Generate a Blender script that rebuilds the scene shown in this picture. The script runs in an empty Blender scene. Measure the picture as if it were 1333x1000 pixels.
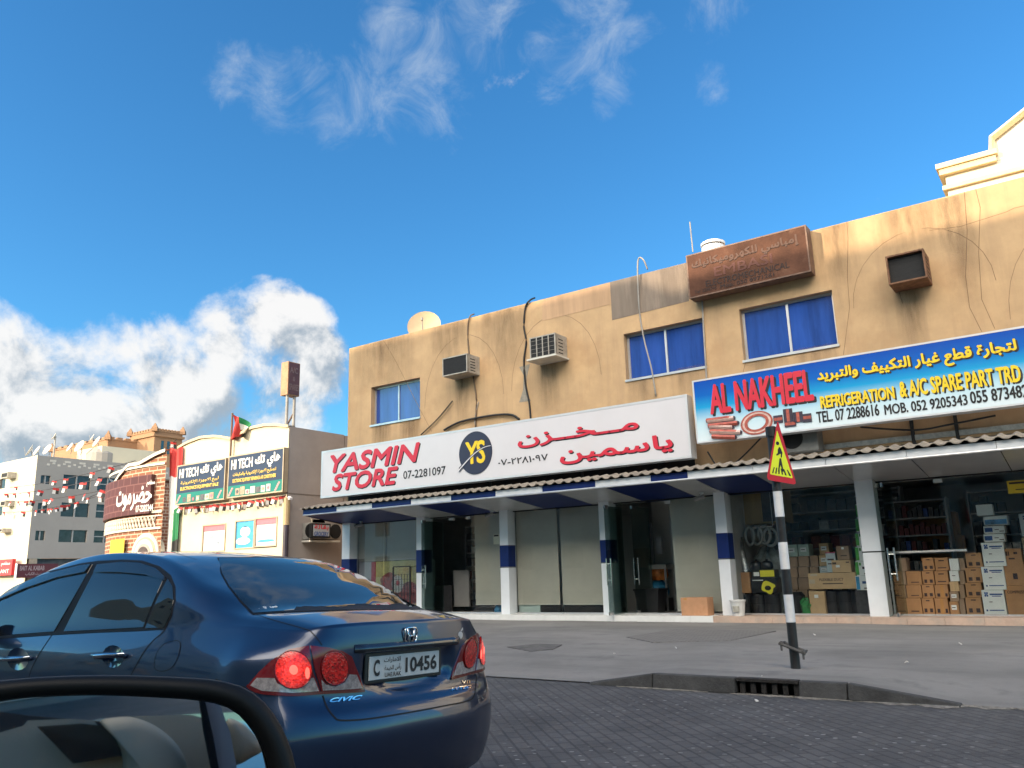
import bpy, bmesh, math, random, unicodedata
import numpy as np
from mathutils import Vector, Matrix
from mathutils.bvhtree import BVHTree
from mathutils.interpolate import poly_3d_calc
from mathutils.geometry import delaunay_2d_cdt
random.seed(7)
sc = bpy.context.scene
COL = sc.collection
R = math.radians
# ------------------------------------------------------------------ camera
FPX, YAW, PITCH, ROLL, CH = 1057.69, -0.614076, 0.227744, -0.0292111, 1.2531
_cy, _sy, _cp, _sp = math.cos(YAW), math.sin(YAW), math.cos(PITCH), math.sin(PITCH)
FW = np.array([_sy*_cp, _cy*_cp, _sp]); _rt = np.array([_cy, -_sy, 0.0]); _up = np.cross(_rt, FW)
RT = _rt*math.cos(ROLL)+_up*math.sin(ROLL); UP = -_rt*math.sin(ROLL)+_up*math.cos(ROLL)
CP = np.array([0, 0, CH])
def ray(x, y): return FW+(x-666.5)/FPX*RT-(y-500)/FPX*UP
def aty(x, y, Y): d = ray(x, y); return CP+d*(Y/d[1])
def atx(x, y, X): d = ray(x, y); return CP+d*(X/d[0])
def atz(x, y, z): d = ray(x, y); return CP+d*((z-CH)/d[2])
def proj(p):
    d = np.asarray(p, float)-CP; z = d@FW
    return 666.5+FPX*(d@RT)/z, 500-FPX*(d@UP)/z
def zfor(X, Y, py):                       # height above (X, Y) that is seen at image row py
    lo, hi = -1.0, 20.0
    for _ in range(40):
        m = (lo+hi)/2
        if proj((X, Y, m))[1] > py: lo = m
        else: hi = m
    return lo
cd = bpy.data.cameras.new('camera'); cam = bpy.data.objects.new('camera', cd); COL.objects.link(cam)
cd.sensor_width = 36; cd.lens = FPX*36/1333; cd.clip_start = 0.02; cd.clip_end = 3000
mw = Matrix(((RT[0], UP[0], -FW[0], 0), (RT[1], UP[1], -FW[1], 0), (RT[2], UP[2], -FW[2], CH), (0, 0, 0, 1)))
cam.matrix_world = mw; sc.camera = cam
# ------------------------------------------------------------------ light
SUN_EL, SUN_AZ = R(17), R(209)            # azimuth clockwise from +Y
SUN_DIR = Vector((math.cos(SUN_EL)*math.sin(SUN_AZ), math.cos(SUN_EL)*math.cos(SUN_AZ), math.sin(SUN_EL)))
sl = bpy.data.lights.new('sun', 'SUN'); so = bpy.data.objects.new('sun', sl); COL.objects.link(so)
sl.energy = 3.0; sl.angle = R(0.55); sl.color = (1.0, 0.80, 0.56)
so.rotation_euler = SUN_DIR.to_track_quat('Z', 'Y').to_euler(); so.location = (0, 0, 60)
sc.view_settings.view_transform = 'Standard'; sc.view_settings.look = 'None'
sc.view_settings.exposure = 1.17; sc.view_settings.gamma = 1
sc.cycles.max_bounces = 8; sc.cycles.transparent_max_bounces = 16; sc.cycles.caustics_reflective = False; sc.cycles.caustics_refractive = False
sc.cycles.sample_clamp_indirect = 6
# ------------------------------------------------------------------ sky with clouds
W = bpy.data.worlds.new('World'); sc.world = W; W.use_nodes = True
nt = W.node_tree; L = nt.links.new
def N(t, **k):
    n = nt.nodes.new(t)
    for a, b in k.items(): setattr(n, a, b)
    return n
def M(op, a, b=None, c=None):
    n = N('ShaderNodeMath', operation=op)
    for i, v in enumerate((a, b, c)):
        if v is None: continue
        if isinstance(v, (int, float)): n.inputs[i].default_value = v
        else: L(v, n.inputs[i])
    return n.outputs[0]
def mixc(f, a, b):
    n = N('ShaderNodeMix', data_type='RGBA')
    for s, v in ((n.inputs[0], f), (n.inputs[6], a), (n.inputs[7], b)):
        if isinstance(v, (int, float)): s.default_value = v
        elif isinstance(v, tuple): s.default_value = (*v, 1)
        else: L(v, s)
    return n.outputs[2]
sky = N('ShaderNodeTexSky', sky_type='NISHITA'); sky.sun_disc = False
sky.sun_elevation = SUN_EL; sky.sun_rotation = SUN_AZ; sky.air_density = 1.0; sky.dust_density = 0.6; sky.ozone_density = 2.0
tc = N('ShaderNodeTexCoord'); D = tc.outputs['Generated']
def noise(vec, scale, det=7, rough=.58, dist=0.0):
    n = N('ShaderNodeTexNoise'); L(vec, n.inputs['Vector']); n.inputs['Scale'].default_value = scale
    n.inputs['Detail'].default_value = det; n.inputs['Roughness'].default_value = rough; n.inputs['Distortion'].default_value = dist
    return n.outputs['Fac']
def vadd(vec, off):
    n = N('ShaderNodeVectorMath', operation='ADD'); L(vec, n.inputs[0]); n.inputs[1].default_value = off; return n.outputs[0]
def blobs(lst):
    tot = None
    for px, py, r in lst:
        d = ray(px, py); n_ = np.linalg.norm(d); d = d/n_
        ang = r/(FPX*n_)
        v = N('ShaderNodeVectorMath', operation='DOT_PRODUCT'); L(D, v.inputs[0]); v.inputs[1].default_value = tuple(d)
        mr = N('ShaderNodeMapRange', interpolation_type='LINEAR'); L(v.outputs['Value'], mr.inputs[0])
        mr.inputs[1].default_value = math.cos(ang); mr.inputs[2].default_value = 1.0
        mr.inputs[3].default_value = 0; mr.inputs[4].default_value = 1
        tot = mr.outputs[0] if tot is None else M('MAXIMUM', tot, mr.outputs[0])
    return tot
CUM = [(20, 500, 120), (125, 475, 95), (215, 500, 110), (240, 545, 110), (300, 440, 70), (355, 450, 95), (395, 485, 75), (365, 540, 80), (150, 560, 140), (30, 570, 100), (300, 590, 120), (-120, 540, 220), (-330, 520, 220)]
WSP = [(350, 122, 75), (300, 100, 60), (408, 100, 50), (480, 118, 85), (570, 115, 95), (545, 100, 90), (600, 40, 120), (640, 20, 80), (735, 65, 105), (800, 112, 60), (775, 20, 110), (945, 8, 70), (930, 105, 40), (440, 150, 60), (520, 30, 80)]
mc, ms = blobs(CUM), blobs(WSP)
n1 = noise(D, 8.5, 9, .6, .25); n2 = noise(vadd(D, (-.012, -.012, .03)), 8.5, 9, .6, .25)
nw = noise(D, 15, 8, .66, .7)
def sstep(v, a, b):
    mr = N('ShaderNodeMapRange', interpolation_type='SMOOTHSTEP'); L(v, mr.inputs[0])
    mr.inputs[1].default_value = a; mr.inputs[2].default_value = b; return mr.outputs[0]
dc = sstep(M('ADD', M('MULTIPLY', M('POWER', mc, .5), .66), M('MULTIPLY', M('SUBTRACT', n1, .5), 1.9)), .35, .72)
dw = M('MULTIPLY', sstep(M('ADD', M('MULTIPLY', ms, .5), M('MULTIPLY', M('SUBTRACT', nw, .5), 1.3)), .25, 1.0), .62)
sep = N('ShaderNodeSeparateXYZ'); L(D, sep.inputs[0])
# unseen bright cloud bank added behind the camera to light the shaded fronts
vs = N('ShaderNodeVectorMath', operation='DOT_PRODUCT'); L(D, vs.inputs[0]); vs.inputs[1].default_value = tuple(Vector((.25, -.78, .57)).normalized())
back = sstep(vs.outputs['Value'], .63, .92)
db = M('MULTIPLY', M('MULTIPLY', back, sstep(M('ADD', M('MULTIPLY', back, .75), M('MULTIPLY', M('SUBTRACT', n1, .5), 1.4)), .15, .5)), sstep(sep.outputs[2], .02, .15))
lit = sstep(M('ADD', M('MULTIPLY', M('SUBTRACT', n1, n2), 1.5), M('MULTIPLY', sep.outputs[2], .5)), -.08, .22)
hs = N('ShaderNodeHueSaturation'); hs.inputs['Saturation'].default_value = 1.18; hs.inputs['Value'].default_value = 1.0
L(sky.outputs[0], hs.inputs['Color'])
tint = N('ShaderNodeMix', data_type='RGBA', blend_type='MULTIPLY'); tint.inputs[0].default_value = 1
L(hs.outputs[0], tint.inputs[6]); tint.inputs[7].default_value = (.50, .97, 1.18, 1)
skyc = tint.outputs[2]
ccol = mixc(lit, (1.75, 2.05, 2.35), (4.5, 4.4, 4.25))
c1 = mixc(dw, skyc, (2.9, 3.3, 3.7))
c2 = mixc(M('MULTIPLY', dc, .93), c1, ccol)
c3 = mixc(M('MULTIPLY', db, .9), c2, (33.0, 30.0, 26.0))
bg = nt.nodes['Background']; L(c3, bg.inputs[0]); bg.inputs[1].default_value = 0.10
# ------------------------------------------------------------------ materials
MATS = {}
def mat(name, rgb, rough=.6, metal=0.0, var=.12, scale=3.0, bump=0.0, bscale=60.0, spec=.5, coat=0.0, emit=0.0, stain=None, vert=False):
    """procedural surface: base colour broken up by two noises, optional stain colour with a shape of its own, fine bump"""
    if name in MATS: return MATS[name]
    m = bpy.data.materials.new(name); m.use_nodes = True; t = m.node_tree; l = t.links.new
    b = t.nodes['Principled BSDF']; b.inputs['Roughness'].default_value = rough; b.inputs['Metallic'].default_value = metal
    b.inputs['Specular IOR Level'].default_value = spec; b.inputs['Coat Weight'].default_value = coat; b.inputs['Coat Roughness'].default_value = .03
    co = t.nodes.new('ShaderNodeTexCoord')
    src = co.outputs['Object']
    if vert:
        mp = t.nodes.new('ShaderNodeMapping'); mp.inputs['Scale'].default_value = (1, 1, .12); l(src, mp.inputs[0]); vsrc = mp.outputs[0]
    else: vsrc = src
    n = t.nodes.new('ShaderNodeTexNoise'); n.inputs['Scale'].default_value = scale; n.inputs['Detail'].default_value = 8; n.inputs['Roughness'].default_value = .65
    l(vsrc, n.inputs['Vector'])
    r = t.nodes.new('ShaderNodeValToRGB'); e = r.color_ramp.elements
    lo = tuple(max(0, c*(1-var*1.6)) for c in rgb); hi = tuple(min(1, c*(1+var)) for c in rgb)
    e[0].position = .30; e[0].color = (*lo, 1); e[1].position = .70; e[1].color = (*hi, 1)
    l(n.outputs['Fac'], r.inputs[0]); out = r.outputs[0]
    if stain:
        n2 = t.nodes.new('ShaderNodeTexNoise'); n2.inputs['Scale'].default_value = stain[1]; n2.inputs['Detail'].default_value = 6; n2.inputs['Roughness'].default_value = .7
        l(vsrc, n2.inputs['Vector'])
        mr = t.nodes.new('ShaderNodeMapRange'); mr.inputs[1].default_value = stain[2]; mr.inputs[2].default_value = stain[2]+.14; mr.inputs[4].default_value = stain[3]; l(n2.outputs['Fac'], mr.inputs[0])
        mx = t.nodes.new('ShaderNodeMix'); mx.data_type = 'RGBA'; l(mr.outputs[0], mx.inputs[0]); l(out, mx.inputs[6]); mx.inputs[7].default_value = (*stain[0], 1); out = mx.outputs[2]
    l(out, b.inputs['Base Color'])
    if bump:
        n3 = t.nodes.new('ShaderNodeTexNoise'); n3.inputs['Scale'].default_value = bscale; n3.inputs['Detail'].default_value = 4; l(src, n3.inputs['Vector'])
        bp = t.nodes.new('ShaderNodeBump'); bp.inputs['Strength'].default_value = bump; bp.inputs['Distance'].default_value = .02; l(n3.outputs['Fac'], bp.inputs['Height']); l(bp.outputs[0], b.inputs['Normal'])
    if emit: b.inputs['Emission Color'].default_value = (*rgb, 1); b.inputs['Emission Strength'].default_value = emit
    MATS[name] = m; return m
def stainmat(name, rgb, dens=.6, sc_=(6, 1, .7)):
    if name in MATS: return MATS[name]
    m = bpy.data.materials.new(name); m.use_nodes = True; t = m.node_tree; l = t.links.new; b = t.nodes['Principled BSDF']; b.inputs['Base Color'].default_value = (*rgb, 1); b.inputs['Roughness'].default_value = .95
    co = t.nodes.new('ShaderNodeTexCoord'); mp = t.nodes.new('ShaderNodeMapping'); mp.inputs['Scale'].default_value = sc_; l(co.outputs['Object'], mp.inputs[0]); nz = t.nodes.new('ShaderNodeTexNoise'); nz.inputs['Scale'].default_value = 1.6; nz.inputs['Detail'].default_value = 7; nz.inputs['Roughness'].default_value = .7; l(mp.outputs[0], nz.inputs['Vector'])
    sp = t.nodes.new('ShaderNodeSeparateXYZ'); l(co.outputs['Generated'], sp.inputs[0])
    def ma(op, a, c):
        n = t.nodes.new('ShaderNodeMath'); n.operation = op
        for i, v in enumerate((a, c)):
            if isinstance(v, (int, float)): n.inputs[i].default_value = v
            else: l(v, n.inputs[i])
        return n.outputs[0]
    ex = ma('SUBTRACT', 1.0, ma('MULTIPLY', ma('ABSOLUTE', ma('SUBTRACT', sp.outputs[0], .5), 0), 2.0)); k = ma('MULTIPLY', ma('MULTIPLY', ma('POWER', ex, .6), ma('POWER', sp.outputs[2], .7)), ma('SUBTRACT', ma('MULTIPLY', nz.outputs['Fac'], 3.2), .9))
    mr = t.nodes.new('ShaderNodeMapRange'); l(k, mr.inputs[0]); mr.inputs[1].default_value = 0.0; mr.inputs[2].default_value = 1.0; mr.inputs[4].default_value = dens; l(mr.outputs[0], b.inputs['Alpha'])
    MATS[name] = m; return m
def nodes_of(m): return m.node_tree, m.node_tree.links.new, m.node_tree.nodes['Principled BSDF']
def glass(name, tint=(.86, .93, .91), refl=1.0):
    if name in MATS: return MATS[name]
    m = bpy.data.materials.new(name); m.use_nodes = True; t = m.node_tree; l = t.links.new
    for x in list(t.nodes): t.nodes.remove(x)
    o = t.nodes.new('ShaderNodeOutputMaterial'); mx = t.nodes.new('ShaderNodeMixShader'); tr = t.nodes.new('ShaderNodeBsdfTransparent'); g = t.nodes.new('ShaderNodeBsdfGlossy')
    tr.inputs[0].default_value = (*tint, 1); g.inputs['Roughness'].default_value = .015
    f = t.nodes.new('ShaderNodeFresnel'); f.inputs[0].default_value = 1.5
    mm = t.nodes.new('ShaderNodeMath'); mm.operation = 'MULTIPLY'; mm.inputs[1].default_value = refl; l(f.outputs[0], mm.inputs[0])
    l(mm.outputs[0], mx.inputs[0]); l(tr.outputs[0], mx.inputs[1]); l(g.outputs[0], mx.inputs[2]); l(mx.outputs[0], o.inputs[0])
    MATS[name] = m; return m
def brick(name, c1, c2, mort, sx, sy, ms=.02, rough=.85, coord='UV'):
    if name in MATS: return MATS[name]
    m = bpy.data.materials.new(name); m.use_nodes = True; t, l, b = nodes_of(m); b.inputs['Roughness'].default_value = rough
    co = t.nodes.new('ShaderNodeTexCoord'); k = t.nodes.new('ShaderNodeTexBrick'); l(co.outputs[coord], k.inputs['Vector'])
    k.inputs['Color1'].default_value = (*c1, 1); k.inputs['Color2'].default_value = (*c2, 1); k.inputs['Mortar'].default_value = (*mort, 1)
    k.inputs['Scale'].default_value = 1; k.inputs['Brick Width'].default_value = sx; k.inputs['Row Height'].default_value = sy; k.inputs['Mortar Size'].default_value = ms
    l(k.outputs['Color'], b.inputs['Base Color']); MATS[name] = m; return m
# ------------------------------------------------------------------ mesh helpers
class MB:
    def __init__(s): s.v = []; s.f = []; s.mi = []; s.cur = 0; s.uv = None
    def add(s, vs, fs):
        n = len(s.v); s.v += [tuple(float(c) for c in p) for p in vs]; s.f += [tuple(i+n for i in f) for f in fs]; s.mi += [s.cur]*len(fs); return s
    def box(s, x0, x1, y0, y1, z0, z1):
        return s.add([(x0,y0,z0),(x1,y0,z0),(x1,y1,z0),(x0,y1,z0),(x0,y0,z1),(x1,y0,z1),(x1,y1,z1),(x0,y1,z1)],
                     [(0,3,2,1),(4,5,6,7),(0,1,5,4),(1,2,6,5),(2,3,7,6),(3,0,4,7)])
    def quad(s, a, b, c, d): return s.add([a, b, c, d], [(0, 1, 2, 3)])
    def prism(s, poly, to3, d0, d1):      # poly in 2-D, to3(p, depth) -> 3-D
        n = len(poly); vs = [to3(p, d0) for p in poly]+[to3(p, d1) for p in poly]
        return s.add(vs, [tuple(range(n)), tuple(range(2*n-1, n-1, -1))]+[(i, i+n, (i+1) % n+n, (i+1) % n) for i in range(n)])
    def tube(s, pts, r, n=8, caps=True):
        pts = [Vector(p) for p in pts]; rs = r if isinstance(r, (list, tuple)) else [r]*len(pts); vs = []; k = len(pts); ref = None
        for i, p in enumerate(pts):
            d = (pts[min(i+1, k-1)]-pts[max(i-1, 0)]).normalized()
            if ref is None: ref = Vector((0, 0, 1)) if abs(d.z) < .9 else Vector((1, 0, 0))
            a = d.cross(ref).normalized(); b = d.cross(a); ref = -b if False else ref
            for j in range(n):
                t = 2*math.pi*j/n; vs.append(p+(a*math.cos(t)+b*math.sin(t))*rs[i])
        fs = [(i*n+j, i*n+(j+1) % n, (i+1)*n+(j+1) % n, (i+1)*n+j) for i in range(k-1) for j in range(n)]
        if caps: fs += [tuple(range(n-1, -1, -1)), tuple(range((k-1)*n, k*n))]
        return s.add(vs, fs)
    def lathe(s, prof, n=20, o=(0, 0, 0), axis='z'):   # prof: (r, h) list
        vs = []
        for r_, h in prof:
            for j in range(n):
                t = 2*math.pi*j/n; a, b = r_*math.cos(t), r_*math.sin(t)
                vs.append((o[0]+a, o[1]+b, o[2]+h) if axis == 'z' else ((o[0]+a, o[1]+h, o[2]+b) if axis == 'y' else (o[0]+h, o[1]+a, o[2]+b)))
        k = len(prof)
        fs = [(i*n+j, i*n+(j+1) % n, (i+1)*n+(j+1) % n, (i+1)*n+j) for i in range(k-1) for j in range(n)]
        return s.add(vs, fs+[tuple(range(n-1, -1, -1)), tuple(range((k-1)*n, k*n))])
    def grid(s, P, wrap=False):           # P[i][j] -> quads
        a, b = len(P), len(P[0]); vs = [p for row in P for p in row]
        return s.add(vs, [(i*b+j, i*b+(j+1) % b, (i+1)*b+(j+1) % b, (i+1)*b+j) for i in range(a-1) for j in range(b if wrap else b-1)])
ORG = {}
def build(name, mb, m, parent=None, smooth=False, bevel=0, uv=None, fix=True):
    me = bpy.data.meshes.new(name); root = parent
    while root is not None and root.parent is not None: root = root.parent
    v = np.array(mb.v, float).reshape(-1, 3)
    o = bpy.data.objects.new(name, me)
    if root is not None: org = np.array(ORG.get(root.name, (0, 0, 0)))
    else:
        org = np.array([(v[:, 0].min()+v[:, 0].max())/2, (v[:, 1].min()+v[:, 1].max())/2, v[:, 2].min()])
        o.location = org
    me.from_pydata((v-org).tolist(), [], mb.f)
    for x in (m if isinstance(m, list) else [m]): me.materials.append(x)
    if isinstance(m, list): me.polygons.foreach_set('material_index', mb.mi)
    if uv is not None:
        ul = me.uv_layers.new(name='UVMap')
        for lp in me.loops: ul.data[lp.index].uv = uv[lp.vertex_index]
    if fix:
        bm = bmesh.new(); bm.from_mesh(me); bmesh.ops.recalc_face_normals(bm, faces=bm.faces); bm.to_mesh(me); bm.free()
    if smooth: me.polygons.foreach_set('use_smooth', [True]*len(me.polygons))
    me.update(); COL.objects.link(o)
    if parent is not None: o.parent = parent
    else: ORG[o.name] = tuple(org)
    if bevel:
        md = o.modifiers.new('bevel', 'BEVEL'); md.width = bevel; md.segments = 2; md.limit_method = 'ANGLE'
    return o
def tag(o, label=None, cat=None, group=None, kind=None):
    if label: o['label'] = label
    if cat: o['category'] = cat
    if group: o['group'] = group
    if kind: o['kind'] = kind
    return o
def thing(name, loc, label, cat, group=None):
    o = bpy.data.objects.new(name, None); o.empty_display_size = .2; o.location = loc; COL.objects.link(o); ORG[o.name] = tuple(loc)
    return tag(o, label, cat, group)
def single(name, mb, m, label, cat, group=None, **k): return tag(build(name, mb, m, None, **k), label, cat, group)
# ------------------------------------------------------------------ lettering
_F = {}
for cp in range(0xFE80, 0xFEFD):
    dcmp = unicodedata.decomposition(chr(cp)).split()
    if len(dcmp) >= 2: _F.setdefault(''.join(chr(int(x, 16)) for x in dcmp[1:]), {})[dcmp[0]] = chr(cp)
def arab(s):
    """Arabic letters in their joined shapes, laid out left to right for drawing"""
    u = []; i = 0
    while i < len(s):
        if s[i:i+2] in _F and len(s[i:i+2]) == 2: u.append(s[i:i+2]); i += 2
        else: u.append(s[i]); i += 1
    out = []
    for i, c in enumerate(u):
        f = _F.get(c)
        if not f: out.append(c); continue
        pv = i > 0 and (u[i-1] == 'ـ' or u[i-1] in _F and '<initial>' in _F[u[i-1]])
        nx = i+1 < len(u) and '<initial>' in f and (u[i+1] == 'ـ' or u[i+1] in _F and '<final>' in _F[u[i+1]])
        pv = pv and '<final>' in f
        k = '<medial>' if pv and nx and '<medial>' in f else '<final>' if pv else '<initial>' if nx else '<isolated>'
        out.append(f.get(k, c))
    return ''.join(reversed(out))
def glyphs(s, bold=0.0, shear=0.0, space=1.0, res=3):
    c = bpy.data.curves.new('t', 'FONT'); c.body = s; c.size = 1; c.offset = bold; c.shear = shear; c.space_character = space; c.resolution_u = res
    o = bpy.data.objects.new('t', c); COL.objects.link(o); dg = bpy.context.evaluated_depsgraph_get(); dg.update()
    me = o.evaluated_get(dg).to_mesh(); v = np.array([x.co[:2] for x in me.vertices]); f = [tuple(p.vertices) for p in me.polygons]
    o.evaluated_get(dg).to_mesh_clear(); bpy.data.objects.remove(o); bpy.data.curves.remove(c)
    v -= v.min(0); v /= np.maximum(v.max(0), 1e-6); return v, f
def letters(mb, s, place, bold=.02, shear=0.0, space=1.0, ar=False, res=3):
    """place(u, v) maps the unit box of the word to a 3-D point"""
    v, f = glyphs(arab(s) if ar else s, .004 if any(ord(c) > 0x5ff for c in s) else 0, shear, space, res)
    if not bold: return mb.add([place(a, b) for a, b in v], f)
    p0, pu, pv = (np.array(place(*c)) for c in ((.5, .5), (.51, .5), (.5, .51))); nn = np.cross(pu-p0, pv-p0); nn = nn/max(np.linalg.norm(nn), 1e-9)
    W_, H_ = np.linalg.norm(pu-p0)*100, np.linalg.norm(pv-p0)*100; r_ = bold*H_*.9; rx = min(r_, .075*W_/max(1, len(s)))   # stroke grown by a ring of shifted copies
    for k in range(9):
        dx, dy = (0, 0) if k == 8 else (math.cos(k*math.pi/4), math.sin(k*math.pi/4))
        s_ = 1-2*rx/W_, 1-2*r_/H_
        mb.add([tuple(np.array(place(.5+(a-.5)*s_[0]+dx*rx/W_, .5+(b-.5)*s_[1]+dy*r_/H_))+nn*.00028*k) for a, b in v], f)
    return mb
def onwall(bl, tr, Y, dx=0.0, dz=0.0):
    """unit box -> upright plane y = Y, from two opposite corners given where they are seen"""
    a, b = aty(*bl, Y), aty(*tr, Y)
    return lambda u, v: (a[0]+(b[0]-a[0])*u+dx, Y, a[2]+(b[2]-a[2])*v+dz)
def text(name, s, bl, tr, Y, m, parent, shadow=None, sh=(.03, -.03), **k):
    if shadow:
        q = MB(); letters(q, s, onwall(bl, tr, Y+.003, *sh), **k); build(name+'_shadow', q, shadow, parent, fix=False)
    q = MB(); letters(q, s, onwall(bl, tr, Y), **k); return build(name, q, m, parent, fix=False)
def wallholes(mb, x0, x1, z0, z1, Y, holes, depth, axis='y'):
    """front sheet at y = Y with rectangular openings and their reveals"""
    P = (lambda x, y, z: (x, y, z)) if axis == 'y' else (lambda x, y, z: (y, x, z))
    xs = sorted({x0, x1, *[h[0] for h in holes], *[h[1] for h in holes]}); zs = sorted({z0, z1, *[h[2] for h in holes], *[h[3] for h in holes]})
    for a, b in zip(xs, xs[1:]):
        for c, d in zip(zs, zs[1:]):
            if not any(h[0] <= a and b <= h[1] and h[2] <= c and d <= h[3] for h in holes):
                mb.quad(P(a, Y, c), P(b, Y, c), P(b, Y, d), P(a, Y, d))
    for a, b, c, d in holes:
        e = Y+depth
        mb.quad(P(a, Y, c), P(a, e, c), P(a, e, d), P(a, Y, d)); mb.quad(P(b, Y, c), P(b, Y, d), P(b, e, d), P(b, e, c))
        mb.quad(P(a, Y, c), P(b, Y, c), P(b, e, c), P(a, e, c)); mb.quad(P(a, Y, d), P(a, e, d), P(b, e, d), P(b, Y, d))
# ------------------------------------------------------------------ ground, road, apron, kerb
KY = 8.42                                   # kerb line
def kerbz(x):                               # kerb height along the road: dropped at both ends
    if x < -4.95: return .012
    if x < -4.15: return .012+.128*(x+4.95)/.8
    if x < -2.15: return .14
    if x < -1.2: return .14-.128*(x+2.15)/.95
    return .012
m_road = mat('asphalt_pavers', (.078, .078, .080), .82, var=.25, scale=1.3, bump=.25, bscale=70)
t, l, b = nodes_of(m_road)
co = t.nodes.new('ShaderNodeTexCoord'); mp = t.nodes.new('ShaderNodeMapping'); mp.inputs['Rotation'].default_value = (0, 0, R(45)); l(co.outputs['Object'], mp.inputs[0])
bk = t.nodes.new('ShaderNodeTexBrick'); l(mp.outputs[0], bk.inputs['Vector']); bk.inputs['Scale'].default_value = 1; bk.inputs['Brick Width'].default_value = .21; bk.inputs['Row Height'].default_value = .105
bk.inputs['Mortar Size'].default_value = .011; bk.inputs['Color1'].default_value = (.9, .9, .9, 1); bk.inputs['Color2'].default_value = (1.15, 1.12, 1.08, 1); bk.inputs['Mortar'].default_value = (.52, .52, .53, 1)
mx = t.nodes.new('ShaderNodeMix'); mx.data_type = 'RGBA'; mx.blend_type = 'MULTIPLY'; mx.inputs[0].default_value = .8
src = b.inputs['Base Color'].links[0].from_socket; l(src, mx.inputs[6]); l(bk.outputs['Color'], mx.inputs[7])
# pale sand grains caught in the joints
vo = t.nodes.new('ShaderNodeTexVoronoi'); vo.inputs['Scale'].default_value = 7.2; vo.inputs['Randomness'].default_value = .22; l(mp.outputs[0], vo.inputs['Vector'])
lt = t.nodes.new('ShaderNodeMath'); lt.operation = 'LESS_THAN'; l(vo.outputs['Distance'], lt.inputs[0]); lt.inputs[1].default_value = .13
nz = t.nodes.new('ShaderNodeTexNoise'); nz.inputs['Scale'].default_value = .6; nz.inputs['Detail'].default_value = 5; l(co.outputs['Object'], nz.inputs['Vector'])
gt = t.nodes.new('ShaderNodeMapRange'); gt.inputs[1].default_value = .36; gt.inputs[2].default_value = .62; gt.inputs[4].default_value = .95; l(nz.outputs['Fac'], gt.inputs[0])
mu = t.nodes.new('ShaderNodeMath'); mu.operation = 'MULTIPLY'; l(lt.outputs[0], mu.inputs[0]); l(gt.outputs[0], mu.inputs[1])
m2 = t.nodes.new('ShaderNodeMix'); m2.data_type = 'RGBA'; l(mu.outputs[0], m2.inputs[0]); l(mx.outputs[2], m2.inputs[6]); m2.inputs[7].default_value = (.22, .215, .21, 1); l(m2.outputs[2], b.inputs['Base Color'])
q = MB(); q.quad((-400, -400, -.03), (400, -400, -.03), (400, 600, -.03), (-400, 600, -.03))
tag(build('ground', q, mat('sandy_ground', (.30, .26, .20), .95, var=.2, scale=.4, bump=.3, bscale=8)), kind='structure')
q = MB(); q.quad((-200, -11, 0), (60, -11, 0), (60, KY+.02, 0), (-200, KY+.02, 0))
tag(build('road', q, m_road), kind='structure')
# light strip of worn paving between the road and the apron, left of the kerb
m_apron = mat('dusty_apron', (.20, .193, .182), .9, var=.22, scale=.55, bump=.35, bscale=55, stain=((.115, .112, .108), 1.1, .54, .75))
def smear(m, a, c, sx, sy, lo, k, rgb, seed):   # drawn out dirt along the direction of travel
    t, l, b = nodes_of(m); co = t.nodes.new('ShaderNodeTexCoord'); mp = t.nodes.new('ShaderNodeMapping'); mp.inputs['Scale'].default_value = (sx, sy, 1); mp.inputs['Location'].default_value = (seed, seed*2, 0); mp.inputs['Rotation'].default_value = (0, 0, R(a)); l(co.outputs['Object'], mp.inputs[0])
    nz = t.nodes.new('ShaderNodeTexNoise'); nz.inputs['Scale'].default_value = c; nz.inputs['Detail'].default_value = 9; nz.inputs['Roughness'].default_value = .68; l(mp.outputs[0], nz.inputs['Vector'])
    mr = t.nodes.new('ShaderNodeMapRange'); mr.inputs[1].default_value = lo; mr.inputs[2].default_value = lo+.2; mr.inputs[4].default_value = k; l(nz.outputs['Fac'], mr.inputs[0]); mx = t.nodes.new('ShaderNodeMix'); mx.data_type = 'RGBA'; l(mr.outputs[0], mx.inputs[0]); l(b.inputs['Base Color'].links[0].from_socket, mx.inputs[6]); mx.inputs[7].default_value = (*rgb, 1); l(mx.outputs[2], b.inputs['Base Color'])
smear(m_apron, 4, 1.0, .22, 1.5, .50, .55, (.10, .098, .096), 3); smear(m_apron, -20, .9, .5, .9, .56, .45, (.27, .245, .215), 11); smear(m_apron, 0, 5.5, 1, 1, .64, .8, (.07, .068, .066), 5); smear(m_apron, 12, 26, 1, 1, .66, .6, (.30, .29, .28), 7)
smear(m_road, 3, .8, .2, 1.6, .52, .45, (.035, .035, .037), 2); smear(m_road, 8, 1.2, .6, 1.2, .58, .4, (.12, .115, .11), 9); smear(m_road, 0, 3, 1, 1, .66, .8, (.02, .02, .021), 4)
xs = sorted(set([-200, -120, -60, -40, -25]+list(np.arange(-20, 14, .25))+[-4.95, -4.15, -2.15, -1.2, 20, 40, 60])); ys = [KY+.02, KY+.16, KY+.5, KY+1.0, 10.2, 11.5, 13, 15, 16.7]
P = []
for x in xs:
    k = kerbz(x); row = []
    for i, y in enumerate(ys):
        f = min(1, max(0, (y-KY-.16)/1.9)); z = k+(.12-k)*(f*f*(3-2*f))
        z += .006*math.sin(x*2.1+y)+.004*math.sin(x*.9-y*2.3) if i > 2 else 0
        row.append((x, y, z))
    P.append(row)
q = MB(); q.grid(P)
q.add([(-200, 16.7, .12), (60, 16.7, .12), (60, 60, .12), (-200, 60, .12)], [(0, 1, 2, 3)])
tag(build('pavement', q, m_apron, smooth=True), kind='structure')
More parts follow.
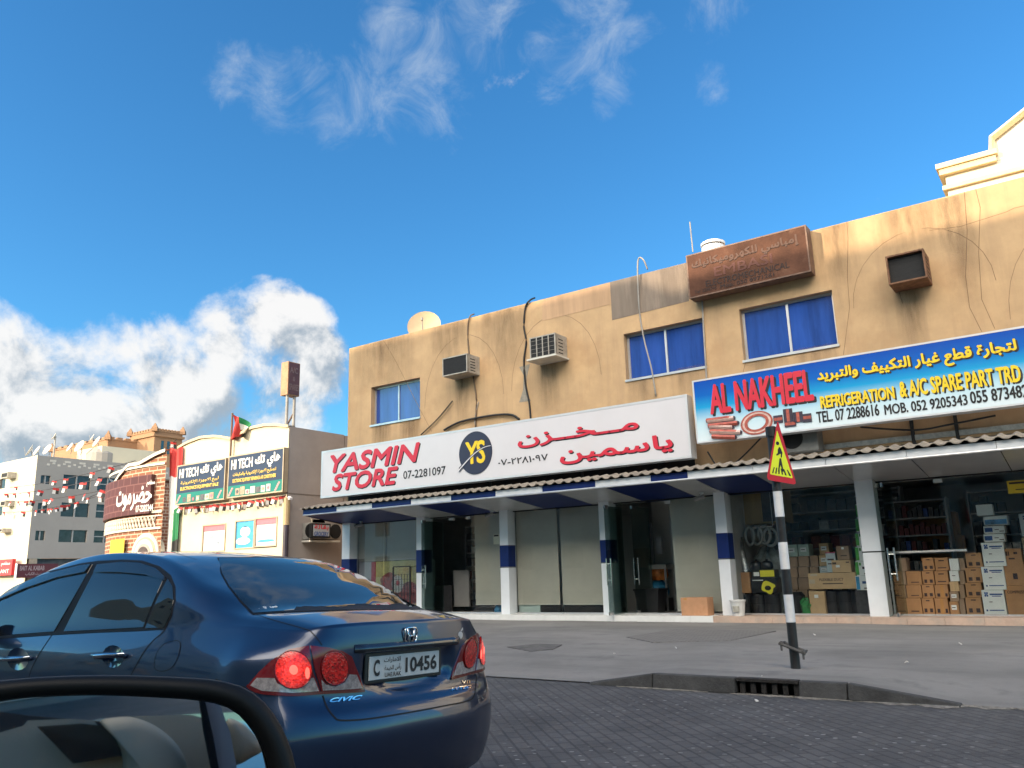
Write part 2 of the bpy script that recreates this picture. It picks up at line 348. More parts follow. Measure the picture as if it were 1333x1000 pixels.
# kerb stones with a drain opening
m_kerb = mat('kerb_concrete', (.05, .05, .05), .9, var=.3, scale=4, bump=.5, bscale=40, stain=((.15, .145, .13), 6, .6, .6))
kb = thing('kerb', (-3.1, KY, 0), 'short raised kerb of dark concrete with tapered ends beside the road', 'kerb')
m_dark = mat('black_void', (.008, .008, .008), .9, var=.1)
for a, c in ((-4.93, -4.16), (-4.15, -3.24), (-2.60, -2.16), (-2.15, -1.22)):
    q = MB(); za, zc = kerbz(a)+.012, kerbz(c)+.012
    q.add([(a, KY-.10, 0), (c, KY-.10, 0), (c, KY+.03, 0), (a, KY+.03, 0), (a, KY-.07, za), (c, KY-.07, zc), (c, KY+.03, zc), (a, KY+.03, za)], [(0,3,2,1),(4,5,6,7),(0,1,5,4),(1,2,6,5),(2,3,7,6),(3,0,4,7)])
    build('kerb_stone', q, m_kerb, kb, bevel=.012)
dr = thing('storm_drain', (-2.92, KY, 0), 'black iron drain inlet with vertical bars set in the kerb', 'drain')
q = MB(); q.box(-3.23, -2.61, KY-.07, KY+.03, .118, .153); build('lintel', q, mat('rusty_iron', (.03, .027, .025), .7, .3, var=.4, scale=20, bump=.4), dr, bevel=.006)
q = MB(); q.box(-3.23, -2.61, KY+.05, KY+.15, 0.0, .117); build('recess', q, m_dark, dr)
for i in range(6):
    x = -3.20+i*.108; q = MB(); q.box(x, x+.05, KY-.045, KY-.02, 0.003, .1185); build('bar', q, MATS['rusty_iron'], dr)
# brick patches let into the apron, the manhole and scraps of litter
m_patch = brick('old_pavers', (.15, .142, .135), (.18, .172, .16), (.10, .095, .09), .2, .1, .012, .9, 'Object')
def groundpatch(name, px, m, label, cat, z=.129):
    c = [atz(x, y, z) for x, y in px]; q = MB(); q.add([(p[0], p[1], z) for p in c], [tuple(range(len(c)))]); q.add([(p[0], p[1], z-.03) for p in c], [tuple(range(len(c)))])
    n = len(c); q.f += [(i, (i+1) % n, n+(i+1) % n, n+i) for i in range(n)]; q.mi += [0]*n
    tag(build(name, q, m), label, cat, kind='structure')
groundpatch('paving_patch', [(815, 829), (880, 819), (1010, 821), (950, 834), (850, 836)], m_patch, None, None)
groundpatch('paving_patch', [(660, 842), (700, 838), (732, 839), (720, 845), (690, 848)], mat('dark_repair', (.11, .105, .10), .95, var=.3, scale=9, bump=.6), None, None)
m_sandy = mat('kerb_sand', (.20, .185, .16), .95, var=.35, scale=14, bump=.6)
for xa_, xb_, w_ in ((-3.3, -2.1, .07), (-2.1, -.2, .12), (-4.6, -3.5, .04), (-.2, 2.5, .09)):
    q = MB(); n_ = 40; P = []
    for i in range(n_+1):
        x = xa_+(xb_-xa_)*i/n_; e_ = math.sin(math.pi*i/n_)**.4; y_ = KY-.104 if x < -1.22 else KY+.01; P.append([(x, y_, .012*e_+.002), (x, y_-w_*e_*(.55+.35*math.sin(x*17)+.2*math.sin(x*41)), .0035)])
    q.grid(P); tag(build('sand', q, m_sandy), kind='structure')
lit_pts = [(800, 850, .02), (1180, 862, .03), (1060, 826, .028), (880, 843, .02), (1250, 838, .03), (990, 880, .022), (1115, 905, .022), (985, 913, .028)]
for i, (x, y, s) in enumerate(lit_pts):
    p = atz(x, y, .14 if y < 900 else .0); q = MB(); a = random.random()*3
    pts = [(p[0]+s*math.cos(a+k*1.2)*(.6+.5*random.random()), p[1]+s*math.sin(a+k*1.2)*(.6+.5*random.random())) for k in range(5)]
    zz = p[2]-.004 if y < 900 else .003
    q.prism(pts, lambda r, d: (r[0], r[1], zz+d+.01*math.sin(r[0]*90)), 0, .008)
    single('paper_scrap', q, mat('pale_paper', (.55, .53, .5), .8, var=.2, scale=20), 'small pale scrap of paper lying on the grey ground', 'litter', 'scraps of litter on the ground')
# ------------------------------------------------------------------ long block across the street (its shadow lies over the shops)
m_far = mat('cream_render', (.62, .55, .44), .85, var=.08, scale=1.2, bump=.2)
m_fwin = mat('dark_pane', (.02, .03, .045), .08, var=.1)
ob = thing('apartment_block', (-9, -22, 0), 'long cream apartment block across the street behind the camera', 'building')
OX0, OX1, OY, OZ = -36.0, 22.0, -13.0, 18.1
q = MB(); holes = []
for fl in range(5):
    for k in range(14):
        x = OX0+2+k*4.1
        if x+1.8 < OX1-.5: holes.append((x, x+1.7, 1.4+fl*3.5, 2.9+fl*3.5))
wallholes(q, OX0, OX1, 0, OZ, OY, holes, -.2); q.quad((OX0, OY, 0), (OX0, -24, 0), (OX0, -24, OZ), (OX0, OY, OZ)); q.quad((OX1, OY, 0), (OX1, OY, OZ), (OX1, -24, OZ), (OX1, -24, 0))
q.quad((OX0, -24, 0), (OX1, -24, 0), (OX1, -24, OZ), (OX0, -24, OZ)); q.quad((OX0, OY, OZ-.4), (OX1, OY, OZ-.4), (OX1, -24, OZ-.4), (OX0, -24, OZ-.4))
q.box(OX0, -25, -23.9, OY-.01, OZ-.2, OZ+.6)
build('wall', q, m_far, ob)
for h in holes:
    q = MB(); q.box(h[0], h[1], OY-.22, OY-.18, h[2], h[3]); build('window', q, m_fwin, ob)
vb = thing('villa_row', (-60, -22, 0), 'low cream villa across the street beyond the long block', 'building'); q = MB(); q.box(-84, -38.5, -24, OY-1, 0, 7.2); q.box(-84.2, -38.3, -24.2, OY-.8, 7.2, 7.6); build('wall', q, m_far, vb)
for k in range(9): q = MB(); x = -82+k*4.8; q.box(x, x+1.6, OY-1.02, OY-.97, 1.2, 2.8); q.box(x, x+1.6, OY-1.02, OY-.97, 4.4, 5.9); build('window', q, m_fwin, vb)
# ------------------------------------------------------------------ the shop building
FY = 17.1; X0, X1 = -18.25, 3.2; ZR = 8.22
def zroof(px, py): return aty(px, py, FY)[2]
m_wall = mat('ochre_stucco', (.55, .365, .20), .88, var=.10, scale=1.4, bump=.55, bscale=140, stain=((.47, .29, .15), .8, .52, .6))
t, l, b = nodes_of(m_wall)   # rain streaks: a second stain pulled long downwards
co = t.nodes.new('ShaderNodeTexCoord'); mp = t.nodes.new('ShaderNodeMapping'); mp.inputs['Scale'].default_value = (2.2, 1, .16); l(co.outputs['Object'], mp.inputs[0])
nz = t.nodes.new('ShaderNodeTexNoise'); nz.inputs['Scale'].default_value = 1.6; nz.inputs['Detail'].default_value = 9; nz.inputs['Roughness'].default_value = .7; l(mp.outputs[0], nz.inputs['Vector'])
mr = t.nodes.new('ShaderNodeMapRange'); mr.inputs[1].default_value = .5; mr.inputs[2].default_value = .78; mr.inputs[4].default_value = .55; l(nz.outputs['Fac'], mr.inputs[0])
mx = t.nodes.new('ShaderNodeMix'); mx.data_type = 'RGBA'; l(mr.outputs[0], mx.inputs[0]); l(b.inputs['Base Color'].links[0].from_socket, mx.inputs[6]); mx.inputs[7].default_value = (.36, .235, .14, 1); l(mx.outputs[2], b.inputs['Base Color'])
m_white = mat('white_aluminium', (.74, .76, .78), .28, .0, var=.04, scale=2, spec=.6, coat=.3)
m_navy = mat('navy_cladding', (.008, .022, .12), .4, var=.1, spec=.25)
m_alu = mat('bare_aluminium', (.55, .56, .57), .35, .6, var=.08)
m_blueglass = mat('blue_tinted_glass', (.022, .075, .33), .10, var=.28, scale=2.6, coat=.5, vert=True)  # vertical colour streaks paint in curtain folds and reflections
m_soff = mat('grey_white_soffit', (.52, .54, .55), .18, var=.06, scale=1.2, spec=.6, coat=.4)
m_grey = mat('grey_interior_wall', (.46, .45, .43), .8, var=.1)
m_blind = mat('khaki_roller_blind', (.54, .515, .43), .8, var=.05, scale=2.2)
m_glass = glass('shop_glass', (.97, .985, .98), .6)
sb = thing('shop_building', (-7.5, 22, .12), 'two storey ochre stuccoed shop building with blue tinted windows and a canopy over its shopfronts', 'building')
def rect(tl, tr, br, bl, Y=FY):
    p = [aty(*c, Y) for c in (tl, tr, br, bl)]
    return ((p[0][0]+p[3][0])/2, (p[1][0]+p[2][0])/2, (p[2][2]+p[3][2])/2, (p[0][2]+p[1][2])/2)
WIN = [rect((482.5, 504), (546.6, 492), (547, 542), (483.4, 554.6)), rect((812, 434.7), (914.5, 414), (919, 477), (815, 495)), rect((962, 403), (1083, 377), (1091, 448), (968, 470))]
q = MB(); wallholes(q, X0, X1, 3.2, ZR, FY, WIN, .26)
YB = 27.0
q.quad((X0, FY, 0), (X0, FY, ZR), (X0, YB, ZR), (X0, YB, 0)); q.quad((X1, FY, 0), (X1, YB, 0), (X1, YB, ZR), (X1, FY, ZR)); q.quad((X0, YB, 0), (X0, YB, ZR), (X1, YB, ZR), (X1, YB, 0))
q.quad((X0, FY, ZR), (X1, FY, ZR), (X1, FY+.22, ZR), (X0, FY+.22, ZR)); q.quad((X0, FY+.22, ZR), (X1, FY+.22, ZR), (X1, FY+.22, ZR-.6), (X0, FY+.22, ZR-.6)); q.quad((X0, FY+.22, ZR-.6), (X1, FY+.22, ZR-.6), (X1, YB, ZR-.6), (X0, YB, ZR-.6))
build('wall', q, m_wall, sb)
for a, b_, c, d in WIN:
    fr = MB(); Y0 = FY+.19; w = .055; mid = (a+b_)/2
    for x0, x1, z0, z1 in ((a, a+w, c, d), (b_-w, b_, c, d), (a+w, b_-w, c, c+w), (a+w, b_-w, d-w, d), (mid-w*.45, mid+w*.45, c+w, d-w)): fr.box(x0, x1, Y0-.03, Y0+.03, z0, z1)
    wo = build('window', fr, m_alu, sb)
    for x0, x1 in ((a+w, mid-w*.45), (mid+w*.45, b_-w)):
        pn = MB(); pn.box(x0-.01, x1+.01, Y0, Y0+.012, c+w-.01, d-w+.01); build('pane', pn, m_blueglass, wo)
    s = MB(); s.box(a-.02, b_+.02, FY-.03, FY+.16, c-.05, c+.004); build('sill', s, m_alu, wo)
# grey patch of bare plaster on the parapet, and the one low by the cable
m_plas = mat('grey_plaster', (.215, .17, .135), .92, var=.16, scale=2.6, bump=.5, bscale=90, stain=((.30, .24, .19), 3, .52, .6), vert=True)
def patchon(pxs, m, name='plaster_patch', th=.006):
    q = MB(); q.prism([(aty(x, y, FY)[0], min(aty(x, y, FY)[2], ZR-.004)) for x, y in pxs], lambda p, d: (p[0], FY-d, p[1]), .0, th); build(name, q, m, sb)
patchon([(793, 350), (893, 325), (897, 392), (797, 417)], m_plas)
patchon([(706, 375), (793, 350), (796, 396), (706, 418)], mat('pinkish_plaster', (.50, .32, .19), .92, var=.14, scale=3, bump=.5, bscale=90, vert=True))
patchon([(676, 478), (690, 474), (686, 490), (685, 512), (691, 522), (676, 524), (681, 508), (682, 489)], mat('cement_patch', (.30, .27, .22), .9, var=.2, scale=9))
# hairline cracks and the round arch lines scored in the stucco
m_crack = mat('crack', (.24, .15, .085), .9, var=.2)
def crack(pxs, w=.006, name='crack'):
    pts = [aty(x, y, FY) for x, y in pxs]; q = MB(); q.tube([(p[0], FY+.002, min(p[2], ZR)) for p in pts], w, 5); build(name, q, m_crack, sb)
def arcpx(xl, yl, xt, yt, xr, yr, n=14):
    A, T, B = aty(xl, yl, FY), aty(xt, yt, FY), aty(xr, yr, FY); cx = (A[0]+B[0])/2; rx = (B[0]-A[0])/2; zb = (A[2]+B[2])/2; h = T[2]-zb
    return [(cx-rx*math.cos(math.pi*i/n), FY+.002, zb+h*math.sin(math.pi*i/n)) for i in range(n+1)]
for a in ((553, 525, 600, 437, 656, 520), (666, 505, 730, 408, 783, 492), (1105, 352, 1210, 294, 1306, 420), (1316, 420, 1400, 285, 1500, 380)):
    q = MB(); q.tube(arcpx(*a), .006, 5); build('arch_line', q, m_crack, sb)
for c in ([(499, 441), (515, 470), (540, 520), (562, 562)], [(1255, 248), (1259, 300), (1257, 360), (1262, 400), (1278, 432)], [(1270, 246), (1276, 270), (1274, 330), (1278, 390), (1295, 428)], [(1102, 287), (1104, 310), (1103, 360), (1106, 400), (1098, 462)], [(971, 470), (966, 490)], [(1175, 395), (1168, 372)], [(1333, 268), (1320, 271), (1310, 276), (1250, 295), (1210, 300)]): crack(c)
# drip stains below the coolers, the sills and the roof edge
m_drip = stainmat('drip_stain', (.13, .085, .05), .62); m_drip2 = stainmat('soot_stain', (.16, .11, .07), .5, (3, 1, .5))
def drip(px0, py0, px1, py1, m=m_drip, k=0):
    a, c = aty(px0, py0, FY), aty(px1, py1, FY); zt_ = min(a[2], ZR-.01); Y_ = FY-.004-.0015*k; q = MB(); q.quad((a[0], Y_, c[2]), (c[0], Y_, c[2]), (c[0], Y_, zt_), (a[0], Y_, zt_)); build('drip_stain', q, m, sb)
for k, d_ in enumerate(((592, 487, 612, 552), (698, 462, 730, 535), (1160, 368, 1215, 460), (483, 553, 510, 590), (520, 548, 548, 590))): drip(*d_, k=k % 2)
for k, d_ in enumerate(((460, 448, 540, 500), (560, 425, 610, 475), (625, 408, 690, 480), (1060, 297, 1130, 400), (1130, 280, 1250, 330), (1215, 262, 1290, 400), (815, 494, 860, 530), (870, 482, 925, 512), (968, 470, 1030, 490), (1030, 456, 1095, 478))): drip(*d_, m=m_drip2, k=2+k % 3)
# canopy: tiled strip, fascia, sloping soffit of alternating panels
LY, ZL, ZS, YP = 15.5, 2.985, 2.80, 17.0
cx0 = -18.30
edges = [aty(x, y, LY)[0] for x, y in ((394, 668), (438, 666), (484, 661), (531, 658), (587, 653), (644, 649))]
# fascia boundaries seen: blue and white by turns
fb = [cx0]+[aty(x, y, LY)[0] for x, y in ((438, 663), (484, 657), (535, 653), (587, 649), (645, 645), (706, 640), (775, 634), (847, 626), (895, 620), (980, 612), (1075, 603), (1180, 592), (1297, 580))]+[.62, 1.9, 3.2]
cols = [1, 0, 1, 0, 1, 0, 1, 0, 1]+[0]*20
cn = build('canopy', MB().box(cx0+.05, X1, LY+.06, FY, ZL+.10, ZL+.13), m_soff, sb)
for i, (a, c) in enumerate(zip(fb, fb[1:])):
    q = MB(); q.box(a+.004, c-.004, LY, LY+.04, ZL+.03, ZL+.155); build('fascia', q, m_navy if cols[i] else m_white, cn)
q = MB(); q.tube([(cx0, LY+.01, ZL+.008), (X1, LY+.01, ZL+.008)], .022, 8); build('gutter_trim', q, m_alu, cn)
sbx = [cx0]+[aty(x, y, LY)[0] for x, y in ((490, 660), (540, 655), (592, 651), (654, 645), (720, 638), (786, 631), (860, 624), (902, 622), (978, 614), (1083, 609), (1185, 598), (1302, 587))]+[.62, 1.9, 3.2]
for i, (a, c) in enumerate(zip(sbx, sbx[1:])):
    q = MB(); z0, z1 = ZL, ZS
    q.add([(a+.008, LY+.05, z0), (c-.008, LY+.05, z0), (c-.008, YP+.45, z1-.035), (a+.008, YP+.45, z1-.035), (a+.008, LY+.05, z0+.02), (c-.008, LY+.05, z0+.02), (c-.008, YP+.45, z1-.015), (a+.008, YP+.45, z1-.015)], [(0,3,2,1),(4,5,6,7),(0,1,5,4),(1,2,6,5),(2,3,7,6),(3,0,4,7)])
    build('soffit_panel', q, m_navy if (i % 2 == 0 and i < 9) else m_soff, cn)
q = MB(); q.box(cx0+.02, X1, LY+.05, FY, ZL+.055, ZL+.095); build('soffit_backing', q, m_dark, cn)
m_tile = mat('weathered_roof_tile', (.27, .235, .19), .9, var=.22, scale=5, bump=.5, bscale=40, stain=((.14, .12, .10), 3, .5, .6))
P = []; xx = np.arange(cx0-.06, X1, .03)
def tz(x): return .035*max(-.35, math.sin(x*2*math.pi/.24))
for y, dz in ((LY-.09, 0), (LY-.09, .016), (LY+.25, .075), (LY+.6, .15)):
    P.append([(x+(.0), y, ZL+.175+dz+tz(x)) for x in xx])
q = MB(); q.grid(P); build('roof_tiles', q, m_tile, cn, smooth=False)
q = MB(); q.add([(cx0, LY+.6, ZL+.155), (X1, LY+.6, ZL+.155), (X1, LY+.6, ZL+.33), (cx0, LY+.6, ZL+.33)], [(0, 1, 2, 3)]); q.quad((cx0-.0, LY-.05, ZL+.157), (cx0, LY+.6, ZL+.157), (cx0, LY+.6, ZL+.33), (cx0, LY-.05, ZL+.2)); build('roof_underlay', q, m_dark, cn)
q = MB(); q.add([(cx0, LY, ZL), (cx0, LY, ZL+.155), (cx0, FY, ZL+.155), (cx0, FY, ZS-.04)], [(0, 1, 2, 3)]); build('end_panel', q, mat('dull_brown_panel', (.10, .07, .06), .5, var=.2), cn)
# small silver flashing on the wall behind the tiles
q = MB(); q.box(-5.0, X1, FY-.05, FY-.004, 3.5, 3.60); build('flashing', q, mat('crumpled_foil', (.7, .66, .58), .3, .8, var=.2, scale=9, bump=.8, bscale=14), sb)
# step and tiles
m_step = mat('white_step_tile', (.72, .72, .70), .45, var=.06, scale=3, stain=((.45, .42, .38), 2.5, .6, .5))
m_step2 = mat('pink_step_tile', (.50, .36, .28), .55, var=.15, scale=3.5, stain=((.38, .33, .28), 2.5, .5, .7))
SY = 16.72; SZ = .245; xm = aty(928, 803, SY)[0]
def tiles(xa, xb, m):
    x = xa
    while x < xb-.01:
        e = min(x+.62, xb); q = MB(); q.box(x+.003, e-.003, SY, FY+.6, .10, SZ); build('step_tile', q, m, sb); x = e
tiles(-18.5, xm, m_step); tiles(xm, X1, m_step2)
q = MB(); q.box(-18.4, X1, SY+.03, 24.5, .09, SZ-.012); build('floor_slab', q, mat('grey_floor_tile', (.52, .51, .49), .35, var=.1), sb)
# pillars: white cladding with a navy band
PIL = [(-18.30, -17.98), (-15.36, -15.06), (-12.51, -12.25), (-9.59, -9.31), (-6.73, -6.48), (-3.81, -3.47), (-.75, -.42), (2.6, 2.95)]
bz = [(728, 759), (716, 745), (710, 738), (703, 732), (694, 727)]
for i, (a, c) in enumerate(PIL):
    pl = MB(); pl.box(a, c, YP, YP+.34, SZ-.01, ZS+.04)
    po = build('pillar', pl, m_white, sb)
    if i < 5:
        zt, zb = zfor((a+c)/2, YP, bz[i][0]), zfor((a+c)/2, YP, bz[i][1])
        q = MB(); q.box(a-.004, c+.004, YP-.004, YP+.3, zb, zt); build('band', q, m_navy, po)
        q = MB(); q.box(a-.006, c+.006, YP-.006, YP+.3, zb-.02, zb-.004); build('joint', q, m_dark, po)
    else:
        zt = zfor((a+c)/2, YP, 718.5); q = MB(); q.box(a-.004, c+.004, YP-.004, YP+.3, zt-.012, zt+.012); build('joint', q, m_dark, po)
GY = 17.30                                   # glass line
# interior shell
q = MB(); zc = 3.02
for xa, xb, yb in ((-18.2, -6.62, 20.6), (-6.50, 3.1, 22.5)):
    q.quad((xa, GY+.1, SZ-.01), (xa, yb, SZ-.01), (xa, yb, zc), (xa, GY+.1, zc)); q.quad((xb, GY+.1, SZ-.01), (xb, GY+.1, zc), (xb, yb, zc), (xb, yb, SZ-.01)); q.quad((xa, yb, SZ-.01), (xb, yb, SZ-.01), (xb, yb, zc), (xa, yb, zc)); q.quad((xa, GY-.1, zc), (xb, GY-.1, zc), (xb, yb, zc), (xa, yb, zc))
build('interior_wall', q, m_grey, sb)
q = MB(); q.box(X0+.03, X1-.02, GY-.06, GY+.06, ZS-.03, 3.2); build('shop_lintel', q, m_dark, sb)
q = MB(); q.box(-9.35, -7.2, 19.35, 19.45, SZ, 3.0); build('partition', q, mat('pale_partition', (.60, .59, .56), .8, var=.06), sb)
# glazing per bay
def pane(a, c, z0=SZ+.03, z1=ZS-.03, Y=GY):
    q = MB(); q.box(a, c, Y-.005, Y+.005, z0, z1); return build('shop_window', q, m_glass, sb)
def blind(a, c, z0, z1=ZS-.01, Y=GY+.07):
    q = MB(); q.box(a, c, Y, Y+.012, z0, z1); o = build('roller_blind', q, m_blind, sb)
    r = MB(); r.box(a, c, Y-.012, Y+.022, z0-.03, z0); build('bottom_rail', r, mat('cream_rail', (.62, .60, .52), .5, var=.05), o)
def X(px, py=760, Y=GY): return aty(px, py, Y)[0]
q = MB(); q.box(X0+.3, X1, GY-.02, GY+.02, SZ-.012, SZ+.03); build('glazing_rail', q, m_alu, sb)
pane(PIL[0][1]-.02, X(499)); pane(X(500), PIL[1][0]+.05)
pane(X(615), PIL[2][0]+.05)
pane(PIL[2][1]-.05, X(727)); pane(X(728.5), PIL[3][0]+.05)
pane(X(877), PIL[4][0]+.05)
pane(PIL[4][1]-.05, X(1030)); pane(X(1031), PIL[5][0]+.05)
pane(X(1242), PIL[6][0]+.05); pane(PIL[6][1]-.05, PIL[7][0]+.05)
zb1 = zfor(-17, GY, 731)
blind(PIL[0][1], X(499), zb1+.05); blind(X(501), PIL[1][0], zb1+.05)
zb3 = zfor(-11, GY, 786)
blind(X(617), PIL[2][0], zb3); blind(PIL[2][1], X(726), zb3); blind(X(730), PIL[3][0], zb3); blind(X(878), PIL[4][0], SZ+.09)
# white transom line over the bays
q = MB(); q.box(PIL[0][1], PIL[1][0], GY-.03, GY+.02, ZS-.03, ZS+.0); q.box(PIL[1][1], PIL[2][0], GY-.03, GY+.02, ZS-.03, ZS); build('transom', q, mat('white_rail', (.8, .8, .78), .4, var=.04), sb)
# dark and pale boards low in the middle bay
q = MB(); q.box(X(700), X(726), GY+.1, GY+.14, SZ, zb3-.03); q.box(X(730), PIL[3][0], GY+.1, GY+.14, SZ, zb3-.03); build('kick_board', q, m_dark, sb)
q = MB(); q.box(PIL[2][1], X(699), GY+.1, GY+.14, SZ, zb3-.03); build('kick_board', q, mat('pale_mint_board', (.5, .62, .58), .5, var=.05), sb)
# glass doors standing open, with H shaped pull handles
m_steel = mat('polished_steel', (.62, .62, .62), .18, .9, var=.05)
def door(x, y0, y1, zt, label=None, xh=None):
    q = MB(); q.box(x-.006, x+.006, y0, y1, SZ+.02, zt); o = build('glass_door', q, glass('door_glass', (.80, .90, .87), .8), sb)
    h = MB(); yh = y0+.09
    for s in (-1, 1):
        h.tube([(x+s*.055, yh, .9), (x+s*.055, yh, 1.5)], .016, 8)
    for z in (1.02, 1.38): h.tube([(x-.055, yh, z), (x+.055, yh, z)], .012, 8)
    build('handle', h, m_steel, o)
    c = MB(); c.box(x-.02, x+.02, y0, y0+.16, zt-.06, zt+.02); c.box(x-.02, x+.02, y0, y0+.16, SZ+.01, SZ+.08); build('patch_fitting', c, m_steel, o); return o
door(X(541, 690, 16.9)+.35, 16.75, 17.65, ZS-.12)
door(PIL[3][1]+.12, 16.55, 17.4, ZS-.12); door(PIL[3][1]+.42, 17.3, 18.2, ZS-.12)
door(PIL[5][1]+.20, 16.75, 17.65, ZS-.1)
# door header clamps
for px in (590, 612, 795, 873, 1145, 1230):
    q = MB(); x = X(px, 660); q.box(x-.13, x+.02, GY-.04, GY+.04, ZS-.12, ZS-.05); build('door_clamp', q, mat('pale_clamp', (.72, .70, .64), .3, .4, var=.05), sb)
# ------------------------------------------------------------------ signs on the shop building
m_red = mat('red_letter', (.62, .025, .05), .4, var=.05); m_black = mat('black_print', (.012, .012, .014), .5, var=.1)
m_yel = mat('yellow_letter', (.86, .60, .02), .4, var=.05); m_signw = mat('white_sign_face', (.64, .62, .64), .3, var=.03, scale=.7, stain=((.62, .58, .58), .5, .58, .4))
m_frame = mat('sign_frame_aluminium', (.66, .67, .68), .35, .3, var=.05)
def lightbox(name, tl, tr, br, bl, Y, depth, face, frame, label, cat='sign', fw=.05):
    a, b_, c, d = rect(tl, tr, br, bl, Y)
    o = thing(name, ((a+b_)/2, Y+depth/2, c), label, cat)
    q = MB(); q.box(a, b_, Y+.02, Y+depth, c, d); build('box', q, frame, o, bevel=.006)
    q = MB(); q.box(a+fw, b_-fw, Y+.006, Y+.03, c+fw, d-fw); build('face', q, face, o)
    q = MB()
    for r_ in ((a, b_, c, c+fw), (a, b_, d-fw, d), (a, a+fw, c+fw, d-fw), (b_-fw, b_, c+fw, d-fw)): q.box(r_[0], r_[1], Y, Y+.04, r_[2], r_[3])
    build('frame', q, frame, o); return o, (a, b_, c, d)
SYY = 16.25
o, (sa, sb_, sc0, sd) = lightbox('shop_sign', (418.6, 586.8), (894, 514.5), (900.5, 597.8), (417.3, 647.6), SYY, .3, m_signw, m_frame, 'long white shop sign with red YASMIN STORE lettering and a round navy YS emblem')
Y = SYY
for s, bl, tr in (('YASMIN', (429.5, 616.5), (546.5, 575)), ('STORE', (432, 640), (518, 606.5))):
    text('lettering', s, bl, tr, Y, m_red, o, m_black, (.035, -.03), bold=.05, shear=.22, space=.98)
text('phone_number', '07-2281097', (525, 624), (580, 606.5), Y, m_black, o, bold=.02)
text('lettering', 'مــخــزن', (674, 584.5), (830.5, 544.5), Y, m_red, o, m_black, (.03, -.03), bold=.035, ar=True)
text('lettering', 'ياسمين', (729, 605.5), (874.5, 564), Y, m_red, o, m_black, (.03, -.03), bold=.035, ar=True)
text('phone_number', '٠٧-٢٢٨١٠٩٧', (648.5, 607), (713, 590.5), Y, m_black, o, bold=.02)
text('maker_mark', 'NEON SIGN', (878, 524), (889, 521), Y, m_black, o) if False else None
cx, cz = aty(619, 589.5, Y)[0], aty(619, 589.5, Y)[2]; rz = aty(619, 561.7, Y)[2]-cz
em = MB(); em.prism([(cx+rz*math.cos(t_)*.97, cz+rz*math.sin(t_)) for t_ in np.linspace(0, 2*math.pi, 49)[:-1]], lambda p, d: (p[0], Y-d, p[1]), .0, .008)
eo = build('emblem', em, mat('dark_violet_disc', (.03, .028, .055), .35, var=.05), o)
q = MB(); letters(q, 'YS', lambda u, v: (cx-.58*rz+1.16*rz*u, Y-.012, cz-.52*rz+1.08*rz*v), bold=.03, space=.86); build('initials', q, m_yel, eo, fix=False)
q = MB(); pts = []
for i in range(13):
    t_ = i/12; pts.append((cx-.98*rz+1.9*rz*t_, Y-.016, cz-.72*rz+.95*rz*math.sin(t_*1.62)))
for w, mm, dy in ((.05, MATS['dark_violet_disc'], 0), (.018, m_signw, -.003)):
    q = MB(); q.add([(p[0], p[1]+dy, p[2]+s*w*rz*(2.2-1.6*i/12)) for i, p in enumerate(pts) for s in (-1, 1)], [(2*i, 2*i+2, 2*i+3, 2*i+1) for i in range(12)]); build('swoosh', q, mm, eo, fix=False)
# blue parts shop sign
m_nak = mat('printed_blue_fade', (.3, .5, .7), .25, var=.03)
t, l, b = nodes_of(m_nak); co = t.nodes.new('ShaderNodeTexCoord'); sp = t.nodes.new('ShaderNodeSeparateXYZ'); l(co.outputs['Generated'], sp.inputs[0]); r = t.nodes.new('ShaderNodeValToRGB'); l(sp.outputs[2], r.inputs[0]); l(r.outputs[0], b.inputs['Base Color'])
e = r.color_ramp.elements; e[0].position = .05; e[0].color = (.66, .76, .80, 1); e[1].position = .98; e[1].color = (.004, .07, .40, 1)
x_ = e.new(.30); x_.color = (.50, .70, .78, 1); x_ = e.new(.55); x_.color = (.015, .32, .62, 1); x_ = e.new(.75); x_.color = (.004, .12, .48, 1)
o, (na, nb, nc, nd) = lightbox('parts_shop_sign', (901, 498.6), (1400, 409.5), (1400, 516.5), (907, 579.5), SYY-.02, .28, m_nak, m_frame, 'long blue and white sign reading AL NAKHEEL over the parts shop', fw=.035)
Y = SYY-.02
text('lettering', 'AL NAKHEEL', (925, 540), (1055.5, 480), Y, m_red, o, m_black, (.045, -.045), bold=.04, space=.97)
text('lettering', 'لتجارة قطع غيار التكييف والتبريد', (1065, 502), (1321.5, 440.5), Y, m_yel, o, m_black, (.03, -.03), bold=.035, ar=True)
text('lettering', 'REFRIGERATION', (1068.5, 532), (1163, 502.5), Y, m_yel, o, m_black, (.03, -.03), bold=.045)
text('lettering', '& A/C SPARE PART TRD', (1172, 518), (1326.5, 474), Y, m_yel, o, m_black, (.03, -.03), bold=.045)
text('phone_number', 'TEL. 07 2288616', (1063.8, 551), (1143.4, 525.5), Y, m_black, o, bold=.03)
text('phone_number', 'MOB. 052 9205343', (1152, 540.5), (1258.2, 513), Y, m_black, o, bold=.03)
text('phone_number', '055 873482', (1264, 526), (1337, 500), Y, m_black, o, bold=.03)
m_cop = mat('printed_copper', (.42, .10, .07), .4, var=.3, scale=14); m_pink = mat('printed_pale_copper', (.66, .46, .40), .4, var=.2, scale=12); m_slate = mat('printed_slate', (.05, .04, .06), .4, var=.2)
def at2(px, py, dy=0): p = aty(px, py, Y); return (p[0], Y-dy, p[2])
im = MB()
